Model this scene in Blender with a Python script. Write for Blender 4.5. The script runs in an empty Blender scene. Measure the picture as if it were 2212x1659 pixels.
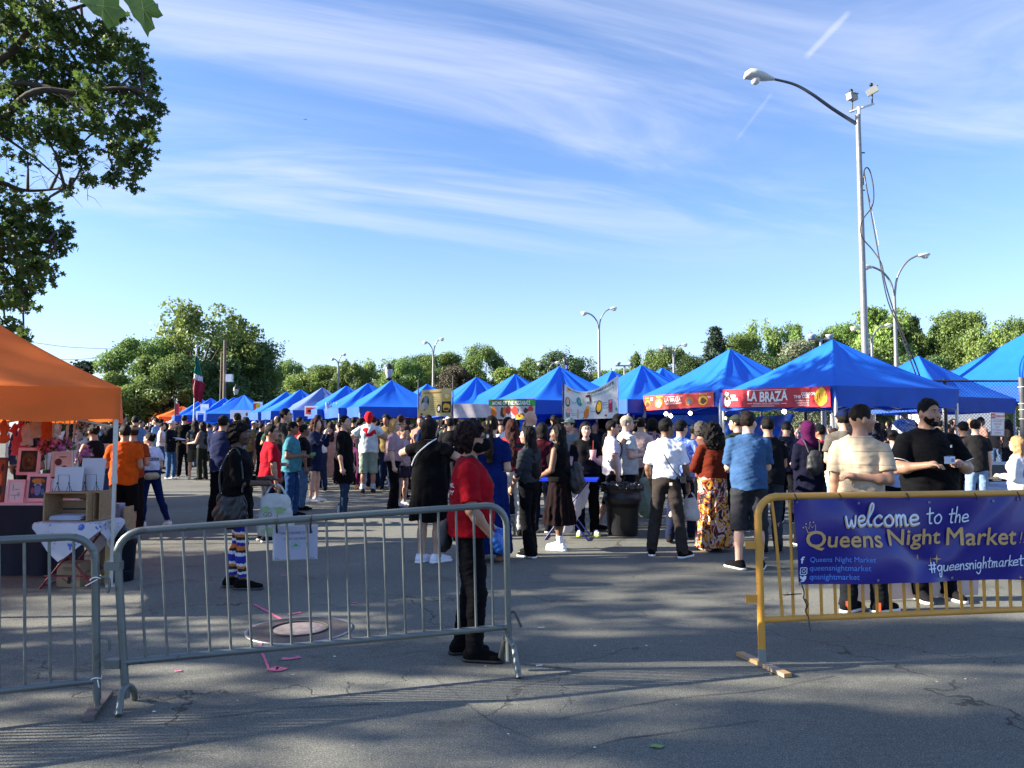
import bpy, bmesh, math, random
import numpy as np
from mathutils import Vector, Matrix, noise as mnoise
R = math.radians
random.seed(7); RNG = np.random.default_rng(7)
SC = bpy.context.scene
COL = SC.collection

# ------------------------------------------------------------------ camera
F_PX, HZ, CAM_H = 1661.0, 925.0, 1.52        # focal length and horizon row measured on a 2212 px wide copy
PITCH = math.atan((HZ - 829.5) / F_PX)
cam_d = bpy.data.cameras.new('camera'); cam = bpy.data.objects.new('camera', cam_d); COL.objects.link(cam)
cam_d.sensor_width = 36.0; cam_d.lens = 36.0 * F_PX / 2212.0
cam_d.clip_start = 0.05; cam_d.clip_end = 12000
cam.location = (0, 0, CAM_H); cam.rotation_euler = (R(90) + PITCH, 0, 0)
SC.camera = cam

# ------------------------------------------------------------------ light
SUN_EL, SUN_AZ = 24.0, -93.0                 # azimuth clockwise from +Y: the sun stands to the left
world = bpy.data.worlds.new("World"); SC.world = world; world.use_nodes = True
def build_world():
    nt = world.node_tree; N = nt.nodes; L = nt.links; N.clear()
    out = N.new('ShaderNodeOutputWorld'); bg = N.new('ShaderNodeBackground')
    sky = N.new('ShaderNodeTexSky'); sky.sky_type = 'NISHITA'; sky.sun_disc = False
    sky.sun_elevation = R(SUN_EL); sky.sun_rotation = R(SUN_AZ); sky.altitude = 20
    sky.air_density = 1.0; sky.dust_density = 0.3; sky.ozone_density = 3.0
    tint = N.new('ShaderNodeMix'); tint.data_type = 'RGBA'; tint.blend_type = 'MULTIPLY'; tint.inputs[0].default_value = 1
    tint.inputs[7].default_value = (0.87, 0.95, 1.15, 1)
    L.new(sky.outputs[0], tint.inputs[6])
    tc = N.new('ShaderNodeTexCoord'); sep = N.new('ShaderNodeSeparateXYZ'); L.new(tc.outputs['Generated'], sep.inputs[0])
    def M(op, a, b=None, c=None):
        n = N.new('ShaderNodeMath'); n.operation = op
        for i, v in enumerate((a, b, c)):
            if v is None: continue
            if isinstance(v, (int, float)): n.inputs[i].default_value = v
            else: L.new(v, n.inputs[i])
        return n.outputs[0]
    zc = M('MAXIMUM', sep.outputs[2], 0.02)
    zz = M('ADD', zc, 0.12)
    u = M('DIVIDE', sep.outputs[0], zz); v = M('DIVIDE', sep.outputs[1], zz)
    # the streaks run left to right and rise a little to the left
    uu = M('ADD', M('MULTIPLY', u, 0.95), M('MULTIPLY', v, 0.30)); vv = M('SUBTRACT', M('MULTIPLY', v, 0.95), M('MULTIPLY', u, 0.30))
    comb = N.new('ShaderNodeCombineXYZ'); L.new(M('MULTIPLY', uu, 0.55), comb.inputs[0]); L.new(M('MULTIPLY', vv, 1.9), comb.inputs[1]); comb.inputs[2].default_value = 3.4
    n1 = N.new('ShaderNodeTexNoise'); n1.inputs['Scale'].default_value = 1.0; n1.inputs['Detail'].default_value = 9; n1.inputs['Roughness'].default_value = 0.58; n1.inputs['Distortion'].default_value = 1.3
    L.new(comb.outputs[0], n1.inputs['Vector'])
    comb2 = N.new('ShaderNodeCombineXYZ'); L.new(M('MULTIPLY', u, 0.35), comb2.inputs[0]); L.new(M('MULTIPLY', v, 0.45), comb2.inputs[1]); comb2.inputs[2].default_value = 11.3
    n2 = N.new('ShaderNodeTexNoise'); n2.inputs['Scale'].default_value = 1.0; n2.inputs['Detail'].default_value = 4
    L.new(comb2.outputs[0], n2.inputs['Vector'])
    r1 = N.new('ShaderNodeMapRange'); r1.interpolation_type = 'SMOOTHERSTEP'; r1.inputs[1].default_value = 0.34; r1.inputs[2].default_value = 0.78; L.new(n1.outputs[0], r1.inputs[0])
    r2 = N.new('ShaderNodeMapRange'); r2.interpolation_type = 'SMOOTHSTEP'; r2.inputs[1].default_value = 0.26; r2.inputs[2].default_value = 0.56; L.new(n2.outputs[0], r2.inputs[0])
    hi = N.new('ShaderNodeMapRange'); hi.interpolation_type = 'SMOOTHSTEP'; hi.inputs[1].default_value = 0.16; hi.inputs[2].default_value = 0.34; L.new(sep.outputs[2], hi.inputs[0])
    cl = M('MULTIPLY', M('MULTIPLY', r1.outputs[0], r2.outputs[0]), M('MULTIPLY', hi.outputs[0], 0.72))
    # thin contrails: distance to an arc in the (x, z)/y plane
    px = M('DIVIDE', sep.outputs[0], M('MAXIMUM', sep.outputs[1], 0.05)); pz = M('DIVIDE', sep.outputs[2], M('MAXIMUM', sep.outputs[1], 0.05))
    def trail(x0, z0, x1, z1, w, strength):
        dx, dz = x1 - x0, z1 - z0; ll = dx * dx + dz * dz; ln = math.sqrt(ll)
        ax = M('SUBTRACT', px, x0); az = M('SUBTRACT', pz, z0)
        t = M('DIVIDE', M('ADD', M('MULTIPLY', ax, dx), M('MULTIPLY', az, dz)), ll)
        d = M('ABSOLUTE', M('DIVIDE', M('SUBTRACT', M('MULTIPLY', ax, dz), M('MULTIPLY', az, dx)), ln))
        d = M('SUBTRACT', d, M('MULTIPLY', M('SUBTRACT', n1.outputs[0], 0.5), 0.014))
        g = N.new('ShaderNodeMapRange'); g.interpolation_type = 'SMOOTHSTEP'; g.inputs[1].default_value = w; g.inputs[2].default_value = 0; L.new(M('ABSOLUTE', d), g.inputs[0])
        e = N.new('ShaderNodeMapRange'); e.interpolation_type = 'SMOOTHSTEP'; e.inputs[1].default_value = 0.5; e.inputs[2].default_value = 0.35; L.new(M('ABSOLUTE', M('SUBTRACT', t, 0.5)), e.inputs[0])
        return M('MULTIPLY', M('MULTIPLY', g.outputs[0], e.outputs[0]), strength)
    def zx(pxl, pyl):
        a, b = (pxl - 1106) / F_PX, (829.5 - pyl) / F_PX; c, s = math.cos(PITCH), math.sin(PITCH)
        return a / (c - s * b), (s + c * b) / (c - s * b)
    t1 = trail(*zx(1735, 130), *zx(1840, 20), 0.0055, 0.30); t2 = trail(*zx(1585, 310), *zx(1672, 195), 0.0045, 0.14)
    cl = M('MINIMUM', M('ADD', cl, M('ADD', t1, t2)), 1.0)
    # pale haze towards the horizon
    hz = N.new('ShaderNodeMapRange'); hz.interpolation_type = 'SMOOTHSTEP'; hz.inputs[1].default_value = 0.30; hz.inputs[2].default_value = -0.02; hz.inputs[4].default_value = 0.42; L.new(sep.outputs[2], hz.inputs[0])
    mixh = N.new('ShaderNodeMix'); mixh.data_type = 'RGBA'; L.new(hz.outputs[0], mixh.inputs[0]); L.new(tint.outputs[2], mixh.inputs[6]); mixh.inputs[7].default_value = (3.3, 3.8, 4.9, 1)
    mix = N.new('ShaderNodeMix'); mix.data_type = 'RGBA'; L.new(cl, mix.inputs[0]); L.new(mixh.outputs[2], mix.inputs[6]); mix.inputs[7].default_value = (3.7, 4.0, 4.9, 1)
    L.new(mix.outputs[2], bg.inputs[0]); bg.inputs[1].default_value = 0.068
    L.new(bg.outputs[0], out.inputs[0])
build_world()
sun_d = bpy.data.lights.new('sun', 'SUN'); sun_d.energy = 5.0; sun_d.angle = R(0.53); sun_d.color = (1.0, 0.89, 0.74)
sun = bpy.data.objects.new('sun', sun_d); COL.objects.link(sun)
az = R(SUN_AZ); sdir = Vector((math.sin(az) * math.cos(R(SUN_EL)), math.cos(az) * math.cos(R(SUN_EL)), math.sin(R(SUN_EL))))
sun.rotation_euler = sdir.to_track_quat('Z', 'Y').to_euler(); sun.location = sdir * 50
SC.view_settings.view_transform = 'Standard'; SC.view_settings.look = 'None'; SC.view_settings.gamma = 1; SC.view_settings.use_curve_mapping = False
SC.view_settings.exposure = 1.88
SC.cycles.max_bounces = 7; SC.cycles.transparent_max_bounces = 12; SC.cycles.diffuse_bounces = 3; SC.cycles.caustics_reflective = False; SC.cycles.caustics_refractive = False

# ------------------------------------------------------------------ placing
def ray(px, py):
    a, b = (px - 1106) / F_PX, (829.5 - py) / F_PX
    c, s = math.cos(PITCH), math.sin(PITCH)
    return Vector((a, c - s * b, s + c * b))
def at(px, py, Y):
    r = ray(px, py); return Vector((0, 0, CAM_H)) + r * (Y / r.y)
def G(px, py):
    r = ray(px, py); return Vector((0, 0, CAM_H)) + r * (CAM_H / -r.z)

# ------------------------------------------------------------------ materials
MATS = {}
def mat(name, col, rough=0.7, var=0.12, vs=8.0, bump=0.0, bs=60.0, metal=0.0, transl=0.0, emit=0.0, coat=0.0, stretch=None, spec=None, objrand=0.0, alpha=None):
    if name in MATS: return MATS[name]
    m = bpy.data.materials.new(name); m.use_nodes = True; MATS[name] = m
    nt = m.node_tree; N = nt.nodes; L = nt.links
    b = N['Principled BSDF']; out = N['Material Output']
    b.inputs['Roughness'].default_value = rough; b.inputs['Metallic'].default_value = metal
    if spec is not None: b.inputs['Specular IOR Level'].default_value = spec
    if coat: b.inputs['Coat Weight'].default_value = coat
    tc = N.new('ShaderNodeTexCoord'); vec = tc.outputs['Object']
    if stretch:
        mp = N.new('ShaderNodeMapping'); mp.inputs['Scale'].default_value = stretch; L.new(vec, mp.inputs[0]); vec = mp.outputs[0]
    nz = N.new('ShaderNodeTexNoise'); nz.inputs['Scale'].default_value = vs; nz.inputs['Detail'].default_value = 5; nz.inputs['Roughness'].default_value = 0.6
    L.new(vec, nz.inputs['Vector'])
    rmp = N.new('ShaderNodeMapRange'); rmp.inputs[1].default_value = 0.3; rmp.inputs[2].default_value = 0.7
    rmp.inputs[3].default_value = 1 - var; rmp.inputs[4].default_value = 1 + var
    L.new(nz.outputs[0], rmp.inputs[0])
    mx = N.new('ShaderNodeMix'); mx.data_type = 'RGBA'; mx.blend_type = 'MULTIPLY'; mx.inputs[0].default_value = 1
    mx.inputs[6].default_value = (*col, 1); L.new(rmp.outputs[0], mx.inputs[7])
    csock = mx.outputs[2]
    if objrand:
        oi = N.new('ShaderNodeObjectInfo'); hs = N.new('ShaderNodeHueSaturation')
        r3 = N.new('ShaderNodeMapRange'); r3.inputs[3].default_value = 1 - objrand; r3.inputs[4].default_value = 1 + objrand; L.new(oi.outputs['Random'], r3.inputs[0]); L.new(r3.outputs[0], hs.inputs['Value'])
        r4 = N.new('ShaderNodeMapRange'); r4.inputs[3].default_value = 0.5 - objrand * 0.06; r4.inputs[4].default_value = 0.5 + objrand * 0.04; L.new(oi.outputs['Random'], r4.inputs[0]); L.new(r4.outputs[0], hs.inputs['Hue'])
        L.new(csock, hs.inputs['Color']); csock = hs.outputs[0]
    L.new(csock, b.inputs['Base Color'])
    if bump:
        n2 = N.new('ShaderNodeTexNoise'); n2.inputs['Scale'].default_value = bs; n2.inputs['Detail'].default_value = 4; L.new(vec, n2.inputs['Vector'])
        bp = N.new('ShaderNodeBump'); bp.inputs['Strength'].default_value = bump; bp.inputs['Distance'].default_value = 0.01; L.new(n2.outputs[0], bp.inputs['Height']); L.new(bp.outputs[0], b.inputs['Normal'])
    if emit:
        L.new(csock, b.inputs['Emission Color']); b.inputs['Emission Strength'].default_value = emit
    if alpha is not None: b.inputs['Alpha'].default_value = alpha
    if transl:
        tr = N.new('ShaderNodeBsdfTranslucent'); L.new(csock, tr.inputs[0]); ms = N.new('ShaderNodeMixShader'); ms.inputs[0].default_value = transl
        L.new(b.outputs[0], ms.inputs[1]); L.new(tr.outputs[0], ms.inputs[2]); L.new(ms.outputs[0], out.inputs[0])
    return m
def hexc(h):
    h = h.lstrip('#'); v = [int(h[i:i+2], 16) / 255 for i in (0, 2, 4)]
    return tuple(x / 12.92 if x <= 0.04045 else ((x + 0.055) / 1.055) ** 2.4 for x in v)
def cloth(h, **k):
    d = dict(rough=0.9, var=0.2, vs=11, bump=0.6, bs=24, spec=.12); d.update(k)
    return mat('cloth_' + h, hexc(h), **d)
def paint(h, **k):
    d = dict(rough=0.45, var=0.06, vs=5); d.update(k)
    return mat('paint_' + h + str(k.get('rough', '')), hexc(h), **d)

# ------------------------------------------------------------------ mesh helpers
def np_mesh(name, V, Fq, smooth=True):
    """V (n,3), Fq (m,k) with constant k"""
    me = bpy.data.meshes.new(name); V = np.ascontiguousarray(V, dtype=np.float32); Fq = np.ascontiguousarray(Fq, dtype=np.int32)
    k = Fq.shape[1]; m = len(Fq)
    me.vertices.add(len(V)); me.vertices.foreach_set('co', V.ravel())
    me.loops.add(m * k); me.loops.foreach_set('vertex_index', Fq.ravel())
    me.polygons.add(m); me.polygons.foreach_set('loop_start', np.arange(0, m * k, k, dtype=np.int32))
    try: me.polygons.foreach_set('loop_total', np.full(m, k, dtype=np.int32))
    except Exception: pass
    me.update(calc_edges=True)
    if smooth: me.polygons.foreach_set('use_smooth', np.ones(m, dtype=bool))
    return me
class MB:
    def __init__(s): s.v = []; s.f = []; s.sm = []
    def add(s, vs, fs, smooth=False):
        o = len(s.v); s.v += [tuple(v) for v in vs]; s.f += [tuple(i + o for i in f) for f in fs]; s.sm += [smooth] * len(fs); return s
    def box(s, c, d, rot=0, M=None):
        hx, hy, hz = d[0] / 2, d[1] / 2, d[2] / 2; cr, sr = math.cos(rot), math.sin(rot); vs = []
        for z in (-hz, hz):
            for x, y in ((-hx, -hy), (hx, -hy), (hx, hy), (-hx, hy)):
                p = Vector((x * cr - y * sr, x * sr + y * cr, z))
                if M is not None: p = M @ p
                vs.append((c[0] + p.x, c[1] + p.y, c[2] + p.z))
        return s.add(vs, [(3, 2, 1, 0), (4, 5, 6, 7), (0, 1, 5, 4), (1, 2, 6, 5), (2, 3, 7, 6), (3, 0, 4, 7)])
    def tube(s, pts, r, n=8, caps=True, closed=False):
        pts = [Vector(p) for p in pts]; rr = r if isinstance(r, (list, tuple)) else [r] * len(pts); vs = []; fs = []
        up = None; m = len(pts)
        for i, p in enumerate(pts):
            a = pts[(i - 1) % m] if closed else pts[max(i - 1, 0)]; b = pts[(i + 1) % m] if closed else pts[min(i + 1, m - 1)]
            t = (b - a)
            if t.length < 1e-9: t = Vector((0, 0, 1))
            t.normalize()
            if up is None: up = Vector((0, 0, 1)) if abs(t.z) < 0.9 else Vector((1, 0, 0))
            sd = t.cross(up)
            if sd.length < 1e-6: sd = t.orthogonal()
            sd.normalize(); up = sd.cross(t).normalized()
            for k in range(n):
                a_ = 2 * math.pi * k / n; vs.append(p + (sd * math.cos(a_) + up * math.sin(a_)) * rr[i])
        for i in range(m if closed else m - 1):
            j = (i + 1) % m
            for k in range(n): fs.append((i * n + k, i * n + (k + 1) % n, j * n + (k + 1) % n, j * n + k))
        s.add(vs, fs, True)
        if caps and not closed: s.add(vs[:n], [tuple(range(n))[::-1]]); s.add(vs[-n:], [tuple(range(n))])
        return s
    def lathe(s, prof, c=(0, 0, 0), n=24, smooth=True, sq=(1, 1)):
        vs = []; fs = []
        for r, z in prof:
            for k in range(n):
                a = 2 * math.pi * k / n; vs.append((c[0] + r * sq[0] * math.cos(a), c[1] + r * sq[1] * math.sin(a), c[2] + z))
        for i in range(len(prof) - 1):
            for k in range(n): fs.append((i * n + k, i * n + (k + 1) % n, (i + 1) * n + (k + 1) % n, (i + 1) * n + k))
        return s.add(vs, fs, smooth)
    def ball(s, c, r, n=14, M=None):
        r = r if isinstance(r, (tuple, list)) else (r, r, r); vs = []; fs = []; m = max(n // 2, 4)
        for i in range(m + 1):
            th = math.pi * i / m
            for k in range(n):
                a = 2 * math.pi * k / n; p = Vector((r[0] * math.sin(th) * math.cos(a), r[1] * math.sin(th) * math.sin(a), -r[2] * math.cos(th)))
                if M is not None: p = M @ p
                vs.append((c[0] + p.x, c[1] + p.y, c[2] + p.z))
        for i in range(m):
            for k in range(n): fs.append((i * n + k, i * n + (k + 1) % n, (i + 1) * n + (k + 1) % n, (i + 1) * n + k))
        return s.add(vs, fs, True)
    def build(s, name, m, parent=None, **tags):
        me = bpy.data.meshes.new(name); me.from_pydata(s.v, [], s.f); me.polygons.foreach_set('use_smooth', s.sm)
        me.validate(); me.update()
        return link(name, me, m, parent, **tags)
def link(name, me, m, parent=None, label=None, cat=None, group=None, kind=None, loc=None, rz=0):
    o = bpy.data.objects.new(name, me); COL.objects.link(o)
    if m is not None and me is not None and hasattr(me, 'materials'): me.materials.append(m)
    if parent is not None: o.parent = parent
    if loc is not None: o.location = loc
    if rz: o.rotation_euler = (0, 0, rz)
    if label: o['label'] = label
    if cat: o['category'] = cat
    if group: o['group'] = group
    if kind: o['kind'] = kind
    return o
def thing(name, label, cat, loc=(0, 0, 0), rz=0, group=None):
    return link(name, None, None, None, label, cat, group, None, loc, rz)
def copy_tree(o, parent=None):
    c = o.copy(); COL.objects.link(c); c.parent = parent
    for ch in [k for k in o.children]: copy_tree(ch, c)
    return c

# ------------------------------------------------------------------ lettering
_TXT = {}
def txt(s, bold=0.0):
    key = (s, bold)
    if key in _TXT: return _TXT[key]
    cu = bpy.data.curves.new('t', 'FONT'); cu.body = s; cu.size = 1; cu.offset = bold; cu.resolution_u = 3
    o = bpy.data.objects.new('t', cu); COL.objects.link(o)
    dg = bpy.context.evaluated_depsgraph_get(); me = bpy.data.meshes.new_from_object(o.evaluated_get(dg))
    V = np.zeros(len(me.vertices) * 3, np.float32); me.vertices.foreach_get('co', V); V = V.reshape(-1, 3)
    fs = [tuple(p.vertices) for p in me.polygons]
    bpy.data.objects.remove(o); bpy.data.curves.remove(cu); bpy.data.meshes.remove(me)
    lo, hi = V[:, :2].min(0), V[:, :2].max(0)
    _TXT[key] = ((V[:, :2] - lo) / (hi - lo), fs, (hi - lo))
    return _TXT[key]
def catmull(pts, n=6, closed=False):
    P = [Vector(p) for p in pts]; out = []; m = len(P)
    rng = range(m) if closed else range(m - 1)
    for i in rng:
        p0 = P[(i - 1) % m] if closed or i > 0 else P[0]; p1 = P[i % m]; p2 = P[(i + 1) % m]; p3 = P[(i + 2) % m] if closed or i + 2 < m else P[-1]
        for k in range(n):
            t = k / n; out.append(0.5 * ((2 * p1) + (p2 - p0) * t + (2 * p0 - 5 * p1 + 4 * p2 - p3) * t * t + (3 * p1 - p0 - 3 * p2 + p3) * t ** 3))
    if not closed: out.append(P[-1])
    return out
class Plane:
    """a flat (or gently waved) sheet in space; everything printed on it is laid in its own coordinates"""
    def __init__(s, o, ux, uy, wave=None):
        s.o = Vector(o); s.ux = Vector(ux).normalized(); s.n = s.ux.cross(Vector(uy)).normalized(); s.uy = s.n.cross(s.ux).normalized(); s.wave = wave
    def hit(s, px, py):
        r = ray(px, py); c = Vector((0, 0, CAM_H)); t = (s.o - c).dot(s.n) / r.dot(s.n); p = c + r * t - s.o
        return p.dot(s.ux), p.dot(s.uy)
    def p(s, u, v, off=0.0):
        w = s.wave(u, v) if s.wave else 0.0
        return s.o + s.ux * u + s.uy * v + s.n * (off + w)
    def sheet(s, name, m, u0, v0, u1, v1, nu=1, nv=1, off=0.0, parent=None, th=0.0, edge=None, **k):
        V = []; Fc = []
        for j in range(nv + 1):
            for i in range(nu + 1):
                a, b = i / nu, j / nv; u = u0 + (u1 - u0) * a; v = v0 + (v1 - v0) * b
                if edge: u, v = edge(a, b, u, v)
                V.append(s.p(u, v, off))
        for j in range(nv):
            for i in range(nu): q = j * (nu + 1) + i; Fc.append((q, q + 1, q + nu + 2, q + nu + 1))
        mb = MB(); mb.add(V, Fc, nu > 1)
        if th:
            mb.add([p - s.n * th for p in V], [f[::-1] for f in Fc], nu > 1)
            n1 = (nu + 1) * (nv + 1); ring = list(range(nu + 1)) + [j * (nu + 1) + nu for j in range(1, nv + 1)] + [nv * (nu + 1) + i for i in range(nu - 1, -1, -1)] + [j * (nu + 1) for j in range(nv - 1, 0, -1)]
            A = [V[i] for i in ring]; B = [V[i] - s.n * th for i in ring]; k_ = len(ring)
            mb.add(A + B, [(i, i + k_, (i + 1) % k_ + k_, (i + 1) % k_) for i in range(k_)])
        return mb.build(name, m, parent, **k)
    def text(s, string, m, u0, v0, u1, v1, off=0.004, bold=0.0, parent=None, name='lettering', slope=0.0, curve=None, mirror=False):
        V, fs, _ = txt(string, bold); mb = MB(); out = []
        for x, y in V:
            if mirror: x = 1 - x
            u = u0 + (u1 - u0) * x; v = v0 + (v1 - v0) * y + slope * (u - u0)
            if curve: v += curve(x)
            out.append(s.p(u, v, off))
        mb.add(out, fs); return mb.build(name, m, parent)
    def poly(s, pts, m, off=0.003, parent=None, name='print', mb=None):
        own = mb is None; mb = mb or MB(); mb.add([s.p(u, v, off) for u, v in pts], [tuple(range(len(pts)))])
        return mb.build(name, m, parent) if own else mb
    def ell(s, u, v, ru, rv, m=None, off=0.003, parent=None, name='print', mb=None, n=22, rot=0, jit=0.0):
        pts = []
        for k in range(n):
            a = 2 * math.pi * k / n; q = 1 + jit * math.sin(3 * a + u * 9) * 0.5 + jit * math.sin(5 * a + v * 7) * 0.5
            x, y = ru * q * math.cos(a), rv * q * math.sin(a); pts.append((u + x * math.cos(rot) - y * math.sin(rot), v + x * math.sin(rot) + y * math.cos(rot)))
        return s.poly(pts, m, off, parent, name, mb)
    def strokes(s, lines, m, w, off=0.004, parent=None, name='lettering', smooth=True, fat=None):
        mb = MB()
        for ln in lines:
            P = catmull([Vector((a, b, 0)) for a, b in ln], 5) if smooth and len(ln) > 2 else [Vector((a, b, 0)) for a, b in ln]
            L_, R_ = [], []
            for i, p in enumerate(P):
                t = (P[min(i + 1, len(P) - 1)] - P[max(i - 1, 0)])
                if t.length < 1e-9: t = Vector((1, 0, 0))
                t.normalize(); q = Vector((-t.y, t.x, 0)); ww = w / 2
                L_.append(s.p(p.x + q.x * ww, p.y + q.y * ww, off)); R_.append(s.p(p.x - q.x * ww, p.y - q.y * ww, off))
            k = len(P); mb.add(L_ + R_, [(i, i + k, i + k + 1, i + 1) for i in range(k - 1)])
            for e in (P[0], P[-1]):
                mb.add([s.p(e.x + w / 2 * math.cos(a * math.pi / 4), e.y + w / 2 * math.sin(a * math.pi / 4), off + 0.0003) for a in range(8)], [tuple(range(8))])
        return mb.build(name, m, parent)
# ================================================================== ground
def ground_material():
    m = bpy.data.materials.new('asphalt'); m.use_nodes = True; nt = m.node_tree; N = nt.nodes; L = nt.links; b = N['Principled BSDF']
    b.inputs['Roughness'].default_value = 0.88; b.inputs['Specular IOR Level'].default_value = 0.18
    geo = N.new('ShaderNodeNewGeometry'); pos = geo.outputs['Position']
    def noise(sc, det=4, rough=0.6, dist=0.0, vec=pos):
        n = N.new('ShaderNodeTexNoise'); n.inputs['Scale'].default_value = sc; n.inputs['Detail'].default_value = det; n.inputs['Roughness'].default_value = rough; n.inputs['Distortion'].default_value = dist; L.new(vec, n.inputs['Vector']); return n
    def mr(x, a, b_, c=0.0, d=1.0, sm=False):
        n = N.new('ShaderNodeMapRange'); n.inputs[1].default_value = a; n.inputs[2].default_value = b_; n.inputs[3].default_value = c; n.inputs[4].default_value = d
        if sm: n.interpolation_type = 'SMOOTHSTEP'
        L.new(x, n.inputs[0]); return n.outputs[0]
    def M(op, x, y):
        n = N.new('ShaderNodeMath'); n.operation = op
        for i, v in enumerate((x, y)):
            if isinstance(v, (int, float)): n.inputs[i].default_value = v
            else: L.new(v, n.inputs[i])
        return n.outputs[0]
    grain = noise(120, 4, 0.8); mid = noise(26, 5, 0.75); big = noise(0.45, 4, 0.55, 0.6)
    base = N.new('ShaderNodeValToRGB'); L.new(grain.outputs[0], base.inputs[0]); e = base.color_ramp.elements
    e[0].position = 0.30; e[0].color = (0.042, 0.045, 0.042, 1); e[1].position = 0.72; e[1].color = (0.43, 0.43, 0.38, 1)
    k = base.color_ramp.elements.new(0.52); k.color = (0.140, 0.145, 0.127, 1)
    val = M('MULTIPLY', mr(big.outputs[0], 0.3, 0.7, 0.84, 1.14), mr(mid.outputs[0], 0.3, 0.7, 0.78, 1.22))
    # cracks: edges of large, bent cells, only where a second noise lets them through
    wob = noise(0.7, 5, 0.62); add = N.new('ShaderNodeMix'); add.data_type = 'VECTOR' ; add.inputs[0].default_value = 1
    vm = N.new('ShaderNodeVectorMath'); vm.operation = 'MULTIPLY_ADD'; L.new(wob.outputs['Color'], vm.inputs[0]); vm.inputs[1].default_value = (1.5, 1.5, 0); L.new(pos, vm.inputs[2])
    def cracks(sc, w, off):
        mp = N.new('ShaderNodeMapping'); mp.inputs['Location'].default_value = off; L.new(vm.outputs[0], mp.inputs[0])
        v = N.new('ShaderNodeTexVoronoi'); v.feature = 'DISTANCE_TO_EDGE'; v.inputs['Scale'].default_value = sc; L.new(mp.outputs[0], v.inputs['Vector'])
        return mr(v.outputs['Distance'], w * 0.35, w, 1.0, 0.0)
    gate = noise(0.55, 3, 0.5)
    c1 = M('MULTIPLY', cracks(0.38, 0.0030, (3.1, 1.7, 0)), mr(gate.outputs[0], 0.42, 0.56, 0.0, 1.0))
    c2 = M('MULTIPLY', cracks(1.25, 0.008, (7.3, 2.9, 0)), mr(gate.outputs[0], 0.60, 0.67, 0.0, 0.7))
    ck = M('MAXIMUM', c1, c2)
    val = M('MULTIPLY', val, mr(ck, 0, 1, 1.0, 0.45))
    st = noise(1.7, 5, 0.6, 0.8); val = M('MULTIPLY', val, mr(st.outputs[0], 0.56, 0.70, 1.0, 0.76, True))
    sp = noise(2.6, 3, 0.5, 0.4); val = M('MULTIPLY', val, mr(sp.outputs[0], 0.60, 0.74, 1.0, 1.16, True))
    fl = noise(11, 2, 0.5); val = M('MULTIPLY', val, mr(fl.outputs[0], 0.73, 0.76, 1.0, 1.45))
    mx = N.new('ShaderNodeMix'); mx.data_type = 'RGBA'; mx.blend_type = 'MULTIPLY'; mx.inputs[0].default_value = 1; L.new(base.outputs[0], mx.inputs[6]); L.new(val, mx.inputs[7]); L.new(mx.outputs[2], b.inputs['Base Color'])
    bp = N.new('ShaderNodeBump'); bp.inputs['Strength'].default_value = 0.6; bp.inputs['Distance'].default_value = 0.004
    h = M('SUBTRACT', M('ADD', grain.outputs[0], M('MULTIPLY', mid.outputs[0], 0.6)), M('MULTIPLY', ck, 1.6)); L.new(h, bp.inputs['Height']); L.new(bp.outputs[0], b.inputs['Normal'])
    return m
ASPH = ground_material()
mb = MB(); mb.add([(-900, -300, 0), (900, -300, 0), (900, 1500, 0), (-900, 1500, 0)], [(0, 1, 2, 3)]); mb.build('ground', ASPH, None, kind='structure')
# a slightly darker newer strip of asphalt, its seam running across the lot
seam = [G(x, y) for x, y in ((0, 1268), (120, 1262), (262, 1256), (360, 1240), (480, 1236), (620, 1226), (760, 1212), (900, 1206))]
def seam_ribbon(pts, w, name, m):
    mb = MB(); P = catmull(pts, 8); Lp, Rp = [], []
    for i, p in enumerate(P):
        ww = w * (0.6 + 0.8 * mnoise.noise(Vector((p.x * 4, p.y * 4, 2)))) ; wob = 0.02 * mnoise.noise(Vector((p.x * 6, p.y * 6, 0)))
        Lp.append((p.x, p.y + wob + abs(ww), 0.004)); Rp.append((p.x, p.y + wob - abs(ww), 0.004))
    k = len(P); mb.add(Lp + Rp, [(i, i + k, i + k + 1, i + 1) for i in range(k - 1)]); return mb.build(name, m, None, kind='structure')
TAR = mat('tar', (0.05, 0.05, 0.05), 0.7, 0.3, 30)
for pts in (seam, [G(x, y) for x, y in ((0, 1620), (180, 1590), (420, 1556), (640, 1530), (820, 1522))],
            [G(x, y) for x, y in ((1190, 1556), (1330, 1530), (1480, 1508), (1650, 1490), (1800, 1460))],
            [G(x, y) for x, y in ((930, 1460), (985, 1500), (1040, 1545), (1110, 1580), (1160, 1600))],
            [G(x, y) for x, y in ((1225, 1640), (1330, 1600), (1480, 1578), (1640, 1560))],
            [G(x, y) for x, y in ((1050, 1290), (1120, 1262), (1230, 1256), (1400, 1240), (1560, 1244))],
            [G(x, y) for x, y in ((690, 1450), (760, 1432), (900, 1408), (960, 1408))]):
    seam_ribbon(pts, 0.0045, 'ground_seam', TAR)

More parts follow.
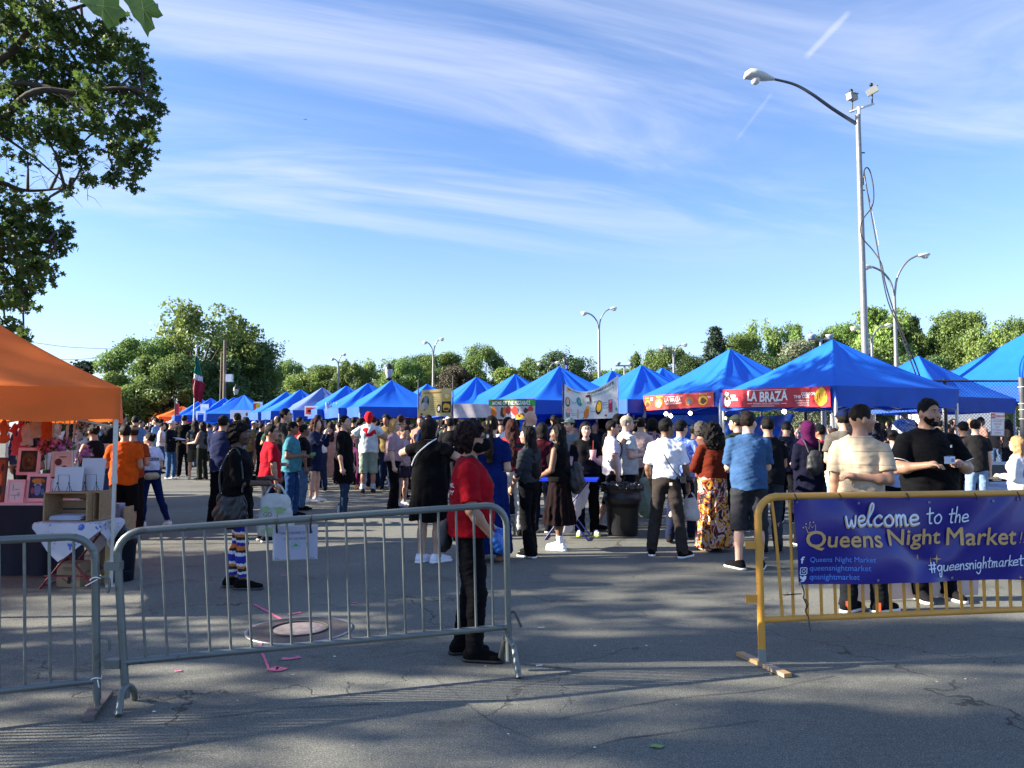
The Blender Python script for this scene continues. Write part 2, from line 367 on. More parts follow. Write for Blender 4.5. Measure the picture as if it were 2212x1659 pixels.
# manhole with pink utility paint round it
IRON = mat('cast_iron', (0.16, 0.14, 0.135), 0.55, 0.25, 20, bump=0.4, bs=80, metal=0.35)
c = G(647, 1361); t = thing('manhole_cover', 'round iron manhole cover in a wide ribbed ring, set flush in the asphalt', 'manhole cover', (c.x, c.y, 0))
rx = (G(760, 1361).x - G(534, 1361).x) / 2
mb = MB(); mb.lathe([(rx, 0.002), (rx, 0.007), (rx * 0.975, 0.010), (rx * 0.94, 0.007)], n=56); mb.build('rim', mat('iron_rim', (0.30, 0.30, 0.31), 0.4, 0.2, 20, metal=0.5), t)
mb = MB()
for i in range(-30, 31):
    x = i * rx / 31; h = math.sqrt(max((rx * 0.95) ** 2 - x * x, 0)); hi = math.sqrt(max((rx * 0.56) ** 2 - x * x, 0))
    for a, b_ in (((-h, -hi), (hi, h)) if hi > 0 else ((-h, h),)): mb.box((x, (a + b_) / 2, 0.008), (rx / 62, abs(b_ - a), 0.004))
mb.lathe([(0.001, 0.005), (rx * 0.95, 0.005)], n=48); mb.build('ribbed_ring', IRON, t)
mb = MB(); mb.lathe([(0.001, 0.010), (rx * 0.50, 0.010), (rx * 0.52, 0.006)], n=40); mb.build('lid', mat('lid_iron', (0.24, 0.20, 0.19), 0.6, 0.35, 12, bump=0.5, bs=40, metal=0.2), t)
mb = MB(); mb.tube([(rx * 0.54 * math.cos(a * 0.1), rx * 0.54 * math.sin(a * 0.1), 0.012) for a in range(63)], 0.009, 5, closed=True); mb.build('lid_joint', mat('lid_gap', (0.03, 0.03, 0.03), 0.8), t)
PINK = mat('pink_spray', (0.62, 0.15, 0.24), 0.8, 0.35, 26)
def spray(label, pts, w, fuzz=1):
    mb = MB(); P = catmull([G(*p) for p in pts], 6); Lp, Rp = [], []
    for i, p in enumerate(P):
        t_ = (P[min(i + 1, len(P) - 1)] - P[max(i - 1, 0)]).normalized(); q = Vector((-t_.y, t_.x, 0)); ww = w * (0.75 + 0.5 * mnoise.noise(Vector((p.x * 14, p.y * 14, 5)))) / 2
        Lp.append(p + q * ww + Vector((0, 0, 0.005))); Rp.append(p - q * ww + Vector((0, 0, 0.005)))
    k = len(P); mb.add(Lp + Rp, [(i, i + k, i + k + 1, i + 1) for i in range(k - 1)])
    for i in range(0):
        p = random.choice(P); a = random.random() * 6.28; d = w * (0.4 + 0.6 * random.random()); s = 0.004; q = p + Vector((math.cos(a) * d, math.sin(a) * d, 0.006))
        mb.add([q + Vector((s * math.cos(j * 1.57), s * math.sin(j * 1.57), 0)) for j in range(4)], [(0, 1, 2, 3)])
    mb.build('paint_mark', PINK, None, label=label, cat='paint mark', group='pink spray marks round the manhole')
spray('long pink spray line slanting down to the manhole', [(548, 1306), (575, 1320), (606, 1338)], 0.035)
spray('short pink dash just above the manhole rim', [(622, 1328), (652, 1323)], 0.045)
spray('small bright pink dash farthest up the road', [(607, 1244), (619, 1243)], 0.05)
spray('thin pink line curving down from the manhole', [(566, 1384), (562, 1400), (572, 1424), (580, 1446)], 0.025)
spray('large pink blot below the manhole', [(584, 1444), (600, 1447), (612, 1443)], 0.13, 3)
spray('faint pink smear right of the large pink blot', [(608, 1424), (628, 1424), (648, 1420)], 0.07, 2)
spray('faint pink dab on the dark asphalt left of the manhole', [(377, 1451), (392, 1450)], 0.05)
spray('tiny pink dab between the barrier bars right of the manhole', [(762, 1304), (772, 1302)], 0.035)
spray('small pink dab under the right end of the barrier', [(846, 1382), (862, 1380)], 0.035)
# litter
LIT = paint('d8d6d0')
for i in range(34):
    px = random.uniform(20, 2190); py = random.choice([random.uniform(1380, 1640), random.uniform(1250, 1640)]); p = G(px, py); s = random.uniform(0.003, 0.008); a = random.random() * 3
    mb = MB(); mb.add([(p.x + s * math.cos(a + j * 1.57) * (1 if j % 2 else 1.8), p.y + s * math.sin(a + j * 1.57), 0.004 + (0.004 if j == 1 else 0)) for j in range(4)], [(0, 1, 2, 3)])
    mb.build('litter_scrap', LIT, None, label='tiny pale scrap of litter lying on the asphalt', cat='litter', group='pale scraps scattered on the asphalt')
p = G(1418, 1615); mb = MB(); mb.add([(p.x + x, p.y + y, 0.006 + z) for x, y, z in ((-.035, 0, 0), (-.01, .018, .006), (.02, .02, 0), (.04, 0, .004), (.015, -.018, 0), (-.015, -.015, .004))], [(0, 5, 4, 3, 2, 1)][::-1])
mb.build('fallen_leaf', mat('leaf_litter', (0.16, 0.30, 0.07), 0.6), None, label='single pale green leaf lying on the asphalt in front', cat='leaf')
for px, py, ln, lab in ((1162, 1358, .05, 'white cigarette end right of the barrier foot'), (1008 + 150, 1440, .04, 'crumpled white scrap beside the barrier foot')):
    p = G(px, py); mb = MB(); mb.tube([(p.x, p.y, .006), (p.x + ln, p.y + .01, .006)], .005, 6); mb.build('cigarette_end', LIT, None, label=lab, cat='litter')

# ================================================================== vegetation
def leaf_mat(name, col, tr=0.35, objrand=0.0, var=0.45, vs=0.8):
    return mat(name, col, 0.55, var, vs, transl=tr, objrand=objrand, spec=0.3)
BARK = mat('bark', (0.045, 0.039, 0.033), 0.9, 0.3, 6, bump=0.8, bs=14)
QUAD = np.array([(-0.5, 0), (0, -0.34), (0.5, 0), (0, 0.34)])
STAR = np.array([(0, -0.5), (0.14, -0.18), (0.48, -0.28), (0.30, 0.02), (0.46, 0.26), (0.16, 0.20), (0.0, 0.52), (-0.16, 0.20), (-0.46, 0.26), (-0.30, 0.02), (-0.48, -0.28), (-0.14, -0.18)])
def leaves(P, size, shape, rng, up=0.5, nrm=None, droop=0.0):
    n = len(P); nr = rng.normal(size=(n, 3)); nr /= np.linalg.norm(nr, axis=1)[:, None]
    nr[:, 2] += up
    if nrm is not None: nr += nrm
    nr /= np.linalg.norm(nr, axis=1)[:, None]
    a = rng.normal(size=(n, 3)); a[:, 2] -= droop; a -= (a * nr).sum(1)[:, None] * nr; a /= np.linalg.norm(a, axis=1)[:, None]; b = np.cross(nr, a)
    sz = size * rng.uniform(0.65, 1.3, n)
    V = P[:, None, :] + (a[:, None, :] * shape[None, :, 0:1] + b[:, None, :] * shape[None, :, 1:2]) * sz[:, None, None]
    k = len(shape); Fq = np.arange(n * k).reshape(n, k); return V.reshape(-1, 3), Fq
def clump_points(c, r, n, rng, shell=0.55):
    d = rng.normal(size=(n, 3)); d /= np.linalg.norm(d, axis=1)[:, None]; rad = shell + (1 - shell) * rng.random(n) ** 0.6
    # lumpy surface
    lump = 1 + 0.22 * np.sin(d[:, 0] * 7 + c[0]) * np.sin(d[:, 1] * 6 + c[1]) * np.sin(d[:, 2] * 8 + c[2]); P = np.asarray(c) + d * (rad * lump)[:, None] * np.asarray(r)
    return P, d
def broadleaf(name, h, w, m, seed, label, loc, n_cl=46, per=260, leaf=0.30, base=0.22, shape=QUAD, group=None, cat='tree', crown_w=1.0, peak=0.5):
    rng = np.random.default_rng(seed); rr = random.Random(seed)
    t = thing(name, label, cat, loc, 0, group)
    mb = MB(); tr = h * 0.02 + 0.08; mb.tube([(0, 0, -0.1), (0.05, 0, h * 0.25), (-0.1, 0.08, h * 0.6)], [tr * 1.4, tr, tr * 0.5], 8); cls = []
    for i in range(n_cl):
        a = rr.random() * 6.283; q = rr.random(); z = base + (1 - base) * q * 0.92; prof = math.sqrt(max(0.02, 1 - ((z - peak) / (max(peak - base, 1 - peak) * 1.08)) ** 2)) ; rad = w / 2 * prof * (0.35 + 0.65 * math.sqrt(rr.random())) * 0.86
        c = (rad * math.cos(a), rad * math.sin(a), z * h); s = h * rr.uniform(0.055, 0.115); cls.append((c, (s * 1.25 * crown_w, s * 1.25 * crown_w, s)))
        if i % 3 == 0: mb.tube([(0, 0, h * (0.2 + 0.35 * rr.random())), (c[0] * .5, c[1] * .5, c[2] * 0.75), c], [tr * 0.45, tr * 0.25, tr * 0.08], 5, False)
    mb.build('trunk', BARK, t)
    Vs, Fs, o = [], [], 0
    for c, r in cls:
        P, d = clump_points(c, r, int(per * rr.uniform(0.6, 1.3)), rng, 0.45); V, Fq = leaves(P, leaf, shape, rng, 0.35, d * 0.7); Vs.append(V); Fs.append(Fq + o); o += len(V)
    # stray sprays breaking the outline
    for i in range(n_cl * 2):
        c, r = cls[rr.randrange(len(cls))]; d = rng.normal(size=3); d /= np.linalg.norm(d); d[2] = abs(d[2]) * 0.8; q = np.asarray(c) + d * np.asarray(r) * 1.25
        P = q + rng.normal(size=(14, 3)) * leaf * 0.9; V, Fq = leaves(P, leaf * 0.9, shape, rng); Vs.append(V); Fs.append(Fq + o); o += len(V)
    link('crown', np_mesh('crown', np.concatenate(Vs), np.concatenate(Fs), False), m, t); return t
def conifer(name, h, w, m, seed, label, loc):
    rng = np.random.default_rng(seed); rr = random.Random(seed); t = thing(name, label, 'tree', loc)
    mb = MB(); mb.tube([(0, 0, -.1), (0, 0, h * 0.98)], [0.22, 0.03], 7); Vs, Fs, o = [], [], 0
    lv = 26
    for i in range(lv):
        z = h * (0.10 + 0.88 * i / lv); R_ = w / 2 * (1 - i / lv) ** 0.85 * rr.uniform(0.85, 1.1)
        for k in range(9):
            a = rr.random() * 6.28; L_ = R_ * rr.uniform(0.75, 1.12); dx, dy = math.cos(a), math.sin(a)
            mb.tube([(0, 0, z), (dx * L_ * .6, dy * L_ * .6, z - L_ * .14), (dx * L_, dy * L_, z - L_ * .10)], [0.04, 0.025, 0.01], 4, False)
            n = int(30 + 120 * L_ / (w / 2)); s = rng.random(n) ** 0.7; P = np.stack([dx * L_ * s, dy * L_ * s, z - L_ * 0.14 * np.sin(s * 2.4) + 0 * s], 1) + rng.normal(size=(n, 3)) * np.array([0.20, 0.20, 0.10])
            V, Fq = leaves(P, 0.30, QUAD * np.array([1.2, 0.7]), rng, 0.2, droop=0.8); Vs.append(V); Fs.append(Fq + o); o += len(V)
    mb.build('trunk', BARK, t); link('crown', np_mesh('crown', np.concatenate(Vs), np.concatenate(Fs), False), m, t); return t

LG = leaf_mat('leaf_mid', (0.15, 0.235, 0.065), 0.38, 0.22); LY = leaf_mat('leaf_light', (0.21, 0.30, 0.08), 0.38, 0.18); LD = leaf_mat('leaf_dark', (0.08, 0.14, 0.05), 0.32, 0.15)
LS = leaf_mat('leaf_silver', (0.20, 0.23, 0.15), 0.25, 0.1); LB = leaf_mat('needle', (0.045, 0.075, 0.05), 0.12); LP = leaf_mat('leaf_purple', (0.10, 0.09, 0.06), 0.2)
def base_at(px, Y): p = at(px, 925, Y); return (p.x, Y, 0)
def h_at(py, Y): return at(1106, py, Y).z
protos = {}
def far_tree(px, top, wpx, Y, m, kind, label, group='trees along the far edge of the lot', peak=0.55, base=0.2):
    h = h_at(top, Y) * .97; w = 1.16 * wpx * Y / F_PX; key = (m.name, kind)
    if key in protos:
        src, h0, w0 = protos[key]; t = copy_tree(src); t['label'] = label; t.location = base_at(px, Y); t.scale = (w / w0, w / w0, h / h0); t.rotation_euler.z = random.random() * 6.28
    else:
        t = broadleaf('broadleaf_tree', h, w, m, len(protos) * 13 + 5, label, base_at(px, Y), 44, int(300 * min(3, (.29 / min(.30, max(.15, .031 * w))) ** 1.7)), min(.30, max(.15, .031 * w)), base, group=group, peak=peak); protos[key] = (t, h, w)
    if group: t['group'] = group
    return t
# the big clump left of centre
for px, top, w, Y, m, k, lab in ((300, 722, 150, 56, LG, 1, 'lower left tree of the big green clump behind the orange tents'), (418, 650, 250, 60, LY, 1, 'tall pale green tree, the highest of the big clump on the left'),
    (522, 690, 150, 63, LD, 1, 'dark green tree at the right end of the big clump'), (265, 800, 90, 52, LY, 2, 'low bushy tree at the left foot of the big clump'), (560, 745, 80, 66, LG, 2, 'ragged side tree leaning out right of the big clump'), (365, 760, 170, 54, LG, 3, 'broad low green tree in front of the tall pale tree'), (470, 770, 130, 57, LD, 2, 'dark low tree behind the wooden utility pole'),
    (620, 772, 70, 92, LG, 1, 'thin topped tree just right of the big clump'), (655, 800, 120, 88, LY, 3, 'pale green tree above the smoke, behind the leftmost blue tents of the long row'), (710, 784, 90, 90, LG, 2, 'mid green tree behind the short twin lamp post'),
    (760, 775, 90, 84, LG, 3, 'rounded tree left of the black lantern post'), (815, 772, 100, 86, LY, 1, 'pale round tree right behind the black lantern post'), (868, 768, 90, 83, LG, 1, 'dense green tree right of the black lantern post'), (905, 758, 46, 88, LD, 3, 'narrow dark pointed tree left of the second twin lamp'),
    (950, 756, 80, 86, LG, 2, 'green tree behind the second twin lamp'), (985, 785, 90, 78, LP, 1, 'grey brown tree above the yellow bean banner'), (1048, 738, 98, 80, LG, 1, 'tall rounded tree standing above its neighbours in the centre'), (1110, 790, 90, 78, LY, 2, 'low pale tree right of the tall rounded one'),
    (1150, 770, 90, 84, LG, 3, 'green tree behind the low twin lamp'), (1212, 748, 120, 76, LD, 1, 'dark rounded tree behind the maroon feather flag'), (1275, 795, 80, 82, LP, 2, 'brownish thin tree left of the tall centre lamp'), (1330, 792, 90, 80, LG, 2, 'low green tree right of the tall centre lamp'),
    (1395, 752, 80, 78, LG, 3, 'green tree left of the lamp that stands before the dark spruce'), (1455, 742, 100, 76, LG, 1, 'green tree behind the lamp beside the dark spruce'), (1500, 760, 60, 74, LD, 3, 'dark tree at the left foot of the spruce'),
    (1610, 712, 80, 72, LG, 2, 'green tree just right of the dark spruce'), (1655, 684, 84, 74, LY, 1, 'tall pale green tree with an open top right of the spruce'), (1710, 690, 90, 72, LG, 1, 'tall mid green tree above the right tent with the red banner'), (1672, 748, 110, 66, LD, 1, 'dark low tree tucked under the tall trees right of the spruce'),
    (1782, 705, 80, 74, LG, 3, 'green tree left of the camera pole'), (1835, 690, 80, 74, LG, 2, 'green tree touching the camera pole from the left'), (1905, 650, 110, 70, LY, 2, 'tall pale tree between the camera pole and the tall twin lamp'), (1965, 672, 90, 70, LG, 1, 'green tree right of the tall twin lamp'),
    (2020, 700, 90, 74, LG, 3, 'bushy green tree behind the small blue tent'), (2090, 662, 110, 68, LG, 2, 'tall green tree left of the bright tree at the right edge'), (2160, 690, 130, 58, LY, 1, 'bright yellow green tree at the right edge'), (2215, 676, 90, 66, LG, 1, 'green tree cut by the right edge of the photograph'),
    (2000, 760, 120, 56, LD, 2, 'dark low bush tree behind the chain link fence'), (1865, 745, 130, 60, LG, 3, 'low green tree behind the foot of the camera pole')):
    far_tree(px, top, w, Y, m, k, lab)
for px, top, w, Y, m, k, lab in ((2290, 690, 110, 66, LG, 2, 'green tree just outside the right edge'), (2380, 700, 130, 64, LY, 2, 'pale tree outside the right edge'), (2500, 705, 150, 62, LG, 1, 'broad green tree far outside the right edge')): far_tree(px, top, w, Y, m, k, lab)
far_tree(1745, 722, 88, 64, LS, 1, 'silvery white flowering tree right behind the red banner tent')
conifer('spruce_tree', h_at(698, 70), 6.6, LB, 4, 'dark pointed spruce standing above the left red banner tent', base_at(1548, 70))
# the dark cedar seen over the orange tent: a trunk with flat drooping layers
t = thing('cedar_tree', 'dark flat layered cedar seen over the roof of the orange tent', 'tree', base_at(178, 64)); rng = np.random.default_rng(3); mb = MB(); H_ = h_at(778, 64); mb.tube([(0, 0, 0), (0, 0, H_)], [.3, .05], 7); Vs, Fs, o = [], [], 0
for i in range(30):
    z = H_ * (0.35 + 0.63 * i / 30); L_ = 2.6 * (1.15 - i / 30) * random.uniform(.6, 1.1); a = random.random() * 6.28; n = 190; s = rng.random(n); P = np.stack([math.cos(a) * L_ * s, math.sin(a) * L_ * s, z + 0.25 * s * L_ - 0.3 * s * s * L_], 1) + rng.normal(size=(n, 3)) * np.array([.35, .35, .07])
    mb.tube([(0, 0, z), (math.cos(a) * L_, math.sin(a) * L_, z - .05 * L_)], [.06, .02], 4, False); V, Fq = leaves(P, .32, QUAD, rng, .8); Vs.append(V); Fs.append(Fq + o); o += len(V)
mb.build('trunk', BARK, t); link('crown', np_mesh('crown', np.concatenate(Vs), np.concatenate(Fs), False), LB, t)
# two low trees seen between the orange tent and the big clump
far_tree(225, 828, 70, 58, LY, 3, 'low pale tree between the orange tent corner and the big clump'); far_tree(120, 800, 110, 66, LD, 1, 'dark tree mostly hidden behind the orange tent roof')

# near maple, upper left: limbs reach in from a trunk just outside the frame
def near_maple():
    Y0 = 13.0; trunk = Vector((-13.2, 13.6, 0)); rng = np.random.default_rng(21); rr = random.Random(9)
    t = thing('maple_tree', 'large maple whose dark leafy boughs hang into the top left corner', 'tree', tuple(trunk))
    T = lambda p: Vector(p) - trunk
    blobs = [(20, 40, 70), (95, 30, 62), (150, 78, 50), (205, 90, 46), (255, 78, 34), (235, 130, 52), (290, 118, 34), (305, 165, 40), (50, 120, 60), (120, 140, 60), (180, 150, 44), (60, 200, 62), (130, 210, 56), (195, 205, 48), (255, 200, 48), (312, 215, 34), (338, 232, 18), (20, 270, 56), (85, 275, 44), (150, 282, 46), (215, 275, 42), (270, 270, 44), (318, 268, 26),
             (335, 295, 16), (290, 318, 40), (240, 318, 26), (165, 322, 30), (130, 345, 20), (60, 345, 20), (285, 362, 34), (250, 372, 26), (292, 395, 20), (240, 395, 12), (180, 352, 20), (186, 388, 12), (150, 404, 12), (20, 420, 26), (95, 448, 40), (50, 470, 52), (10, 500, 50), (100, 500, 42), (60, 530, 48), (128, 540, 26), (140, 505, 14), (20, 570, 46), (85, 572, 40), (40, 618, 40), (95, 608, 26), (8, 640, 40), (40, 660, 28), (60, 640, 20), (12, 700, 30), (30, 715, 20), (52, 722, 8), (240, 60, 26), (268, 40, 14), (330, 190, 18), (345, 240, 12), (-60, 60, 100), (-80, 200, 110), (-90, 360, 110), (-80, 500, 100), (-70, 620, 90), (-60, 720, 50), (-200, 100, 130), (-220, 300, 140), (-220, 500, 130), (-200, 660, 100), (-60, -90, 120), (60, -80, 90), (150, -50, 60), (-200, -120, 140), (-100, -240, 120), (30, -200, 90), (-300, -260, 130), (-350, 100, 150), (-360, 350, 150), (-340, 560, 120)]
    Vs, Fs, o = [], [], 0; mb = MB(); ends = []
    for px, py, r in blobs:
        Y = Y0 + rr.uniform(-0.9, 1.3) + (0 if px > -100 else rr.uniform(-3, 3)); c = at(px, py, Y); s = r * Y / F_PX * .95; ends.append((c, s))
        inframe = px > -80; n = int((400 if inframe else 420) * (s / 0.42) ** 2 * (0.62 if s > .5 else 1.0)); n = max(n, 40)
        # leaves sit in small tufts so that sky shows between them
        nt_ = max(int(n / 11), 4); d = rng.normal(size=(nt_, 3)); d /= np.linalg.norm(d, axis=1)[:, None]; tc = np.array(T(c)) + d * (rng.random(nt_) ** 0.5)[:, None] * s * np.array([1, 1.35, 0.9])
        P = np.repeat(tc, 11, 0) + rng.normal(size=(nt_ * 11, 3)) * 0.055
        V, Fq = leaves(P, 0.108, STAR, rng, 0.45, droop=0.6); Vs.append(V); Fs.append(Fq + o); o += len(V)
        for k in range(3):
            q = tc[rr.randrange(nt_)]; b_ = T(c); mb.tube([b_, b_.lerp(Vector(q), .5) + Vector((0, 0, .04)), Vector(q)], [.012, .008, .004], 4, False)
    mb.tube([(0, 0, -.2), (0.1, 0, 1.5), (0.0, 0.1, 4), (-.2, 0, 8), (0, 0, 12.5)], [.42, .34, .30, .2, .06], 12)
    def limb(z0, pts, r0):
        P = [Vector((0, 0, z0))] + [T(at(x, y, Y0 + dy)) for x, y, dy in pts]; C = catmull(P, 6); k = len(C); mb.tube(C, [max(r0 * (1 - .86 * i / k), .01) for i in range(k)], 7, False); return C
    ls = [limb(3.4, [(-320, 480, 0), (-60, 330, .2), (60, 205, 0), (170, 200, .1), (270, 190, .1), (330, 205, 0)], .10), limb(4.5, [(-200, 240, 0), (0, 130, .3), (70, 60, .2), (160, 18, .2), (240, 0, .2)], .10), limb(3.2, [(-260, 520, -.3), (-60, 400, -.3), (0, 395, -.2), (60, 412, -.2), (150, 405, -.2)], .08),
          limb(3.8, [(-200, 360, 0), (-20, 200, .4), (90, 185, .3), (180, 232, .2), (232, 282, .1), (285, 330, 0)], .075), limb(3.0, [(-240, 620, .2), (-60, 560, .2), (40, 530, .2), (120, 520, .2)], .09), limb(2.6, [(-240, 700, .2), (-40, 660, .2), (40, 640, .2)], .06), limb(5.0, [(-150, 100, .6), (20, 60, .8), (20, -40, .8), (40, -180, .8)], .13)]
    allp = [p for l in ls for p in l]
    for c, s in ends:
        b_ = T(c); q = min(allp, key=lambda p: (p - b_).length); 
        if (q - b_).length < 4: mb.tube([q, q.lerp(b_, .5) + Vector((rr.uniform(-.1, .1), rr.uniform(-.1, .1), rr.uniform(-.05, .15))), b_], [.03, .02, .01], 5, False)
    # bare twigs among the leaves
    for i in range(60):
        px, py = rr.uniform(0, 250), rr.choice([rr.uniform(330, 440), rr.uniform(100, 400)]); a = T(at(px, py, Y0 + rr.uniform(-.3, .5))); d = Vector((rr.uniform(-.3, .5), rr.uniform(-.2, .2), rr.uniform(-.35, .35)))
        mb.tube([a, a + d * .5 + Vector((0, 0, .05)), a + d], [.006, .004, .002], 3, False)
    mb.build('trunk', BARK, t); link('crown', np_mesh('crown', np.concatenate(Vs), np.concatenate(Fs), False), leaf_mat('maple_leaf', (0.075, 0.125, 0.028), 0.45, var=0.3, vs=3), t)
near_maple()
# two large leaves hanging close to the lens
MLF = mat('near_leaf', (0.16, 0.26, 0.05), 0.45, 0.25, 30, bump=0.3, bs=90, transl=0.5)
t = thing('maple_sprig', 'pair of large maple leaves hanging close at the top edge', 'leaves', tuple(at(255, -60, 1.35)))
def near_leaf(outline, name):
    Y = 1.35; o0 = at(255, -60, Y); P = [at(x, y, Y) - o0 for x, y in outline]; c = sum(P, Vector()) / len(P); mb = MB()
    V = [c + Vector((0, -0.012, 0))] + [p + Vector((0, 0.006 * math.sin(i * 1.7), 0)) for i, p in enumerate(P)]; n = len(P)
    mb.add(V, [(0, 1 + i, 1 + (i + 1) % n) for i in range(n)], True)
    lf = mb.build(name, MLF, t); vb = MB()
    for i in range(0, n, 3): vb.tube([c + Vector((0, -.0125, 0)), P[i] * .9 + c * .1 + Vector((0, -.004, 0))], [.0008, .0004], 4, False)
    vb.build('leaf_veins', mat('vein', (0.28, 0.36, 0.10), .5), lf)
near_leaf([(230, -50), (180, -30), (172, 6), (186, 12), (200, 28), (214, 34), (224, 46), (236, 66), (243, 52), (252, 56), (262, 44), (272, 36), (268, 22), (258, 12), (262, -20)], 'leaf')
near_leaf([(300, -50), (272, -22), (268, 2), (280, 16), (286, 34), (300, 48), (314, 70), (322, 84), (320, 66), (334, 60), (332, 46), (329, 38), (338, 36), (353, 34), (346, 22), (340, 6), (334, 4), (322, -12)], 'leaf')
mb = MB(); mb.tube([at(230, -50, 1.35) - at(255, -60, 1.35), at(262, -75, 1.35) - at(255, -60, 1.35), at(300, -50, 1.35) - at(255, -60, 1.35)], .0015, 5); mb.tube([at(262, -75, 1.35) - at(255, -60, 1.35), at(200, -160, 1.5) - at(255, -60, 1.35)], .0025, 5); mb.build('stem', BARK, t)
# trees left of the frame; the low sun throws their broken shade over the asphalt
def shade_tree(x, y, h, r, n_cl, seed, label, zmin=3.2):
    rng = np.random.default_rng(seed); rr = random.Random(seed); t = thing('shade_tree', label, 'tree', (x, y, 0)); mb = MB(); mb.tube([(0, 0, -.1), (.1, 0, 3), (0, 0, h * .8)], [.35, .27, .08], 9); Vs, Fs, o = [], [], 0
    for i in range(n_cl):
        a = rr.random() * 6.28; q = rr.random(); z = zmin + (h - zmin) * q; rad = r * math.sqrt(max(.05, 1 - (2 * q - 1) ** 2)) * math.sqrt(rr.random()); c = (rad * math.cos(a), rad * math.sin(a), z); s = rr.uniform(.45, .95)
        mb.tube([(0, 0, max(2.4, z * .6)), (c[0] * .6, c[1] * .6, z * .9), c], [.08, .04, .015], 5, False)
        nt_ = int(34 * s * s / .5); d = rng.normal(size=(nt_, 3)); tc = np.asarray(c) + d * s * .55 * np.array([1, 1, .6]); P = np.repeat(tc, 10, 0) + rng.normal(size=(nt_ * 10, 3)) * .09; V, Fq = leaves(P, .16, STAR, rng, .5); Vs.append(V); Fs.append(Fq + o); o += len(V)
    mb.build('trunk', BARK, t); link('crown', np_mesh('crown', np.concatenate(Vs), np.concatenate(Fs), False), MATS['maple_leaf'], t)
shade_tree(-15.5, 4.6, 11.5, 3.5, 36, 5, 'leafy maple left of the frame, nearest the grey barriers')
shade_tree(-21.0, 1.2, 13.0, 3.9, 38, 6, 'leafy maple left of the frame, behind the photographer')
shade_tree(-27.0, 6.4, 13.5, 2.6, 24, 8, 'leafy maple farther left of the frame')
# ================================================================== lamps and poles
GALV = mat('galvanised', (0.23, 0.24, 0.25), 0.45, 0.18, 10, metal=0.55); WHT = paint('d9dbd8'); BLK = paint('111214'); DKG = paint('3a3d40')
def camera_pole():
    Y = 22.0; b = base_at(1874, Y); t = thing('street_lamp', 'tall steel street lamp with a curved arm and two cameras on top', 'street lamp', b); o = Vector(b); q = lambda px, py, dy=0: at(px, py, Y + dy) - o
    top = q(1853, 248); mb = MB(); bot = Vector((0, 0, 0)); mb.tube([bot, bot.lerp(top, .5), top], [.12, .10, .075], 8); mb.build('pole', GALV, t)
    mb = MB(); P = catmull([q(1851, 268), q(1800, 236), q(1752, 202), q(1715, 182), (q(1672, 171))], 6); mb.tube(P, [.055 - .02 * i / len(P) for i in range(len(P))], 8); mb.build('arm', mat('dark_arm', (.05, .06, .08), .5), t)
    c = q(1640, 166); hd = MB(); u = 1 / (F_PX / Y)
    prof = [(-33, 0, 6), (-31, 3, 12), (-22, 6, 17), (-8, 5, 18), (10, 0, 14), (24, -3, 8), (33, -5, 5)]; n = 14; vs = []; fs = []
    for x, z, r in prof:
        for k in range(n): a = 6.2832 * k / n; vs.append(c + Vector((x * u, r * u * .95 * math.cos(a), (z + r * .62 * math.sin(a)) * u)))
    for i in range(len(prof) - 1):
        for k in range(n): fs.append((i * n + k, i * n + (k + 1) % n, (i + 1) * n + (k + 1) % n, (i + 1) * n + k))
    hd.add(vs, fs, True); hd.add(vs[:n], [tuple(range(n))]); hd.add(vs[-n:], [tuple(range(n))]); h = hd.build('lamp_head', paint('b9bfb8'), t)
    gl = MB(); gl.lathe([(.13, 0), (.14, -.05), (.11, -.13), (.05, -.17), (.001, -.175)], tuple(c + Vector((-.11, 0, -.06))), 18); gl.build('lens', mat('lens_glass', (.55, .56, .50), .12, coat=.3), h)
    mb = MB(); mb.tube([q(1836, 242), q(1888, 224)], .035, 6); mb.tube([q(1855, 262), q(1855, 232)], .06, 8); mb.build('camera_bracket', WHT, t)
    for (x, y, dz, nm) in ((1841, 210, 0.1, 0), (1884, 197, .45, 1)):
        cb = MB(); cc = q(x, y); M_ = Matrix.Rotation(-dz, 3, 'Y') @ Matrix.Rotation(.5 if nm == 0 else -.5, 3, 'Z'); cb.box(cc, (.31, .16, .16), M=M_); cb.box(cc + Vector((.0, 0, .095)), (.34, .2, .02), M=M_); cam_ = cb.build('camera', paint('8f928c'), t)
        k = MB(); k.tube([cc + Vector((0, 0, -.1)), q(x, 240 - nm * 15)], .02, 6); k.build('camera_stem', BLK, cam_); k = MB(); k.ball(cc + Vector((-.05, -.05, .17)), .055, 10); k.build('sensor', BLK, cam_)
    cl = MB()
    pass
    for py in (330, 411): cl = MB(); cl.tube([q(1852, py), q(1868, py)], .02, 6); cl.build('clamp', DKG, t)
    return o
camera_pole()
def hang_cable(name, pts, r, m, label, cat='cable'):
    P = catmull([at(*p) for p in pts], 8); mb = MB(); mb.tube(P, r, 6); return mb.build(name, m, None, label=label, cat=cat)
RUB = mat('black_rubber', (.006, .006, .007), .6)
hang_cable('power_cable', [(1865, 400, 21.9), (1866, 372, 21.8), (1872, 362, 21.8), (1880, 372, 21.8), (1887, 410, 21.7), (1884, 445, 21.7), (1862, 478, 21.8), (1861, 510, 21.8), (1885, 540, 21.7), (1904, 570, 21.4), (1912, 610, 21), (1930, 670, 20), (1950, 720, 19), (1975, 780, 17.8), (1990, 822, 17.0)], .017, RUB, 'thick black cable with a loop, hung from the camera pole')
hang_cable('power_cable', [(1866, 368, 21.8), (1878, 440, 21.7), (1896, 540, 21.2), (1915, 640, 20.6), (1938, 700, 19.5), (1962, 765, 18), (1984, 824, 17.0)], .016, RUB, 'straight black cable running from the camera pole down to the fence')
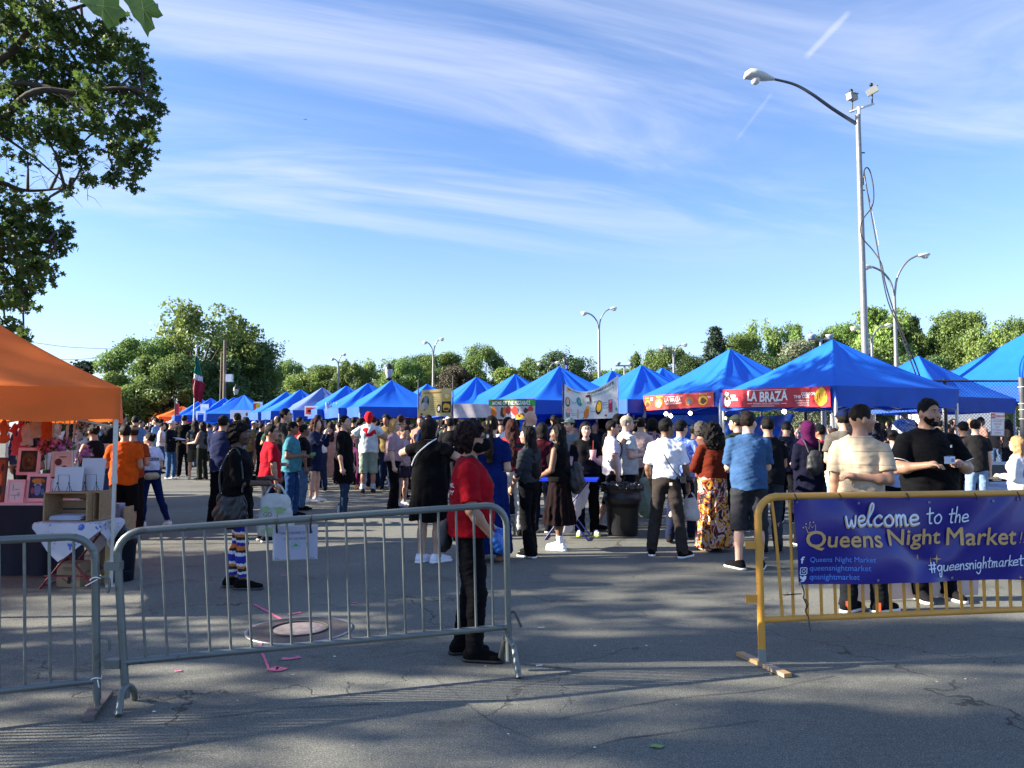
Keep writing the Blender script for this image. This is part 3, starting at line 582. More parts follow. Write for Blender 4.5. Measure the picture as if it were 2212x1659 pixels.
hang_cable('guy_wire', [(1866, 380, 21.8), (1885, 460, 21.7), (1899, 530, 21.5)], .008, GALV, 'thin grey wire beside the cables on the camera pole', 'wire')
def twin_lamp(px, top_py, Y, hl, hr, label, fork_py, heads=((0, 0), (0, 0)), bulb='c4c6c0'):
    b = base_at(px, Y); o = Vector(b); u = Y / F_PX; t = thing('street_lamp', label, 'street lamp', b, group='twin armed lamp posts across the lot'); H = lambda py: h_at(py, Y); mb = MB(); zf = H(fork_py); mb.tube([(0, 0, 0), (0, 0, zf)], [.13, .07], 8); mb.build('pole', GALV, t)
    for sx, (dx, py) in ((-1, hl), (1, hr)):
        ex = sx * dx * u; ez = H(py); a = MB(); P = catmull([(0, 0, zf - .2), (ex * .10, 0, zf + (ez - zf) * .45), (ex * .38, 0, zf + (ez - zf) * .83), (ex * .72, 0, ez)], 6); a.tube(P, .045, 6); a.build('arm', GALV, t)
        h = MB(); h.ball((ex * .88, 0, ez), (abs(ex) * .14 + .10, .13, .09), 12, Matrix.Rotation(-.15 * sx, 3, 'Y')); hh = h.build('lamp_head', paint(bulb), t); g = MB(); g.ball((ex * .92, 0, ez - .07), (.16, .12, .10), 10); g.build('lens', mat('lens_glass', (.55, .56, .50), .12), hh)
twin_lamp(1940, 547, 34, (66, 576), (76, 551), 'tall twin armed lamp right of the camera pole', 640)
twin_lamp(1295, 665, 46, (35, 676), (36, 666), 'tall thin twin armed lamp near the centre of the tree line', 712)
twin_lamp(935, 730, 56, (20, 739), (20, 732), 'twin armed lamp left of the yellow bean banner', 770)
twin_lamp(729, 763, 66, (14, 775), (14, 765), 'shortest twin armed lamp, over the left end of the blue tents', 790)
twin_lamp(1185, 780, 60, (22, 786), (22, 783), 'low twin armed lamp left of the maroon feather flag', 806)
twin_lamp(1457, 742, 50, (26, 750), (27, 744), 'twin armed lamp left of the dark spruce', 772)
twin_lamp(1888, 700, 42, (42, 709), (42, 702), 'white twin armed lamp low behind the camera pole', 742)
def flood(px, py, Y, label):
    b = base_at(px, Y); t = thing('floodlight_stand', label, 'floodlight', b); z = h_at(py, Y); mb = MB(); mb.tube([(0, 0, 0), (0, 0, z)], .04, 6); mb.tube([(-.35, 0, z), (.35, 0, z)], .03, 6); mb.build('stand', GALV, t)
    for s in (-.35, .35): m_ = MB(); m_.lathe([(.02, -.07), (.09, 0), (.11, .06), (.001, .06)], (s * .7, 0, z + .07), 12); m_.build('lamp', paint('8d989c'), t)
flood(1350, 790, 30, 'small twin headed floodlight stand behind the menu banner'); flood(1777, 733, 21, 'twin headed floodlight stand behind the right red banner tent')
def lantern(px, py, Y, label, sc):
    t = thing('lantern_post', label, 'lamp post', base_at(px, Y), group='black park lantern posts'); z = h_at(py, Y); k = sc; mb = MB(); mb.tube([(0, 0, 0), (0, 0, .8), (0, 0, .82), (0, 0, z - 1.05 * k)], [.13, .12, .07, .06], 10); mb.lathe([(.06, 0), (.14, .05), (.16, .10), (.06, .12)], (0, 0, z - 1.1 * k), 14); mb.build('post', BLK, t)
    g = MB(); g.lathe([(.12 * k, 0), (.24 * k, .30 * k), (.25 * k, .55 * k)], (0, 0, z - .97 * k), 14); g.build('glass', mat('lantern_glass', (.40, .42, .41), .15), t); c = MB(); c.lathe([(.27 * k, 0), (.25 * k, .1 * k), (.12 * k, .30 * k), (.03, .36 * k), (.03, .44 * k), (.001, .46 * k)], (0, 0, z - .42 * k), 14); c.build('cap', BLK, t)
lantern(839, 783, 34, 'black park lantern behind the tent with the red sign, the nearer of two', .72); lantern(508, 831, 52, 'small black park lantern beside the wooden pole, the farther of two', .72)
t = thing('utility_pole', 'weathered wooden utility pole in front of the big tree clump', 'utility pole', base_at(484, 46)); mb = MB(); mb.tube([(0, 0, 0), (-.05, 0, h_at(735, 46))], [.12, .09], 9); mb.tube([(-.28, 0, 0), (-.24, 0, h_at(760, 46))], .05, 6); mb.build('pole', mat('old_wood', (.15, .115, .085), .9, .3, 3, stretch=(8, 8, .6)), t)
mb = MB(); mb.box((.3, -.1, h_at(817, 46)), (.35, .3, .45)); mb.build('meter_box', WHT, t)
# wires left of the big trees
WIRE = mat('wire', (.10, .11, .13), .6)
for i, (a, b_) in enumerate((((52, 738), (245, 754)), ((80, 776), (245, 770)))):
    mb = MB(); A = at(*a, 55); B = at(*b_, 55); A2 = A + (A - B) * .9; mb.tube(catmull([A2, A.lerp(B, 0) , A.lerp(B, .5) - Vector((0, 0, .12)), B, B + (B - A) * .2], 5), .018, 4)
    mb.build('overhead_wire', WIRE, None, label=('upper overhead wire crossing the sky above the orange tent', 'lower overhead wire crossing behind the cedar')[i], cat='wire')
mb = MB(); mb.tube([at(600, 815, 95), at(1000, 806, 95)], .03, 4); mb.build('overhead_wire', WIRE, None, label='faint wire crossing the sky left of the short twin lamp', cat='wire')
# aeroplane
p = at(659, 258, 5200); t = thing('aeroplane', 'tiny distant airliner in the blue sky', 'aeroplane', tuple(p)); mb = MB(); mb.tube([(-17, 0, 0), (-14, 0, .6), (12, 0, .8), (17, 0, 1.5)], [.6, 1.9, 1.8, .5], 10); mb.build('fuselage', paint('8c93a0'), t)
mb = MB(); mb.add([(-4, 0, -.5), (4, -16, 1), (6, -16, 1), (4, 0, -.5), (-4, 0, -.9), (4, -16, .7), (6, -16, .7), (4, 0, -.9)], [(0, 1, 2, 3), (7, 6, 5, 4), (0, 4, 5, 1), (2, 6, 7, 3)]); mb.add([(-4, 0, -.5), (4, 16, 1), (6, 16, 1), (4, 0, -.5), (-4, 0, -.9), (4, 16, .7), (6, 16, .7), (4, 0, -.9)], [(3, 2, 1, 0), (4, 5, 6, 7), (1, 5, 4, 0), (3, 7, 6, 2)]); mb.build('wings', paint('8c93a0'), t)
mb = MB(); mb.add([(11, -.2, 1), (16, -.2, 7), (18, -.2, 7), (16, -.2, 1), (11, .2, 1), (16, .2, 7), (18, .2, 7), (16, .2, 1)], [(0, 1, 2, 3), (7, 6, 5, 4), (0, 4, 5, 1), (1, 5, 6, 2), (2, 6, 7, 3)]); mb.build('tail', paint('8c93a0'), t)

# ================================================================== tents
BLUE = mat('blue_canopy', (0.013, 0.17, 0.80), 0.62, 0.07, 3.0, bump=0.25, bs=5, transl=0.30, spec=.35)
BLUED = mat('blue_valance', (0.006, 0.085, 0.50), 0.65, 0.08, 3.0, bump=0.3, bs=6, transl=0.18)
PALEB = mat('faded_blue_canopy', (0.13, 0.22, 0.52), 0.65, 0.1, 3.0, bump=0.3, bs=5, transl=0.30)
ORNG = mat('orange_canopy', (1.0, 0.225, 0.032), 0.65, 0.06, 3.0, bump=0.3, bs=4, transl=0.42); REDC = mat('maroon_canopy', (.18, .02, .05), .7, transl=.25)
LEGM = mat('tent_leg', (0.52, 0.52, 0.50), 0.4, 0.08, 6, metal=0.3)
def canopy_z(i, j, eave, rise, seed, sag, wr):
    t = max(abs(i), abs(j)); c = (min(abs(i), abs(j)) / t) if t > 1e-6 else 0
    f = (1 - t); z = eave + rise * (0.80 * f + 0.20 * f * f) + (0 if t > .1 else -.01)
    z -= sag * (1 - c ** 2) * 4 * t * (1 - t)
    ang = math.atan2(j, i); z += wr * math.sin(ang * 9 + seed) * math.sin(ang * 4 + seed * 2.3) * 4 * t * (1 - t) * .9
    return z
def tent(name, label, px, peak_py, w=3.05, l=3.05, rot=23, Yc=None, peak=3.29, eave=2.25, val=0.36, m=BLUE, mv=BLUED, N=22, legs=True, truss=False, group='blue canopy tents of the market', seed=None, walls=(), pos=None, wr=0.02, legh=0, cat='tent'):
    if pos is None:
        if Yc is None: Yc = F_PX * (peak - CAM_H) / (HZ - peak_py)
        p = at(px, peak_py, Yc); peak = p.z; x, y = p.x, p.y
    else: x, y = pos
    seed = px * .37 if seed is None else seed
    t = thing(name, label, cat, (x, y, 0), R(rot), group); V = []; Fc = []
    n_ = N; K_ = 4 * n_
    for r_ in range(n_ + 1):
        for k in range(K_):
            sd_, c = divmod(k, n_); c = -1 + 2 * c / n_; tt = .012 + .988 * r_ / n_; i, j = ((c, -1), (1, c), (-c, 1), (-1, -c))[sd_]; z = canopy_z(i * tt, j * tt, eave, peak - eave, seed, .07, 0) + wr * (math.sin(c * 7 + seed + sd_) + .6 * math.sin(c * 15 + seed * 2.3 + sd_)) * (1 - c * c) ** .5 * tt * (1 - tt) * 2.6; V.append((i * tt * w / 2, j * tt * l / 2, z))
    Fc = [(r_ * K_ + k, (r_ + 1) * K_ + k, (r_ + 1) * K_ + (k + 1) % K_, r_ * K_ + (k + 1) % K_) for r_ in range(n_) for k in range(K_)]
    mb = MB(); mb.add(V, Fc, True); mb.build('canopy', m, t)
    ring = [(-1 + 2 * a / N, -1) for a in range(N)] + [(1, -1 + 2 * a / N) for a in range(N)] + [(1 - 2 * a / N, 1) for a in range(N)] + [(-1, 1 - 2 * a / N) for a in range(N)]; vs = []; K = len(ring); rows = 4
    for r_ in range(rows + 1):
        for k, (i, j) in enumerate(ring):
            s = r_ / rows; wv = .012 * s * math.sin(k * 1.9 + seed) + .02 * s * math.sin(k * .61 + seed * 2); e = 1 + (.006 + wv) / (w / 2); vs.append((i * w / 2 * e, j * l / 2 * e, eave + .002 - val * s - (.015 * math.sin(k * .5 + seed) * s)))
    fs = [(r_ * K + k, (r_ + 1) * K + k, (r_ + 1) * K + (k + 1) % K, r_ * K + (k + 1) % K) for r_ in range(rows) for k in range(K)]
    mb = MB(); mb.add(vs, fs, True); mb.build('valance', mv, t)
    if legs:
        for sx, sy in ((-1, -1), (1, -1), (1, 1), (-1, 1)):
            mb = MB(); X, Yy = sx * (w / 2 - .03), sy * (l / 2 - .03); mb.box((X, Yy, .75), (.032, .032, 1.5)); mb.box((X, Yy, (eave - .02 + 1.0) / 2), (.042, .042, eave - 1.02)); mb.box((X, Yy, .01), (.1, .1, .02)); mb.box((X, Yy, 1.02), (.055, .055, .07)); mb.build('leg', LEGM, t)
    if truss:
        mb = MB(); z0, z1 = eave - .38, eave - .06
        for sy in (-1, 1):
            for k in range(2):
                xa, xb = -w / 2 + .06 + k * (w - .12) / 2, -w / 2 + .06 + (k + 1) * (w - .12) / 2
                for za, zb in ((z0, z1), (z1, z0)): mb.tube([(xa, sy * (l / 2 - .05), za), (xb, sy * (l / 2 - .05), zb)], .013, 5)
        for sx in (-1, 1):
            for k in range(2):
                ya, yb = -l / 2 + .06 + k * (l - .12) / 2, -l / 2 + .06 + (k + 1) * (l - .12) / 2
                for za, zb in ((z0, z1), (z1, z0)): mb.tube([(sx * (w / 2 - .05), ya, za), (sx * (w / 2 - .05), yb, zb)], .013, 5)
        for sx, sy in ((-1, -1), (1, -1), (1, 1), (-1, 1)): mb.tube([(sx * (w / 2 - .05), sy * (l / 2 - .05), z1), (0, 0, peak - .22)], .014, 5)
        mb.tube([(0, 0, peak - .5), (0, 0, peak - .03)], .02, 6); mb.build('truss', LEGM, t)
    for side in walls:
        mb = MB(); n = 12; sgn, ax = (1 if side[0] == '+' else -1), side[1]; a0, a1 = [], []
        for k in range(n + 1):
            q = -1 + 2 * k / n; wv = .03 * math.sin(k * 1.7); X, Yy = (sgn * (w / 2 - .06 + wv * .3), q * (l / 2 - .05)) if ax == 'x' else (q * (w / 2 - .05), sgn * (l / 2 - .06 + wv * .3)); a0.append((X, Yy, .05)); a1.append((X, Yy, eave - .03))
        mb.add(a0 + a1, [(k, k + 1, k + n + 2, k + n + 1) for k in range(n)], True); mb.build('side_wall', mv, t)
    return t, (x, y), peak
T1, T1c, _ = tent('canopy_tent', 'large blue tent nearest the fence with the bright red banner on its left face', 1798, 731, rot=23, truss=True, N=30, wr=.015)
T2, T2c, _ = tent('canopy_tent', 'blue tent with the pale red banner, touching the nearest large tent', 1577, 752, rot=23, truss=True, N=30, Yc=18.7, eave=2.36, wr=.03)
tent('canopy_tent', 'dark blue tent with strong folds left of the pale red banner tent', 1386, 787, rot=26, N=24, wr=.05, walls=('+x', '+y'))
tent('canopy_tent', 'small blue tent peak showing between two bigger tents, right of the menu banner', 1431, 793, rot=20, N=16)
tent('canopy_tent', 'blue tent mostly hidden behind the white menu banner', 1322, 799, rot=26, N=18)
T_O, T_Oc, _ = tent('canopy_tent', 'dark blue tent behind the pizza banner with the feather flag over it', 1208, 790, rot=24, N=26, wr=.045, walls=('+x', '+y'))
tent('canopy_tent', 'blue tent left of the pizza banner tent, its flank streaked with folds', 1113, 807, rot=25, N=22, wr=.05)
tent('canopy_tent', 'folded blue tent right of the yellow bean banner', 1029, 813, rot=25, N=24, wr=.05)
tent('canopy_tent', 'small pale blue tent peak behind the yellow bean banner', 923, 828, rot=25, N=16)
T_K, T_Kc, _ = tent('canopy_tent', 'blue tent with the red cake sign hanging under it', 846, 820, rot=24, N=26, wr=.012, truss=True)
for px, py, lab, m in ((795, 826, 'blue tent just left of the one with the red cake sign', BLUE), (748, 832, 'blue tent over the hanging bags, third left of the cake sign tent', BLUE), (696, 836, 'faded pale blue tent in the long left row', PALEB), (649, 840, 'blue tent left of the faded one', BLUE), (619, 845, 'leftmost blue tent of the long row, right of the yellow menu board', BLUE),
                       (456, 859, 'second blue tent from the flag pole', BLUE), (436, 861, 'blue tent directly right of the flag pole', BLUE), (485, 858, 'third blue tent from the flag pole', BLUE), (506, 857, 'blue tent below the small lantern post', BLUE)):
    tent('canopy_tent', lab, px, py, rot=27, N=16, m=m, mv=BLUED, wr=.035)
T_E, T_Ec, _ = tent('canopy_tent', 'far blue tent with side walls and a pale sign, left of the yellow menu board', 527, 852, rot=4, N=18, walls=('-x', '+x', '+y'))
tent('canopy_tent', 'small blue tent behind the right tent, below the tall twin lamp', 1984, 767, rot=30, N=20, peak=3.29, Yc=19.6)
T_T, T_Tc, _ = tent('canopy_tent', 'biggest blue tent, behind the chain link fence and cut by the right edge', 2262, 692, rot=12, w=5.2, l=5.2, Yc=21.5, eave=2.62, val=.42, N=26, truss=True)
for k in range(9):
    px = 298 + k * 12.0; py = 880 - k * .6 + (k % 3) * .8
    tent('canopy_tent', 'small orange tent in the far row at the foot of the big trees', px, py, rot=30, N=12, m=ORNG, mv=ORNG, group='far row of orange tents', Yc=66 - k * 2.0)
tent('canopy_tent', 'dark maroon tent at the left end of the far orange row', 283, 890, rot=30, N=12, m=REDC, mv=REDC, group=None, Yc=70)
# orange tent, left foreground: turned so that its right side is seen edge on
cr = at(260, 837, 7.5); OW = 3.05; OE = cr.z; oa = R(27); oX = Vector((math.cos(oa), math.sin(oa), 0)); oY = Vector((-math.sin(oa), math.cos(oa), 0)); oc = Vector((cr.x, 7.5, 0)) - oX * OW / 2 + oY * OW / 2
OT, _, _ = tent('canopy_tent', 'big orange tent in the left foreground shading a stall of pictures', 0, 0, OW, OW, 27, peak=2.88, eave=OE, val=.325, m=ORNG, mv=ORNG, N=36, group=None, pos=(oc.x, oc.y), wr=.012, truss=True)

for x_, y_, k_ in ((-10.6, 11.9, 'nearer'), (-11.6, 15.3, 'farther')): tent('canopy_tent', 'unseen orange tent added for shade, the ' + k_ + ' of the two beyond the picture stall', 0, 0, rot=27, peak=3.4, eave=2.2, m=ORNG, mv=ORNG, group=None, pos=(x_, y_), N=12)  # both tents are added out of view, to shade the ground on the left
# banners -------------------------------------------------------------
REDB = mat('red_banner', (.60, .022, .04), .55, .18, 5, transl=.15); REDB2 = mat('faded_red_banner', (.72, .07, .05), .55, .15, 5, transl=.15); WPR = paint('f2efe8', rough=.6); YEL = paint('f0b52c', rough=.6); BRN = paint('5a2a16', rough=.6); GRY = paint('7d8890', rough=.6); ORP = paint('e07a28', rough=.6); BLKP = paint('17120f', rough=.6)
def face_plane(tc, w, l, rot, side, eave, off=.035, wave=None):
    """plane lying on the left (-x) or front (-y) face of a tent"""
    c = Vector((tc[0], tc[1], eave)); ca, sa = math.cos(R(rot)), math.sin(R(rot)); X = Vector((ca, sa, 0)); Yv = Vector((-sa, ca, 0))
    if side == '-x': return Plane(c - X * (w / 2 + off), -Yv, (0, 0, 1), wave)
    return Plane(c - Yv * (l / 2 + off), X, (0, 0, 1), wave)
wv = lambda u, v: .012 * math.sin(u * 5 + v * 3) + .008 * math.sin(u * 13)
def quad_edge(pl, tl, tr, br, bl):
    A, B, C2, D2 = (pl.hit(*q) for q in (bl, br, tr, tl))
    def edge(a, b, u, v): return tuple((A[k] * (1 - a) + B[k] * a) * (1 - b) + (D2[k] * (1 - a) + C2[k] * a) * b for k in (0, 1))
    return edge
def banner(pl, tl, tr, br, bl, m, label, name='banner', nu=24, nv=4, cat='banner', grp=None):
    ed = quad_edge(pl, tl, tr, br, bl); o = pl.sheet(name, m, 0, 0, 1, 1, nu, nv, 0, None, .004, ed, label=label, cat=cat, group=grp); return o, ed
def on(ed):
    """(a,b) in 0..1 of a banner -> plane coordinates"""
    return lambda a, b: ed(a, b, 0, 0)
def btext(pl, ed, s, m, a0, b0, a1, b1, parent, bold=.02, name='lettering', curve=None, mirror=False):
    V, fs, _ = txt(s, bold); mb = MB(); out = []
    for x, y in V:
        if mirror: x = 1 - x
        a = a0 + (a1 - a0) * x; b_ = b0 + (b1 - b0) * y + (curve(x) if curve else 0); u, v = ed(a, b_, 0, 0); out.append(pl.p(u, v, .010))
    mb.add(out, fs); return mb.build(name, m, parent)
def bshape(pl, ed, pts, m, parent, name='print', off=.005, mb=None):
    own = mb is None; mb = mb or MB()
    if len(pts) == 4:
        n = max(1, int(abs(pts[1][0] - pts[0][0]) * 26)); L2 = lambda p, q, t_: (p[0] + (q[0] - p[0]) * t_, p[1] + (q[1] - p[1]) * t_); vs = [pl.p(*ed(*L2(p, q, k / n), 0, 0), off) for p, q in ((pts[0], pts[1]), (pts[3], pts[2])) for k in range(n + 1)]; mb.add(vs, [(k, k + 1, k + n + 2, k + n + 1) for k in range(n)]); return mb.build(name, m, parent) if own else mb
    mb.add([pl.p(*ed(a, b_, 0, 0), off) for a, b_ in pts], [tuple(range(len(pts)))]); return mb.build(name, m, parent) if own else mb
def oval(a, b_, ra, rb, n=20, jit=0.0, rot=0.0): return [(a + (ra * math.cos(t_) * math.cos(rot) - rb * .25 * math.sin(t_) * math.sin(rot)) * (1 + jit * math.sin(3 * t_ + a * 31)), b_ + rb * math.sin(t_) * (1 + jit * math.sin(4 * t_ + b_ * 17))) for t_ in [2 * math.pi * k / n for k in range(n)]]
def rectab(a0, b0, a1, b1): return [(a0, b0), (a1, b0), (a1, b1), (a0, b1)]
# bright red banner on the nearest blue tent
pl = face_plane(T1c, 3.05, 3.05, 23, '-x', 2.25, .05, wv); bn, ed = banner(pl, (1560, 842), (1794, 834), (1794, 879), (1560, 880), REDB, 'bright red food banner with large cream lettering LA BRAZA', nv=4)
btext(pl, ed, 'LA BRAZA', WPR, .27, .30, .655, .84, bn, .03, curve=lambda x: .08 * (2 * x - 1) ** 2 - .02); btext(pl, ed, 'SPANISH FOOD ADDICTIONS', WPR, .33, .14, .58, .24, bn, .01)
for a0, a1, b_ in ((.27, .32, .18), (.59, .64, .18), (.28, .64, .90), (.31, .53, .05)): bshape(pl, ed, rectab(a0, b_, a1, b_ + .025), WPR, bn, 'rule')
btext(pl, ed, 'FRESH', WPR, .095, .55, .15, .70, bn, .03); btext(pl, ed, 'KABOB', WPR, .105, .36, .18, .52, bn, .03)
btext(pl, ed, 'CORN ON', WPR, .765, .58, .88, .74, bn, .03); btext(pl, ed, 'THE COB', WPR, .71, .44, .83, .60, bn, .03)
for k, s in enumerate(('JALAPENO BUTTER', 'HONEY BUTTER', 'PARMESAN')): btext(pl, ed, s, WPR, .72 + k * .012, .28 - k * .11, .83, .355 - k * .11, bn, 0)
for (a, b_, ra, rb, m_) in ((.055, .5, .038, .44, BLKP), (.055, .32, .034, .28, WPR), (.06, .62, .024, .24, BRN), (.052, .75, .02, .12, WPR), (.925, .5, .05, .44, YEL)): bshape(pl, ed, oval(a, b_, ra, rb, jit=.06), m_, bn, 'food_picture', .005 + .001 * (m_ is not BLKP))
for k in range(5): bshape(pl, ed, [(.892 + k * .015, .32 + (k % 2) * .08), (.898 + k * .015, .32 + (k % 2) * .08), (.906 + k * .015, .68), (.900 + k * .015, .68)], BRN, bn, 'grill_mark', .009)
# pale red banner on the second tent
pl = face_plane(T2c, 3.05, 3.05, 23, '-x', 2.36, .05, wv); bn, ed = banner(pl, (1390, 856), (1541, 846), (1541, 878), (1389, 887), REDB2, 'paler red food banner with four round dish pictures beside LA BRAZA')
btext(pl, ed, 'LA BRAZA', WPR, .34, .46, .58, .76, bn, .03, curve=lambda x: .04 * (2 * x - 1) ** 2)
for a0, a1, b_ in ((.35, .6, .83), (.35, .59, .38), (.36, .58, .33), (.11, .16, .84), (.11, .16, .74), (.11, .16, .66), (.92, .965, .68), (.93, .965, .60)): bshape(pl, ed, rectab(a0, b_, a1, b_ + .03), WPR, bn, 'rule')
for (a, b_, ra, rb, m1, m2) in ((.07, .42, .047, .30, ORP, BRN), (.255, .45, .052, .32, YEL, WPR), (.69, .46, .058, .32, ORP, GRY), (.865, .46, .062, .33, YEL, BRN)):
    bshape(pl, ed, oval(a, b_, ra, rb), m1, bn, 'food_picture'); bshape(pl, ed, oval(a + .004, b_ - .04, ra * .66, rb * .62, jit=.15), m2, bn, 'food_picture', .008)
for a0, a1, b_ in ((.03, .09, .80), (.22, .30, .86), (.81, .92, .86)): bshape(pl, ed, rectab(a0, b_, a1, b_ + .07), YEL, bn, 'dish_name')
# string of bulbs under the two tents
BULB = mat('bulb_glow', (1.0, .86, .62), .4, emit=6.0)
for px, py, Y, lab in ((1438.5, 894, 17.4, 'lit round bulb, left of the pair under the pale red banner'), (1449, 898.5, 17.3, 'lit round bulb, right and lower of the pair under the pale red banner'), (1491, 892.5, 17.2, 'lit round bulb alone under the middle of the pale red banner'), (1694, 889, 14.6, 'warm lit bulb under the bright red banner'), (1565, 904, 16.2, 'warm lit bulb right of the two white tent legs')):
    c = at(px, py, Y); t = thing('light_bulb', lab, 'light bulb', tuple(c), group='string light bulbs under the food tents'); mb = MB(); mb.ball((0, 0, 0), .043, 14); mb.build('globe', BULB, t); mb = MB(); mb.tube([(0, 0, .04), (0, 0, .09)], .017, 8); mb.tube([(0, 0, .09), (0, 0, .22)], .004, 4); mb.build('socket', BLK, t)
# cake sign
SIGNR = mat('maroon_sign', (.25, .012, .03), .6)
bn, ed = banner(Plane(at(870, 898, 27.2), (1, .05, 0), (0, 0, 1)), (838, 890), (901, 893), (901, 907), (838, 905), SIGNR, 'dark red sign reading TWISTED CAKE under a blue tent', 'sign', 1, 1, 'sign')
pk = Plane(at(870, 898, 27.2), (1, .05, 0), (0, 0, 1)); btext(pk, ed, 'TWISTED CAKE', WPR, .08, .22, .93, .78, bn, .02)
for tl, tr, br, bl, m_, lab in (((768, 890), (800, 889), (800, 903), (768, 903), REDB, 'small red sign left of the dark red cake sign'), ((805, 889), (836, 890), (836, 902), (805, 902), WPR, 'small white notice left of the dark red cake sign')):
    b2, e2 = banner(pk, tl, tr, br, bl, m_, lab, 'sign', 1, 1, 'sign')
    for k in range(3): bshape(pk, e2, rectab(.15, .25 + k * .2, .8, .33 + k * .2), WPR if m_ is REDB else GRY, b2, 'text_line')
# yellow bean banner between two thin poles
YB = mat('yellow_banner', (.72, .60, .26), .6, .14, 4, transl=.3); pl = Plane(at(940, 860, 22.5), (1, .03, 0), (0, 0, 1), lambda u, v: .02 * math.sin(u * 8) * (1 + .4 * v)); bn, ed = banner(pl, (911, 843), (976, 838), (975, 899), (902, 900), YB, 'yellow menu banner with round bean pictures, tied between two thin poles', nu=20, nv=8)
for a, b_, ra, rb, m_, o_ in ((.17, .50, .12, .28, BLKP, .005), (.17, .64, .065, .15, GRY, .008), (.12, .38, .075, .15, paint('c3b9ae', rough=.6), .008), (.215, .38, .065, .14, paint('a89c92', rough=.6), .009), (.61, .28, .065, .16, BLKP, .005), (.61, .28, .035, .09, WPR, .008)): bshape(pl, ed, oval(a, b_, ra, rb), m_, bn, 'food_picture', o_)
bshape(pl, ed, rectab(.70, .13, .98, .53), BLKP, bn, 'food_picture'); bshape(pl, ed, oval(.84, .32, .11, .15, jit=.1), YEL, bn, 'food_picture', .008); bshape(pl, ed, oval(.84, .26, .08, .05), BRN, bn, 'food_picture', .010); bshape(pl, ed, oval(.84, .70, .12, .15, jit=.08), YEL, bn, 'food_picture', .006); bshape(pl, ed, oval(.84, .72, .07, .08, jit=.2), paint('e9dfa0', rough=.6), bn, 'food_picture', .009)
for k in range(7): bshape(pl, ed, rectab(.36, .70 - k * .075, .36 + .16 + .03 * (k % 3), .715 - k * .075), paint('9a8350', rough=.6), bn, 'text_line')
bshape(pl, ed, rectab(.1, .86, .66, .90), paint('9a6a30', rough=.6), bn, 'title_line'); bshape(pl, ed, rectab(.08, .05, .14, .12), BLKP, bn, 'title_line')
for px, py, lab in ((905, 820, 'thin pole holding the left edge of the yellow bean banner'), (978, 812, 'thin pole holding the right edge of the yellow bean banner')):
    b_ = base_at(px if px > 950 else 903, 22.55); mb = MB(); mb.tube([(0, 0, 0), (0, 0, h_at(py, 22.55))], .02, 6); mb.build('pole', DKG, None, label=lab, cat='pole', loc=b_)
# pizza banner and the white cloth beside it
GRN = paint('157a3c', rough=.6); WB = mat('white_banner', (.66, .63, .64), .6, .1, 5, transl=.3); pl = Plane(at(1108, 880, 18.3), (1, .02, 0), (0, 0, 1), lambda u, v: .035 * math.sin(u * 4.5 + v) + .02 * math.sin(u * 12 + v * 5))
bn, ed = banner(pl, (1055, 863), (1156, 861), (1156, 907), (1056, 905), WB, 'white food banner with a green band reading HOME OF THE PIZZABALL', nu=24, nv=6)
bshape(pl, ed, rectab(0, .66, 1, .955), GRN, bn, 'green_band', .004); bshape(pl, ed, rectab(0, .955, 1, 1), REDB, bn, 'red_edge', .004); btext(pl, ed, 'HOME OF THE PIZZABALL', WPR, .09, .71, .90, .91, bn, .03)
for a, b_, ra, rb, m_ in ((.11, .36, .06, .28, ORP), (.30, .34, .05, .26, BRN), (.34, .40, .035, .22, ORP), (.42, .44, .06, .20, REDB2), (.56, .42, .07, .22, REDB2), (.66, .14, .09, .12, YEL), (.80, .42, .05, .14, BRN), (.90, .52, .06, .14, REDB2), (.46, .16, .10, .24, WPR), (.70, .2, .07, .1, BRN)): bshape(pl, ed, oval(a, b_, ra, rb, jit=.12), m_, bn, 'food_picture', .005 + .0008 * (a * 7 % 3))
bn, ed = banner(pl, (979, 872), (1056, 873), (1056, 902), (980, 903), mat('crumpled_white_cloth', (.60, .56, .60), .7, .25, 3, bump=1, bs=4, transl=.3), 'plain crumpled white cloth hanging left of the pizza banner', nu=30, nv=6)
# white menu banner, sagging top edge
MW = mat('menu_banner', (.82, .84, .82), .6, .05, 5, transl=.35); pl = Plane(at(1276, 860, 16.4), (1, -.02, 0), (0, 0, 1), lambda u, v: .03 * math.sin(u * 3.2 + v * 2) + .012 * math.sin(u * 11 + v * 6))
A, B, C2, D2 = (pl.hit(*q) for q in ((1218, 907), (1334, 903), (1332, 813), (1220, 829)))
def ed(a, b_, u, v):
    p_ = [(A[k] * (1 - a) + B[k] * a) * (1 - b_) + (D2[k] * (1 - a) + C2[k] * a) * b_ for k in (0, 1)]; p_[1] -= .23 * math.sin(math.pi * a ** .85) * b_ ** 1.3; return tuple(p_)
bn = pl.sheet('banner', MW, 0, 0, 1, 1, 26, 10, 0, None, .004, ed, label='tall white menu banner with a sagging top edge and food pictures', cat='banner')
TEAL = paint('2d8f96', rough=.6); DTL = paint('20484c', rough=.6)
btext(pl, ed, 'mementurs', DTL, .44, .86, .94, .955, bn, .02); btext(pl, ed, 'Dehors suenos', TEAL, .50, .74, .94, .83, bn, 0); bshape(pl, ed, rectab(.08, .92, .30, .945), TEAL, bn, 'title_line')
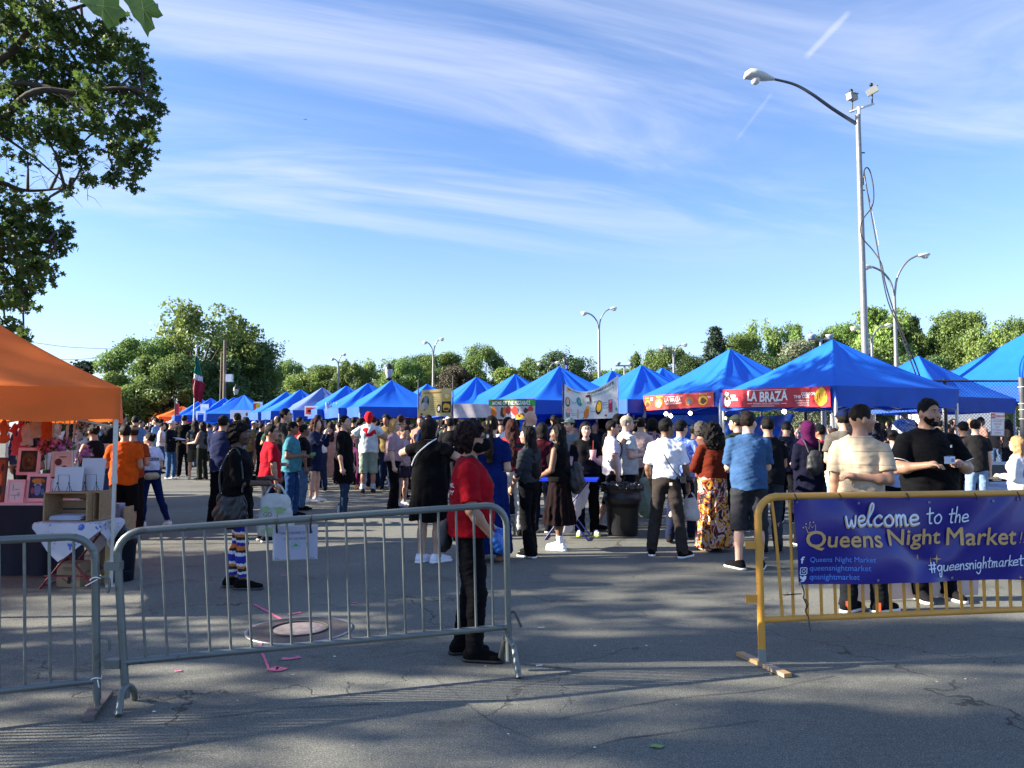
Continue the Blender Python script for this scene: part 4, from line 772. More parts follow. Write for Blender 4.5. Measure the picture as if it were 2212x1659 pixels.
for a, b_, ra, rb, m_, rt in ((.06, .90, .02, .10, YEL, 0), (.09, .93, .03, .03, REDB2, 0), (.065, .53, .045, .14, BLKP, 0), (.065, .54, .033, .11, paint('d9b99a', rough=.6), 0), (.09, .27, .06, .08, paint('e9b0a0', rough=.6), 0), (.075, .18, .042, .13, GRY, 0), (.075, .14, .03, .09, ORP, 0), (.29, .60, .065, .16, TEAL, .4), (.315, .61, .045, .14, paint('e6dfb0', rough=.6), .4), (.26, .17, .022, .17, paint('bfae98', rough=.6), 0), (.45, .80, .05, .05, BRN, 0), (.49, .66, .018, .12, BRN, .3), (.46, .55, .04, .05, GRY, 0), (.44, .32, .04, .12, YEL, 0), (.42, .17, .05, .16, ORP, -.2), (.43, .12, .03, .09, BRN, 0), (.65, .34, .06, .22, BLKP, -.2), (.655, .36, .045, .17, YEL, -.2), (.37, .04, .018, .025, REDB2, 0), (.78, .08, .025, .028, REDB2, 0), (.98, .22, .022, .04, paint('2aa58a', rough=.6), 0)):
    bshape(pl, ed, oval(a, b_, ra, rb, rot=rt), m_, bn, 'food_picture', .005 + .0012 * (b_ * 10 % 3))
bshape(pl, ed, rectab(.83, .15, .91, .50), GRY, bn, 'food_picture'); bshape(pl, ed, oval(.87, .32, .034, .16), paint('c81e50', rough=.6), bn, 'food_picture', .008); bshape(pl, ed, oval(.87, .44, .028, .05), paint('f07a9a', rough=.6), bn, 'food_picture', .010)
for a, b_ in ((.14, .55), (.14, .50), (.14, .17), (.14, .12), (.29, .22), (.55, .55), (.55, .52), (.49, .22), (.72, .44), (.72, .38), (.74, .28)): bshape(pl, ed, rectab(a, b_, a + .09, b_ + .012), TEAL, bn, 'text_line')
for px, py, lab in ((1217, 826, 'thin dark pole at the left edge of the white menu banner'), (1335, 812, 'white pole at the right edge of the white menu banner')):
    mb = MB(); mb.tube([(0, 0, 0), (0, 0, h_at(py, 16.5))], .022, 6); mb.build('pole', WHT if px > 1300 else DKG, None, label=lab, cat='pole', loc=base_at(px, 16.5))
# feather flag
t = thing('feather_flag', 'maroon feather flag with white marks leaning behind the pizza tent', 'flag', base_at(1222, 24)); mb = MB(); mb.tube([(0, 0, 0), at(1219, 772, 24) - Vector(base_at(1222, 24))], .025, 6); mb.build('pole', DKG, t); o_ = Vector(base_at(1222, 24))
pf = Plane(at(1222, 790, 24) - o_, (1, 0, 0), (0, 0, 1)); z0 = pf.o.copy(); mk = lambda x, y: (at(x, y, 24) - o_)
mb = MB(); mb.add([mk(1218, 764), mk(1221, 772), mk(1226, 790), mk(1230, 812), mk(1217, 806), mk(1216, 780)], [(5, 4, 3, 2, 1, 0)]); mb.add([mk(1218, 764) + Vector((0, .01, 0)), mk(1221, 772) + Vector((0, .01, 0)), mk(1226, 790) + Vector((0, .01, 0)), mk(1230, 812) + Vector((0, .01, 0)), mk(1217, 806) + Vector((0, .01, 0)), mk(1216, 780) + Vector((0, .01, 0))], [(0, 1, 2, 3, 4, 5)]); fb = mb.build('flag_cloth', mat('maroon_flag', (.20, .012, .03), .7, transl=.2), t)
mb = MB()
for x, y, r_ in ((1219, 779, .03), (1222, 793, .045), (1225, 806, .05)): mb.ball(mk(x, y) - Vector((0, .012, 0)), (r_, .004, r_ * 1.5), 10)
mb.build('white_mark', WPR, fb)
# tricolour flag on its pole
Y = 38; o_ = Vector(base_at(416, Y)); t = thing('flag', 'green white and red flag hanging limp from a tall pole', 'flag', tuple(o_)); mb = MB(); mb.tube([(0, 0, 0), at(425, 748, Y) - o_], .035, 6); mb.ball(at(425, 748, Y) - o_, .09, 8); mb.build('pole', paint('b9bec0'), t)
prof = [(766, 424, 428), (790, 421, 435), (812, 418, 440), (817, 417, 441), (830, 416, 444), (845, 416, 441), (862, 419, 439), (866, 428, 436)]
def flag_piece(y0, y1, m_, nm):
    vs = []; fs = []; n = 8; rows = 8
    for i in range(rows + 1):
        y = y0 + (y1 - y0) * i / rows; k = max(j for j in range(len(prof)) if prof[j][0] <= y + 1e-6); k = min(k, len(prof) - 2); f = (y - prof[k][0]) / (prof[k + 1][0] - prof[k][0]); l = prof[k][1] * (1 - f) + prof[k + 1][1] * f; r_ = prof[k][2] * (1 - f) + prof[k + 1][2] * f
        for j in range(n + 1): x = l + (r_ - l) * j / n; vs.append(at(x, y + (j / n) * 8, Y) - o_ + Vector((0, .12 * math.sin(j * 1.9 + i * .3) - .05, 0)))
    for i in range(rows):
        for j in range(n): q = i * (n + 1) + j; fs.append((q, q + n + 1, q + n + 2, q + 1))
    mb = MB(); mb.add(vs, fs, True); return mb.build(nm, m_, t)
flag_piece(766, 806, mat('flag_green', (.01, .19, .12), .75, transl=.3), 'green_band'); flag_piece(806, 818, mat('flag_white', (.7, .7, .72), .75, transl=.3), 'white_band'); flag_piece(818, 864, mat('flag_red', (.30, .008, .035), .75, transl=.3), 'red_band')
for px, y0, y1, lab, m_ in ((377, 872, 897, 'thin dark red flag on a pole left of the tricolour flag', REDB),):
    b_ = base_at(px, 44); t = thing('flag', lab, 'flag', b_); mb = MB(); mb.tube([(0, 0, 0), (0, 0, h_at(y0 - 6, 44))], .03, 5); mb.build('pole', DKG, t); mb = MB(); mb.box((.12, 0, (h_at(y0, 44) + h_at(y1, 44)) / 2), (.24, .03, h_at(y0, 44) - h_at(y1, 44))); mb.build('flag_cloth', m_, t)
# far stall boards
def board(px0, py0, px1, py1, Y, m_, label, marks=(), poles=True, cat='sign'):
    pl_ = Plane(at((px0 + px1) / 2, (py0 + py1) / 2, Y), (1, 0, 0), (0, 0, 1)); b2, e2 = banner(pl_, (px0, py0), (px1, py0), (px1, py1), (px0, py1), m_, label, 'signboard', 1, 1, cat)
    for a0, b0, a1, b1, mm in marks: bshape(pl_, e2, rectab(a0, b0, a1, b1), mm, b2, 'printed_patch')
    if poles:
        mb = MB()
        for px in (px0, px1): q = Vector(base_at(px, Y + .03)); mb.tube([q, q + Vector((0, 0, h_at(py0 - 4, Y)))], .03, 5)
        mb.build('post', DKG, b2)
    return b2
LBL = paint('b9c8e0', rough=.6)
board(547, 868, 567, 903, 38, WPR, 'white and yellow menu board left of the long blue row', ((.3, .62, .75, .95, YEL), (.0, .4, .3, .9, REDB2), (.3, .35, .7, .55, REDB2)))
board(433, 873, 451, 890, 43, WPR, 'white banner between the far blue tents', ((.2, .2, .6, .6, paint('cfd6cc', rough=.6)),)); board(497, 886, 542, 905, 37.8, LBL, 'pale blue notice hung on the far walled tent', ((.2, .6, .5, .7, GRY), (.75, .35, .95, .7, BRN)), False)
board(464, 886, 482, 906, 41, WPR, 'white poster with red patches beside the far walled tent', ((.1, .2, .5, .7, REDB2), (.6, .3, .9, .8, REDB2)), False); board(658, 877, 686, 899, 30.5, WPR, 'white poster with red print left of the hanging bags', ((.1, .2, .9, .85, REDB2), (.25, .4, .7, .6, WPR)), False)
board(603, 884, 618, 898, 34, WPR, 'small white notice under the faded pale tent', ((.2, .3, .8, .6, GRY),), False); board(423, 888, 444, 903, 42, WPR, 'small grey and white poster at the foot of the flag pole', ((.2, .3, .8, .7, GRY),), False)
board(576, 884, 600, 905, 36, paint('e8c9a8', rough=.6), 'cream table front below the leftmost tent of the long row', ((.1, .4, .5, .8, ORP), (.5, .5, .8, .75, REDB2)), False)
# hanging printed bags under the third tent of the long row
for k in range(7):
    b_ = base_at(703.5 + k * 5.6, 29.2); mb = MB(); z1, z0 = h_at(876, 29.2), h_at(892, 29.2); mb.box((0, 0, (z0 + z1) / 2), (.075, .02, z1 - z0)); mb.tube([(0, 0, z1), (0, 0, z1 + .12)], .012, 4)
    mb.build('hanging_sample', (WPR, GRY, paint('8a7a5a'), paint('c9c4b8'))[k % 4], None, label='narrow hanging sample in a row under a blue tent', cat='display', group='row of hanging samples under a blue tent', loc=b_)

# ================================================================== chain link fence
FY = 17.0; FW = mat('fence_wire', (.035, .037, .04), .55, metal=.3); FZ = h_at(823, FY); s_ = .075; w2 = .0032
def fence(label, A_, B_, posts):
    d_ = Vector(B_) - Vector(A_); FL = d_.length; t = thing('chain_link_fence', label, 'fence', (A_[0], A_[1], 0), math.atan2(d_.y, d_.x)); mb = MB(); mb.tube([(0, 0, FZ), (FL, 0, FZ)], .024, 6); mb.build('top_rail', FW, t); V, Fq = [], []
    for x in posts: mb = MB(); mb.tube([(x, .03, 0), (x, .03, FZ + .05)], .035, 8); mb.build('post', FW, t)
    def strip(a, b_, yy):
        n = len(V); d = np.array([b_[0] - a[0], 0, b_[1] - a[1]]); d /= np.linalg.norm(d); q = np.array([-d[2], 0, d[0]]) * w2; up = np.array([0, w2, 0])
        for P_ in (np.array([a[0], yy, a[1]]), np.array([b_[0], yy, b_[1]])): V.extend([P_ + q, P_ + up, P_ - q, P_ - up])
        for k in range(4): Fq.append((n + k, n + (k + 1) % 4, n + 4 + (k + 1) % 4, n + 4 + k))
    k = -int(FZ / s_) - 1
    while k * s_ < FL:
        x0 = k * s_; a = (max(x0, 0), max(0, -x0)); b_ = (min(FL, x0 + FZ), min(FL - x0, FZ))
        if b_[0] > a[0] + .01: strip(a, b_, .004); strip((FL - a[0], a[1]), (FL - b_[0], b_[1]), -.004)
        k += 1
    link('wire_mesh', np_mesh('wire_mesh', np.array(V), np.array(Fq), False), FW, t)
fence('black chain link fence with a top rail, running to the right edge', (7.6, FY, 0), (13.2, FY, 0), (.02, 2.0, 4.3)); fence('short black chain link fence section going back under the banner tents', (6.7, 20.8, 0), (7.6, FY + .1, 0), (.02, 2.0))
t = thing('gate_post', 'thick grey fence post with white ties at the right edge', 'post', (at(2209, 900, 16.9).x, 16.9, 0)); mb = MB(); mb.tube([(0, 0, 0), (0, 0, h_at(815, 16.9))], .06, 10); mb.build('post', paint('55595a'), t)
mb = MB()
for py in (836, 872, 885, 905): z = h_at(py, 16.9); mb.tube([(.068 * math.cos(a * .5), .068 * math.sin(a * .5), z) for a in range(13)], .009, 4)
mb.build('cable_ties', WPR, t)
# no parking sign on the fence
ps = Plane(at(2155, 916, 16.9), (1, 0, 0), (0, 0, 1)); SGW = paint('f1efec', rough=.45); SR = paint('c4443f', rough=.5)
b2, e2 = banner(ps, (2139.5, 891), (2170, 892), (2169.5, 942), (2140.5, 941), SGW, 'white no parking sign with red print wired to the fence', 'parking_sign', 1, 1, 'sign')
bshape(ps, e2, rectab(.06, .76, .34, .95), SR, b2, 'red_square'); btext(ps, e2, 'NO', SGW, .10, .80, .30, .91, b2, .02); btext(ps, e2, 'PARKING', SR, .38, .80, .93, .91, b2, .02)
for k, s in enumerate(('AUTHORIZED', 'VEHICLES', 'ONLY', 'NY HALL OF', 'SCIENCE')): wd = len(s) * .037; btext(ps, e2, s, SR, .5 - wd, .60 - k * .125, .5 + wd, .67 - k * .125, b2, .005)
for pts in (rectab(.03, .02, .97, .035), rectab(.03, .965, .97, .98), rectab(.03, .035, .055, .965), rectab(.945, .035, .97, .965), rectab(.03, .715, .97, .73)): bshape(ps, e2, pts, SR, b2, 'border')
# blue tarpaulin under the tents, tied to the fence
TARP = mat('blue_tarp', (.02, .09, .42), .35, .2, 4, bump=1, bs=8); pl = Plane(at(1640, 930, 16.8), (1, 0, 0), (0, 0, 1), lambda u, v: .06 * math.sin(u * 9 + v * 7) + .04 * math.sin(u * 17 - v * 13))
banner(pl, (1566, 905), (1716, 894), (1690, 946), (1566, 975), TARP, 'crumpled blue tarpaulin tied along the fence', 'tarpaulin', 36, 14, 'tarpaulin'); pl = Plane(at(1500, 930, 18.2), (1, 0, 0), (0, 0, 1), lambda u, v: .06 * math.sin(u * 7 + v * 9)); banner(pl, (1440, 897), (1555, 896), (1555, 990), (1440, 985), TARP, 'blue tarpaulin wall behind the pale red banner tent', 'tarpaulin', 30, 12, 'tarpaulin')
# white trailer roof far right
t = thing('trailer', 'low white trailer roof seen over the fence', 'trailer', base_at(2085, 40)); mb = MB(); mb.box((0, 1.2, h_at(803, 40) / 2 + .3), (3.4, 2.4, h_at(803, 40) - .6)); mb.build('body', WPR, t); mb = MB(); mb.box((0, 1.2, h_at(803, 40) + .04), (3.6, 2.6, .08)); mb.build('roof', GRY, t)
for s in (-1, 1): mb = MB(); mb.tube([(s * .9, -.05, .35), (s * .9, .2, .35)], .35, 16); mb.build('wheel', BLK, t)
# ================================================================== people: one continuous body surface grown from a distance field
class Field:
    def __init__(s, lo, hi, v):
        s.v = v; s.lo = np.array(lo, np.float32); n = np.ceil((np.array(hi) - np.array(lo)) / v).astype(int) + 1
        s.n = n; s.x = s.lo[0] + v * np.arange(n[0], dtype=np.float32); s.y = s.lo[1] + v * np.arange(n[1], dtype=np.float32); s.z = s.lo[2] + v * np.arange(n[2], dtype=np.float32)
        s.D = np.full(n, 0.25, np.float32)
    def sl(s, lo, hi, m):
        out = []
        for a, (l, h) in zip((s.x, s.y, s.z), zip(lo, hi)):
            i0 = max(int(np.searchsorted(a, l - m)) - 1, 0); i1 = min(int(np.searchsorted(a, h + m)) + 1, len(a)); out.append(slice(i0, max(i1, i0)))
        return tuple(out)
    def grid(s, sl): return s.x[sl[0]][:, None, None], s.y[sl[1]][None, :, None], s.z[sl[2]][None, None, :]
    def put(s, sl, d, k, mode='add'):
        A = s.D[sl]
        if A.size == 0: return
        if mode == 'sub': s.D[sl] = np.maximum(A, -d); return
        if k <= 0: s.D[sl] = np.minimum(A, d); return
        h = np.clip(0.5 + 0.5 * (A - d) / k, 0, 1); s.D[sl] = A * (1 - h) + d * h - k * h * (1 - h)
    def cone(s, a, b, ra, rb, k=0.02, f=1.0, fx=1.0, cut=False, mode='add', cut_a=False):
        """tapered limb from a to b; f squashes front to back, cut gives a flat end at b"""
        a = np.array(a, np.float32); b = np.array(b, np.float32); r = max(ra, rb); lo = np.minimum(a, b) - r; hi = np.maximum(a, b) + r
        sl = s.sl(lo, hi, k + 3 * s.v); X, Y, Z = s.grid(sl); q = np.array([1 / fx, 1 / f, 1], np.float32); a2, b2 = a * q, b * q; d = b2 - a2; dd = float((d * d).sum()) + 1e-9
        px, py, pz = X / fx - a2[0], Y / f - a2[1], Z - a2[2]; t = (px * d[0] + py * d[1] + pz * d[2]) / dd; tc = np.clip(t, 0, 1)
        dist = (np.sqrt((px - tc * d[0]) ** 2 + (py - tc * d[1]) ** 2 + (pz - tc * d[2]) ** 2) - (ra + (rb - ra) * tc)) * min(f, fx, 1)
        if cut: dist = np.maximum(dist, (t - 1) * math.sqrt(dd))
        if cut_a: dist = np.maximum(dist, -t * math.sqrt(dd))
        s.put(sl, dist.astype(np.float32), k, mode)
    def ell(s, c, r, k=0.02, rot=None, mode='add'):
        c = np.array(c, np.float32); r = np.array(r, np.float32); m = float(r.max()) if rot is not None else 0; ext = np.full(3, m) if rot is not None else r
        sl = s.sl(c - ext, c + ext, k + 3 * s.v); X, Y, Z = s.grid(sl); x, y, z = X - c[0], Y - c[1], Z - c[2]
        if rot is not None: x, y, z = (rot[0][0] * x + rot[1][0] * y + rot[2][0] * z, rot[0][1] * x + rot[1][1] * y + rot[2][1] * z, rot[0][2] * x + rot[1][2] * y + rot[2][2] * z)
        k0 = np.sqrt((x / r[0]) ** 2 + (y / r[1]) ** 2 + (z / r[2]) ** 2) + 1e-6; k1 = np.sqrt((x / r[0] ** 2) ** 2 + (y / r[1] ** 2) ** 2 + (z / r[2] ** 2) ** 2) + 1e-6
        s.put(sl, (k0 * (k0 - 1) / k1).astype(np.float32), k, mode)
    def noise(s, amp, fr, seed=0, stretch=(1, 1, 1)):
        r = np.random.default_rng(int(seed * 977) + 11); X, Y, Z = s.grid((slice(None),) * 3); N = 0
        for o in range(5):
            v = r.normal(size=3) * fr * (1 + .35 * o) * np.array(stretch); ph = r.random() * 6.28; N = N + np.sin(v[0] * X + v[1] * Y + v[2] * Z + ph + 1.3 * np.sin(v[1] * X * .5 + v[2] * Y * .5 + v[0] * Z * .5 + ph)) * .45
        s.D = s.D + (amp * N).astype(np.float32)
    def clip(s, f): X, Y, Z = s.grid((slice(None),) * 3); s.D = np.maximum(s.D, f(X, Y, Z).astype(np.float32))
    def mesh(s, name):
        D = s.D; D[0] = D[-1] = .2; D[:, 0] = D[:, -1] = .2; D[:, :, 0] = D[:, :, -1] = .2
        S = D < 0; nx, ny, nz = D.shape; C = (nx - 1, ny - 1, nz - 1); acc = np.zeros((*C, 3), np.float32); cnt = np.zeros(C, np.float32); idx = {}
        for ax in range(3):
            a = [slice(None)] * 3; b = [slice(None)] * 3; a[ax] = slice(0, -1); b[ax] = slice(1, None); m = S[tuple(a)] != S[tuple(b)]; I = np.argwhere(m)
            if len(I) == 0: continue
            d0 = D[tuple(a)][m]; d1 = D[tuple(b)][m]; t = d0 / (d0 - d1); P = I.astype(np.float32); P[:, ax] += t; idx[ax] = (I, d0 < 0); o1, o2 = [q for q in range(3) if q != ax]
            for e1 in (0, -1):
                for e2 in (0, -1):
                    J = I.copy(); J[:, o1] += e1; J[:, o2] += e2; ok = (J[:, o1] >= 0) & (J[:, o2] >= 0) & (J[:, o1] < C[o1]) & (J[:, o2] < C[o2]); J = J[ok]
                    fl = np.ravel_multi_index(J.T, C); 
                    for q in range(3): acc.reshape(-1, 3)[:, q] += np.bincount(fl, P[ok][:, q], cnt.size).astype(np.float32)
                    cnt.ravel()[:] += np.bincount(fl, minlength=cnt.size)
        act = cnt > 0; ids = np.full(C, -1, np.int32); ids[act] = np.arange(act.sum()); V = acc[act] / cnt[act][:, None] * s.v + s.lo; F_ = []
        for ax, (I, neg) in idx.items():
            o1, o2 = ((1, 2), (2, 0), (0, 1))[ax]; ok = (I[:, o1] > 0) & (I[:, o2] > 0) & (I[:, o1] < C[o1]) & (I[:, o2] < C[o2]); I = I[ok]; ng = neg[ok]; Q = []
            for e1, e2 in ((-1, -1), (0, -1), (0, 0), (-1, 0)):
                J = I.copy(); J[:, o1] += e1; J[:, o2] += e2; Q.append(ids[J[:, 0], J[:, 1], J[:, 2]])
            Q = np.stack(Q, 1); Q[~ng] = Q[~ng][:, ::-1]; F_.append(Q)
        return np_mesh(name, V, np.concatenate(F_), True)

SKIN = {}
def skin(tone):
    c = {'pale': (.58, .36, .27), 'fair': (.50, .30, .21), 'tan': (.36, .20, .13), 'brown': (.20, .105, .065), 'dark': (.085, .045, .03)}[tone]
    return mat('skin_' + tone, c, .5, .10, 18, bump=.15, bs=70, spec=.4)
def hairm(h): h = h or '101010'; return mat('hair_' + h, hexc(h), .6, .35, 9, bump=1.0, bs=26, stretch=(6, 6, 1.2), spec=.15)
def n3(v): v = np.array(v, float); return v / np.linalg.norm(v)
ARM = {'down': ((.14, .02, -1), (.02, .16, -1)), 'loose': ((.22, -.06, -1), (.05, .30, -1)), 'bend': ((.16, -.08, -1), (-.30, 1, .08)), 'hold': ((.26, .22, -1), (-.95, .75, .30)), 'up': ((.30, .65, -.65), (-.35, .35, 1)),
       'behind': ((.30, -.35, -1), (-1, -.32, -.12)), 'out': ((.85, .15, -.42), (-.75, .65, .25)), 'mouth': ((.18, .50, -.85), (-.42, .30, 1)), 'cross': ((.16, .22, -1), (-1, .45, .12)), 'hip': ((.5, -.25, -.85), (-.65, .15, -.45)),
       'low': ((.18, .10, -1), (-.35, .65, -.75)), 'front': ((.10, .30, -1), (-.1, 1, -.10)), 'give': ((.12, .35, -.95), (0, 1, .12)), 'pocket': ((.22, -.12, -1), (-.1, .30, -1))}
PCOUNT = [0]
def person(px, fy, ty, yaw, label, top='tee', tc='111318', bot='pants', bc='16181d', hair='short', hc='0e0b0a', sk='fair', b=1.0, fem=False, arms=('down', 'down'), head=0, nod=0, feet=None, shoe=('16161a', 'd8d8d4'), vox=None, group=None, extras=(), tmat=None, bmat=None, hem=None, Y=None, h=None, tscale=1.0, cuff=None, detail=None, lean=0, cat='person', sock=None, loc=None):
    """px, fy, ty: where the feet and the crown stand in the photograph; everything is built in the person's own space, facing +Y"""
    PCOUNT[0] += 1; sd = PCOUNT[0] * 1.37; rr = random.Random(PCOUNT[0] * 7 + 3)
    if loc is None:
        g = G(px, fy) if Y is None else Vector((at(px, HZ, Y).x, Y, 0)); loc = (g.x, g.y, 0)
        if h is None: h = at(px, ty, g.y).z
    dist = math.hypot(loc[0], loc[1]); s = h / 1.70
    if vox is None: vox = .0085 if dist < 7.9 else (.0105 if dist < 10.5 else (.0135 if dist < 14 else (.018 if dist < 19 else .026)))
    vox = vox / s; far = vox > .017; detail = (not far) if detail is None else detail
    t = thing('person', label, cat, loc, R(yaw + rr.uniform(-3, 3)), group); t.scale = (s, s, s)
    bt = b; bl = .45 + .55 * b; sw = (.152 if fem else .172) * (.64 + .36 * b); hipx = .082 * (.6 + .4 * b)
    Z = dict(hip=.90, knee=.485, ank=.085, wst=1.06, ch=1.27, sh=1.405, nk=1.44, hd=1.590)
    if feet is None: feet = ((rr.uniform(.09, .14), rr.uniform(-.06, .06), rr.uniform(-12, -2)), (-rr.uniform(.09, .14), rr.uniform(-.06, .06), rr.uniform(2, 12)))
    leg = []
    for sx, f in zip((1, -1), feet):
        hp = np.array([sx * hipx, 0, Z['hip']]); an = np.array([f[0], f[1] - .02, Z['ank'] + (f[3] if len(f) > 3 else 0)]); kn = (hp + an) / 2 + np.array([sx * .004, .03 + abs(f[1]) * .12, 0]); kn[2] = Z['knee'] + (an[2] - Z['ank']) * .6; leg.append((hp, kn, an, f))
    la = np.array([0, lean * .35, 0]); shz = Z['sh']; limbs = []
    for sx, a in zip((1, -1), arms):
        u, f = ARM[a] if isinstance(a, str) else a; u = n3((u[0] * sx, u[1], u[2])); f = n3((f[0] * sx, f[1], f[2])); S0 = np.array([sx * sw, -.005, shz - .048]) + la; E = S0 + u * .270; W = E + f * .245; limbs.append((S0, E, W, u, f, sx))
    # --- head frame
    ha, na = R(head), R(nod); hr = np.array(Matrix.Rotation(ha, 3, 'Z') @ Matrix.Rotation(na, 3, 'X')); hb = np.array([0, .005, 1.49]) + la; hc0 = hb + hr @ np.array([0, .018, .105]); HP = lambda x, y, z: hc0 + hr @ np.array([x, y, z])
    def torso(F, g, k=.06, low=True):
        F.ell((0, .0, .955) + la * 0, (.147 * (.2 + .8 * bt) + g, .112 * (.5 + .5 * bt) + g, .13 + g), k) if low else None
        F.ell((0, .005 * bt, 1.08) + la * .3, ((.125 if fem else .138) * bt + g, .098 * bt + g, .15 + g), k)
        F.ell((0, .0, 1.26) + la * .7, ((.138 if fem else .158) * (.6 + .4 * bt) + g, .108 * (.5 + .5 * bt) + g, .165 + g), k)
        for q in (-1, 1): F.cone(np.array([q * .02, -.012, shz + .008]) + la, np.array([q * sw * .86, -.006, shz - .052]) + la, .056 + g * .8, .044 + g * .8, .04)
        F.cone(np.array([0, -.01, shz - .04]) + la, np.array([0, -.008, shz + .035]) + la, .080 + g * .5, .050 + g * .2, .05, f=.85)
        if fem:
            for q in (-1, 1): F.ell(np.array([q * .068, .085 * (.5 + .5 * bt), 1.245]) + la * .7, (.062 * bt + g * .6, .058 * bt + g * .6, .062 * bt + g * .6), .04)
        if bt > 1.12: F.ell((0, .045 * bt, 1.07), (.13 * bt + g, .088 * bt + g, .15 + g), .07)
    L, Hh = (-.62, -.62, -.03), (.62, .62, 1.78)
    def box_for(pts, m=.14): P = np.array(pts); return P.min(0) - m, P.max(0) + m
    allp = [p for l in limbs for p in (l[0], l[1], l[2] + l[4] * .16)] + [q for l in leg for q in l[:3]] + [(0, -.13 * b, 1), (0, .15 * b, 1), (.15 * b, 0, 1), (-.15 * b, 0, 1), (0, 0, 1.70) + la * 1.1]
    lo, hi = box_for(allp); lo[2] = -.03; F = Field(lo, hi, vox)
    # --- body
    torso(F, -.012)
    lc = -.008 if bot in ('pants', 'jeans', 'flare', 'leggings') or top == 'maxi' else 0
    for hp, kn, an, f in leg:
        F.cone(hp + (0, 0, -.02), kn, .080 * bl + lc, .052 * bl + lc, .04); F.cone(kn, an, .051 * bl + lc, .036 * (.6 + .4 * bl) + lc, .03); F.ell(kn * .62 + an * .38 + np.array([0, -.018, 0]), (.048 * bl + lc, .050 * bl + lc, .10), .03)
        a = R(f[2]); d = np.array([-math.sin(a), math.cos(a), 0]); F.cone(an + d * -.03 + (0, 0, -.045), an + d * .13 + (0, 0, -.06), .035, .028, .03)
    ht = vox < .0125
    for S0, E, W, u, f, sx in limbs:
        F.cone(S0, E, .049 * bl, .040 * bl, .03); F.cone(E, W, .040 * bl, max(.027, vox * 1.2), .02); F.ell(E * .72 + W * .28, (.040 * bl,) * 3, .03)
        # hand: palm, four fingers of unequal length bent towards the palm, thumb leaving the side near the wrist
        side = np.cross(f, np.array([0, 0, 1.0])) if abs(f[2]) < .9 else np.array([0, 1.0, 0]); 
        pn = n3(np.cross(f, n3(np.cross(np.array([-sx, .12, -.15]), f)))) if abs(f[2]) > .5 else n3(np.array([0, 0, -1.0]) - f * (-f[2])); lt = n3(np.cross(f, pn)); 
        if abs(f[2]) > .5: th = lt if lt[1] > 0 else -lt
        else: th = lt if lt[0] * sx < 0 else -lt
        pc = W + f * .05; F.cone(W, pc + f * .015, .025, .030, .015); F.cone(pc - lt * .022, pc + lt * .022, .019, .019, .02)
        fr = .0088 if ht else max(.0095, vox * .62)
        for i, ln in enumerate((.070, .080, .076, .060)):
            o = th * (.030 - i * .020); k0 = pc + f * .030 + o; k1 = k0 + n3(f + pn * .45 - o * .6) * ln * .5; k2 = k1 + n3(f * .6 + pn * 1.0) * ln * .5
            if ht: F.cone(k0 - f * .015, k1, fr + .0008, fr, .004); F.cone(k1, k2, fr, fr - .0012, .003)
            elif i % 2 == 0: F.cone(k0, k2, fr * 1.25, fr, .02)
        t0 = W + f * .025 + th * .022; t1 = t0 + n3(th * .8 + f * .9 + pn * .3) * .040; t2 = t1 + n3(f + pn * .5 + th * .1) * .030; F.cone(t0, t1, .0125, .0105, .008); F.cone(t1, t2, .0105, .009, .004)
    # neck and head
    F.cone(np.array([0, -.012, 1.40]) + la, hc0 + hr @ np.array([0, -.025, -.055]), .056 * (.6 + .4 * b), .050 * (.7 + .3 * b), .03); jb = .7 + .3 * b
    F.ell(HP(0, -.012, .015), (.074, .092, .098), .02, hr); F.ell(HP(0, .030, -.035), (.058 * jb, .062, .072), .03, hr); F.ell(HP(0, .062, -.088), (.030 * jb, .026, .022), .03, hr)
    F.cone(HP(0, .082, .012), HP(0, .104, -.026), .009, .0125, .012); F.ell(HP(0, .085, -.058), (.022, .012, .011), .012, hr)
    for q in (-1, 1):
        F.ell(HP(q * .028, .089, .013), (.014, .010, .010), .0, hr, 'sub') if detail else None
        F.ell(HP(q * .076, -.010, -.012), (.010, .020, .030), .008, hr); F.ell(HP(q * .030, .075, .030), (.024, .014, .009), .015, hr); F.ell(HP(q * .042, .062, -.028), (.022, .020, .022), .02, hr)
    body = link('body', F.mesh('body'), skin(sk), t)
    def mk(name, lo, hi, fn, m, par=None):
        Fd = Field(lo, hi, vox); fn(Fd)
        if not (Fd.D < 0).any(): return None
        return link(name, Fd.mesh(name), m, par or t)
    # --- garments
    tm = tmat or cloth(tc or '808080'); bm = bmat or cloth(bc or '202020'); g = .017 + .004 * tscale; base_hem = {'tee': .86, 'shirt': .84, 'long': .86, 'tank': .92, 'hoodie': .60, 'dress': .55, 'maxi': .10, 'coat': .55, 'crop': 1.0}.get(top, .86); hm = hem if hem is not None else base_hem
    sleeve = cuff if cuff is not None else {'tee': .62, 'shirt': .72, 'long': 2, 'hoodie': 2, 'coat': 2, 'tank': 0, 'dress': .55, 'maxi': .6, 'crop': .6}.get(top, .6)
    def f_top(Fd):
        torso(Fd, g, .07, low=hm < 1.0)
        if hm < .95:
            rx = (.150 + .017 * tscale) * (.2 + .8 * bt); 
            if top in ('dress', 'maxi'): Fd.cone((0, .0, 1.02), (0, 0, hm - .1), rx * .86, rx * (1.12 if top == 'dress' else 1.25), .05, f=.80)
            else: Fd.cone(np.array([0, .008, 1.22]) + la * .5, (0, .004, hm - .05), rx * .86, rx * 1.05, .05, f=.84 + .04 * (bt - 1))
            if hm < .8: Fd.cone((0, 0, .95), (0, 0, hm - .1), .17 * bt, (.19 if top not in ('maxi',) else .24) * bt, .05, f=.85)
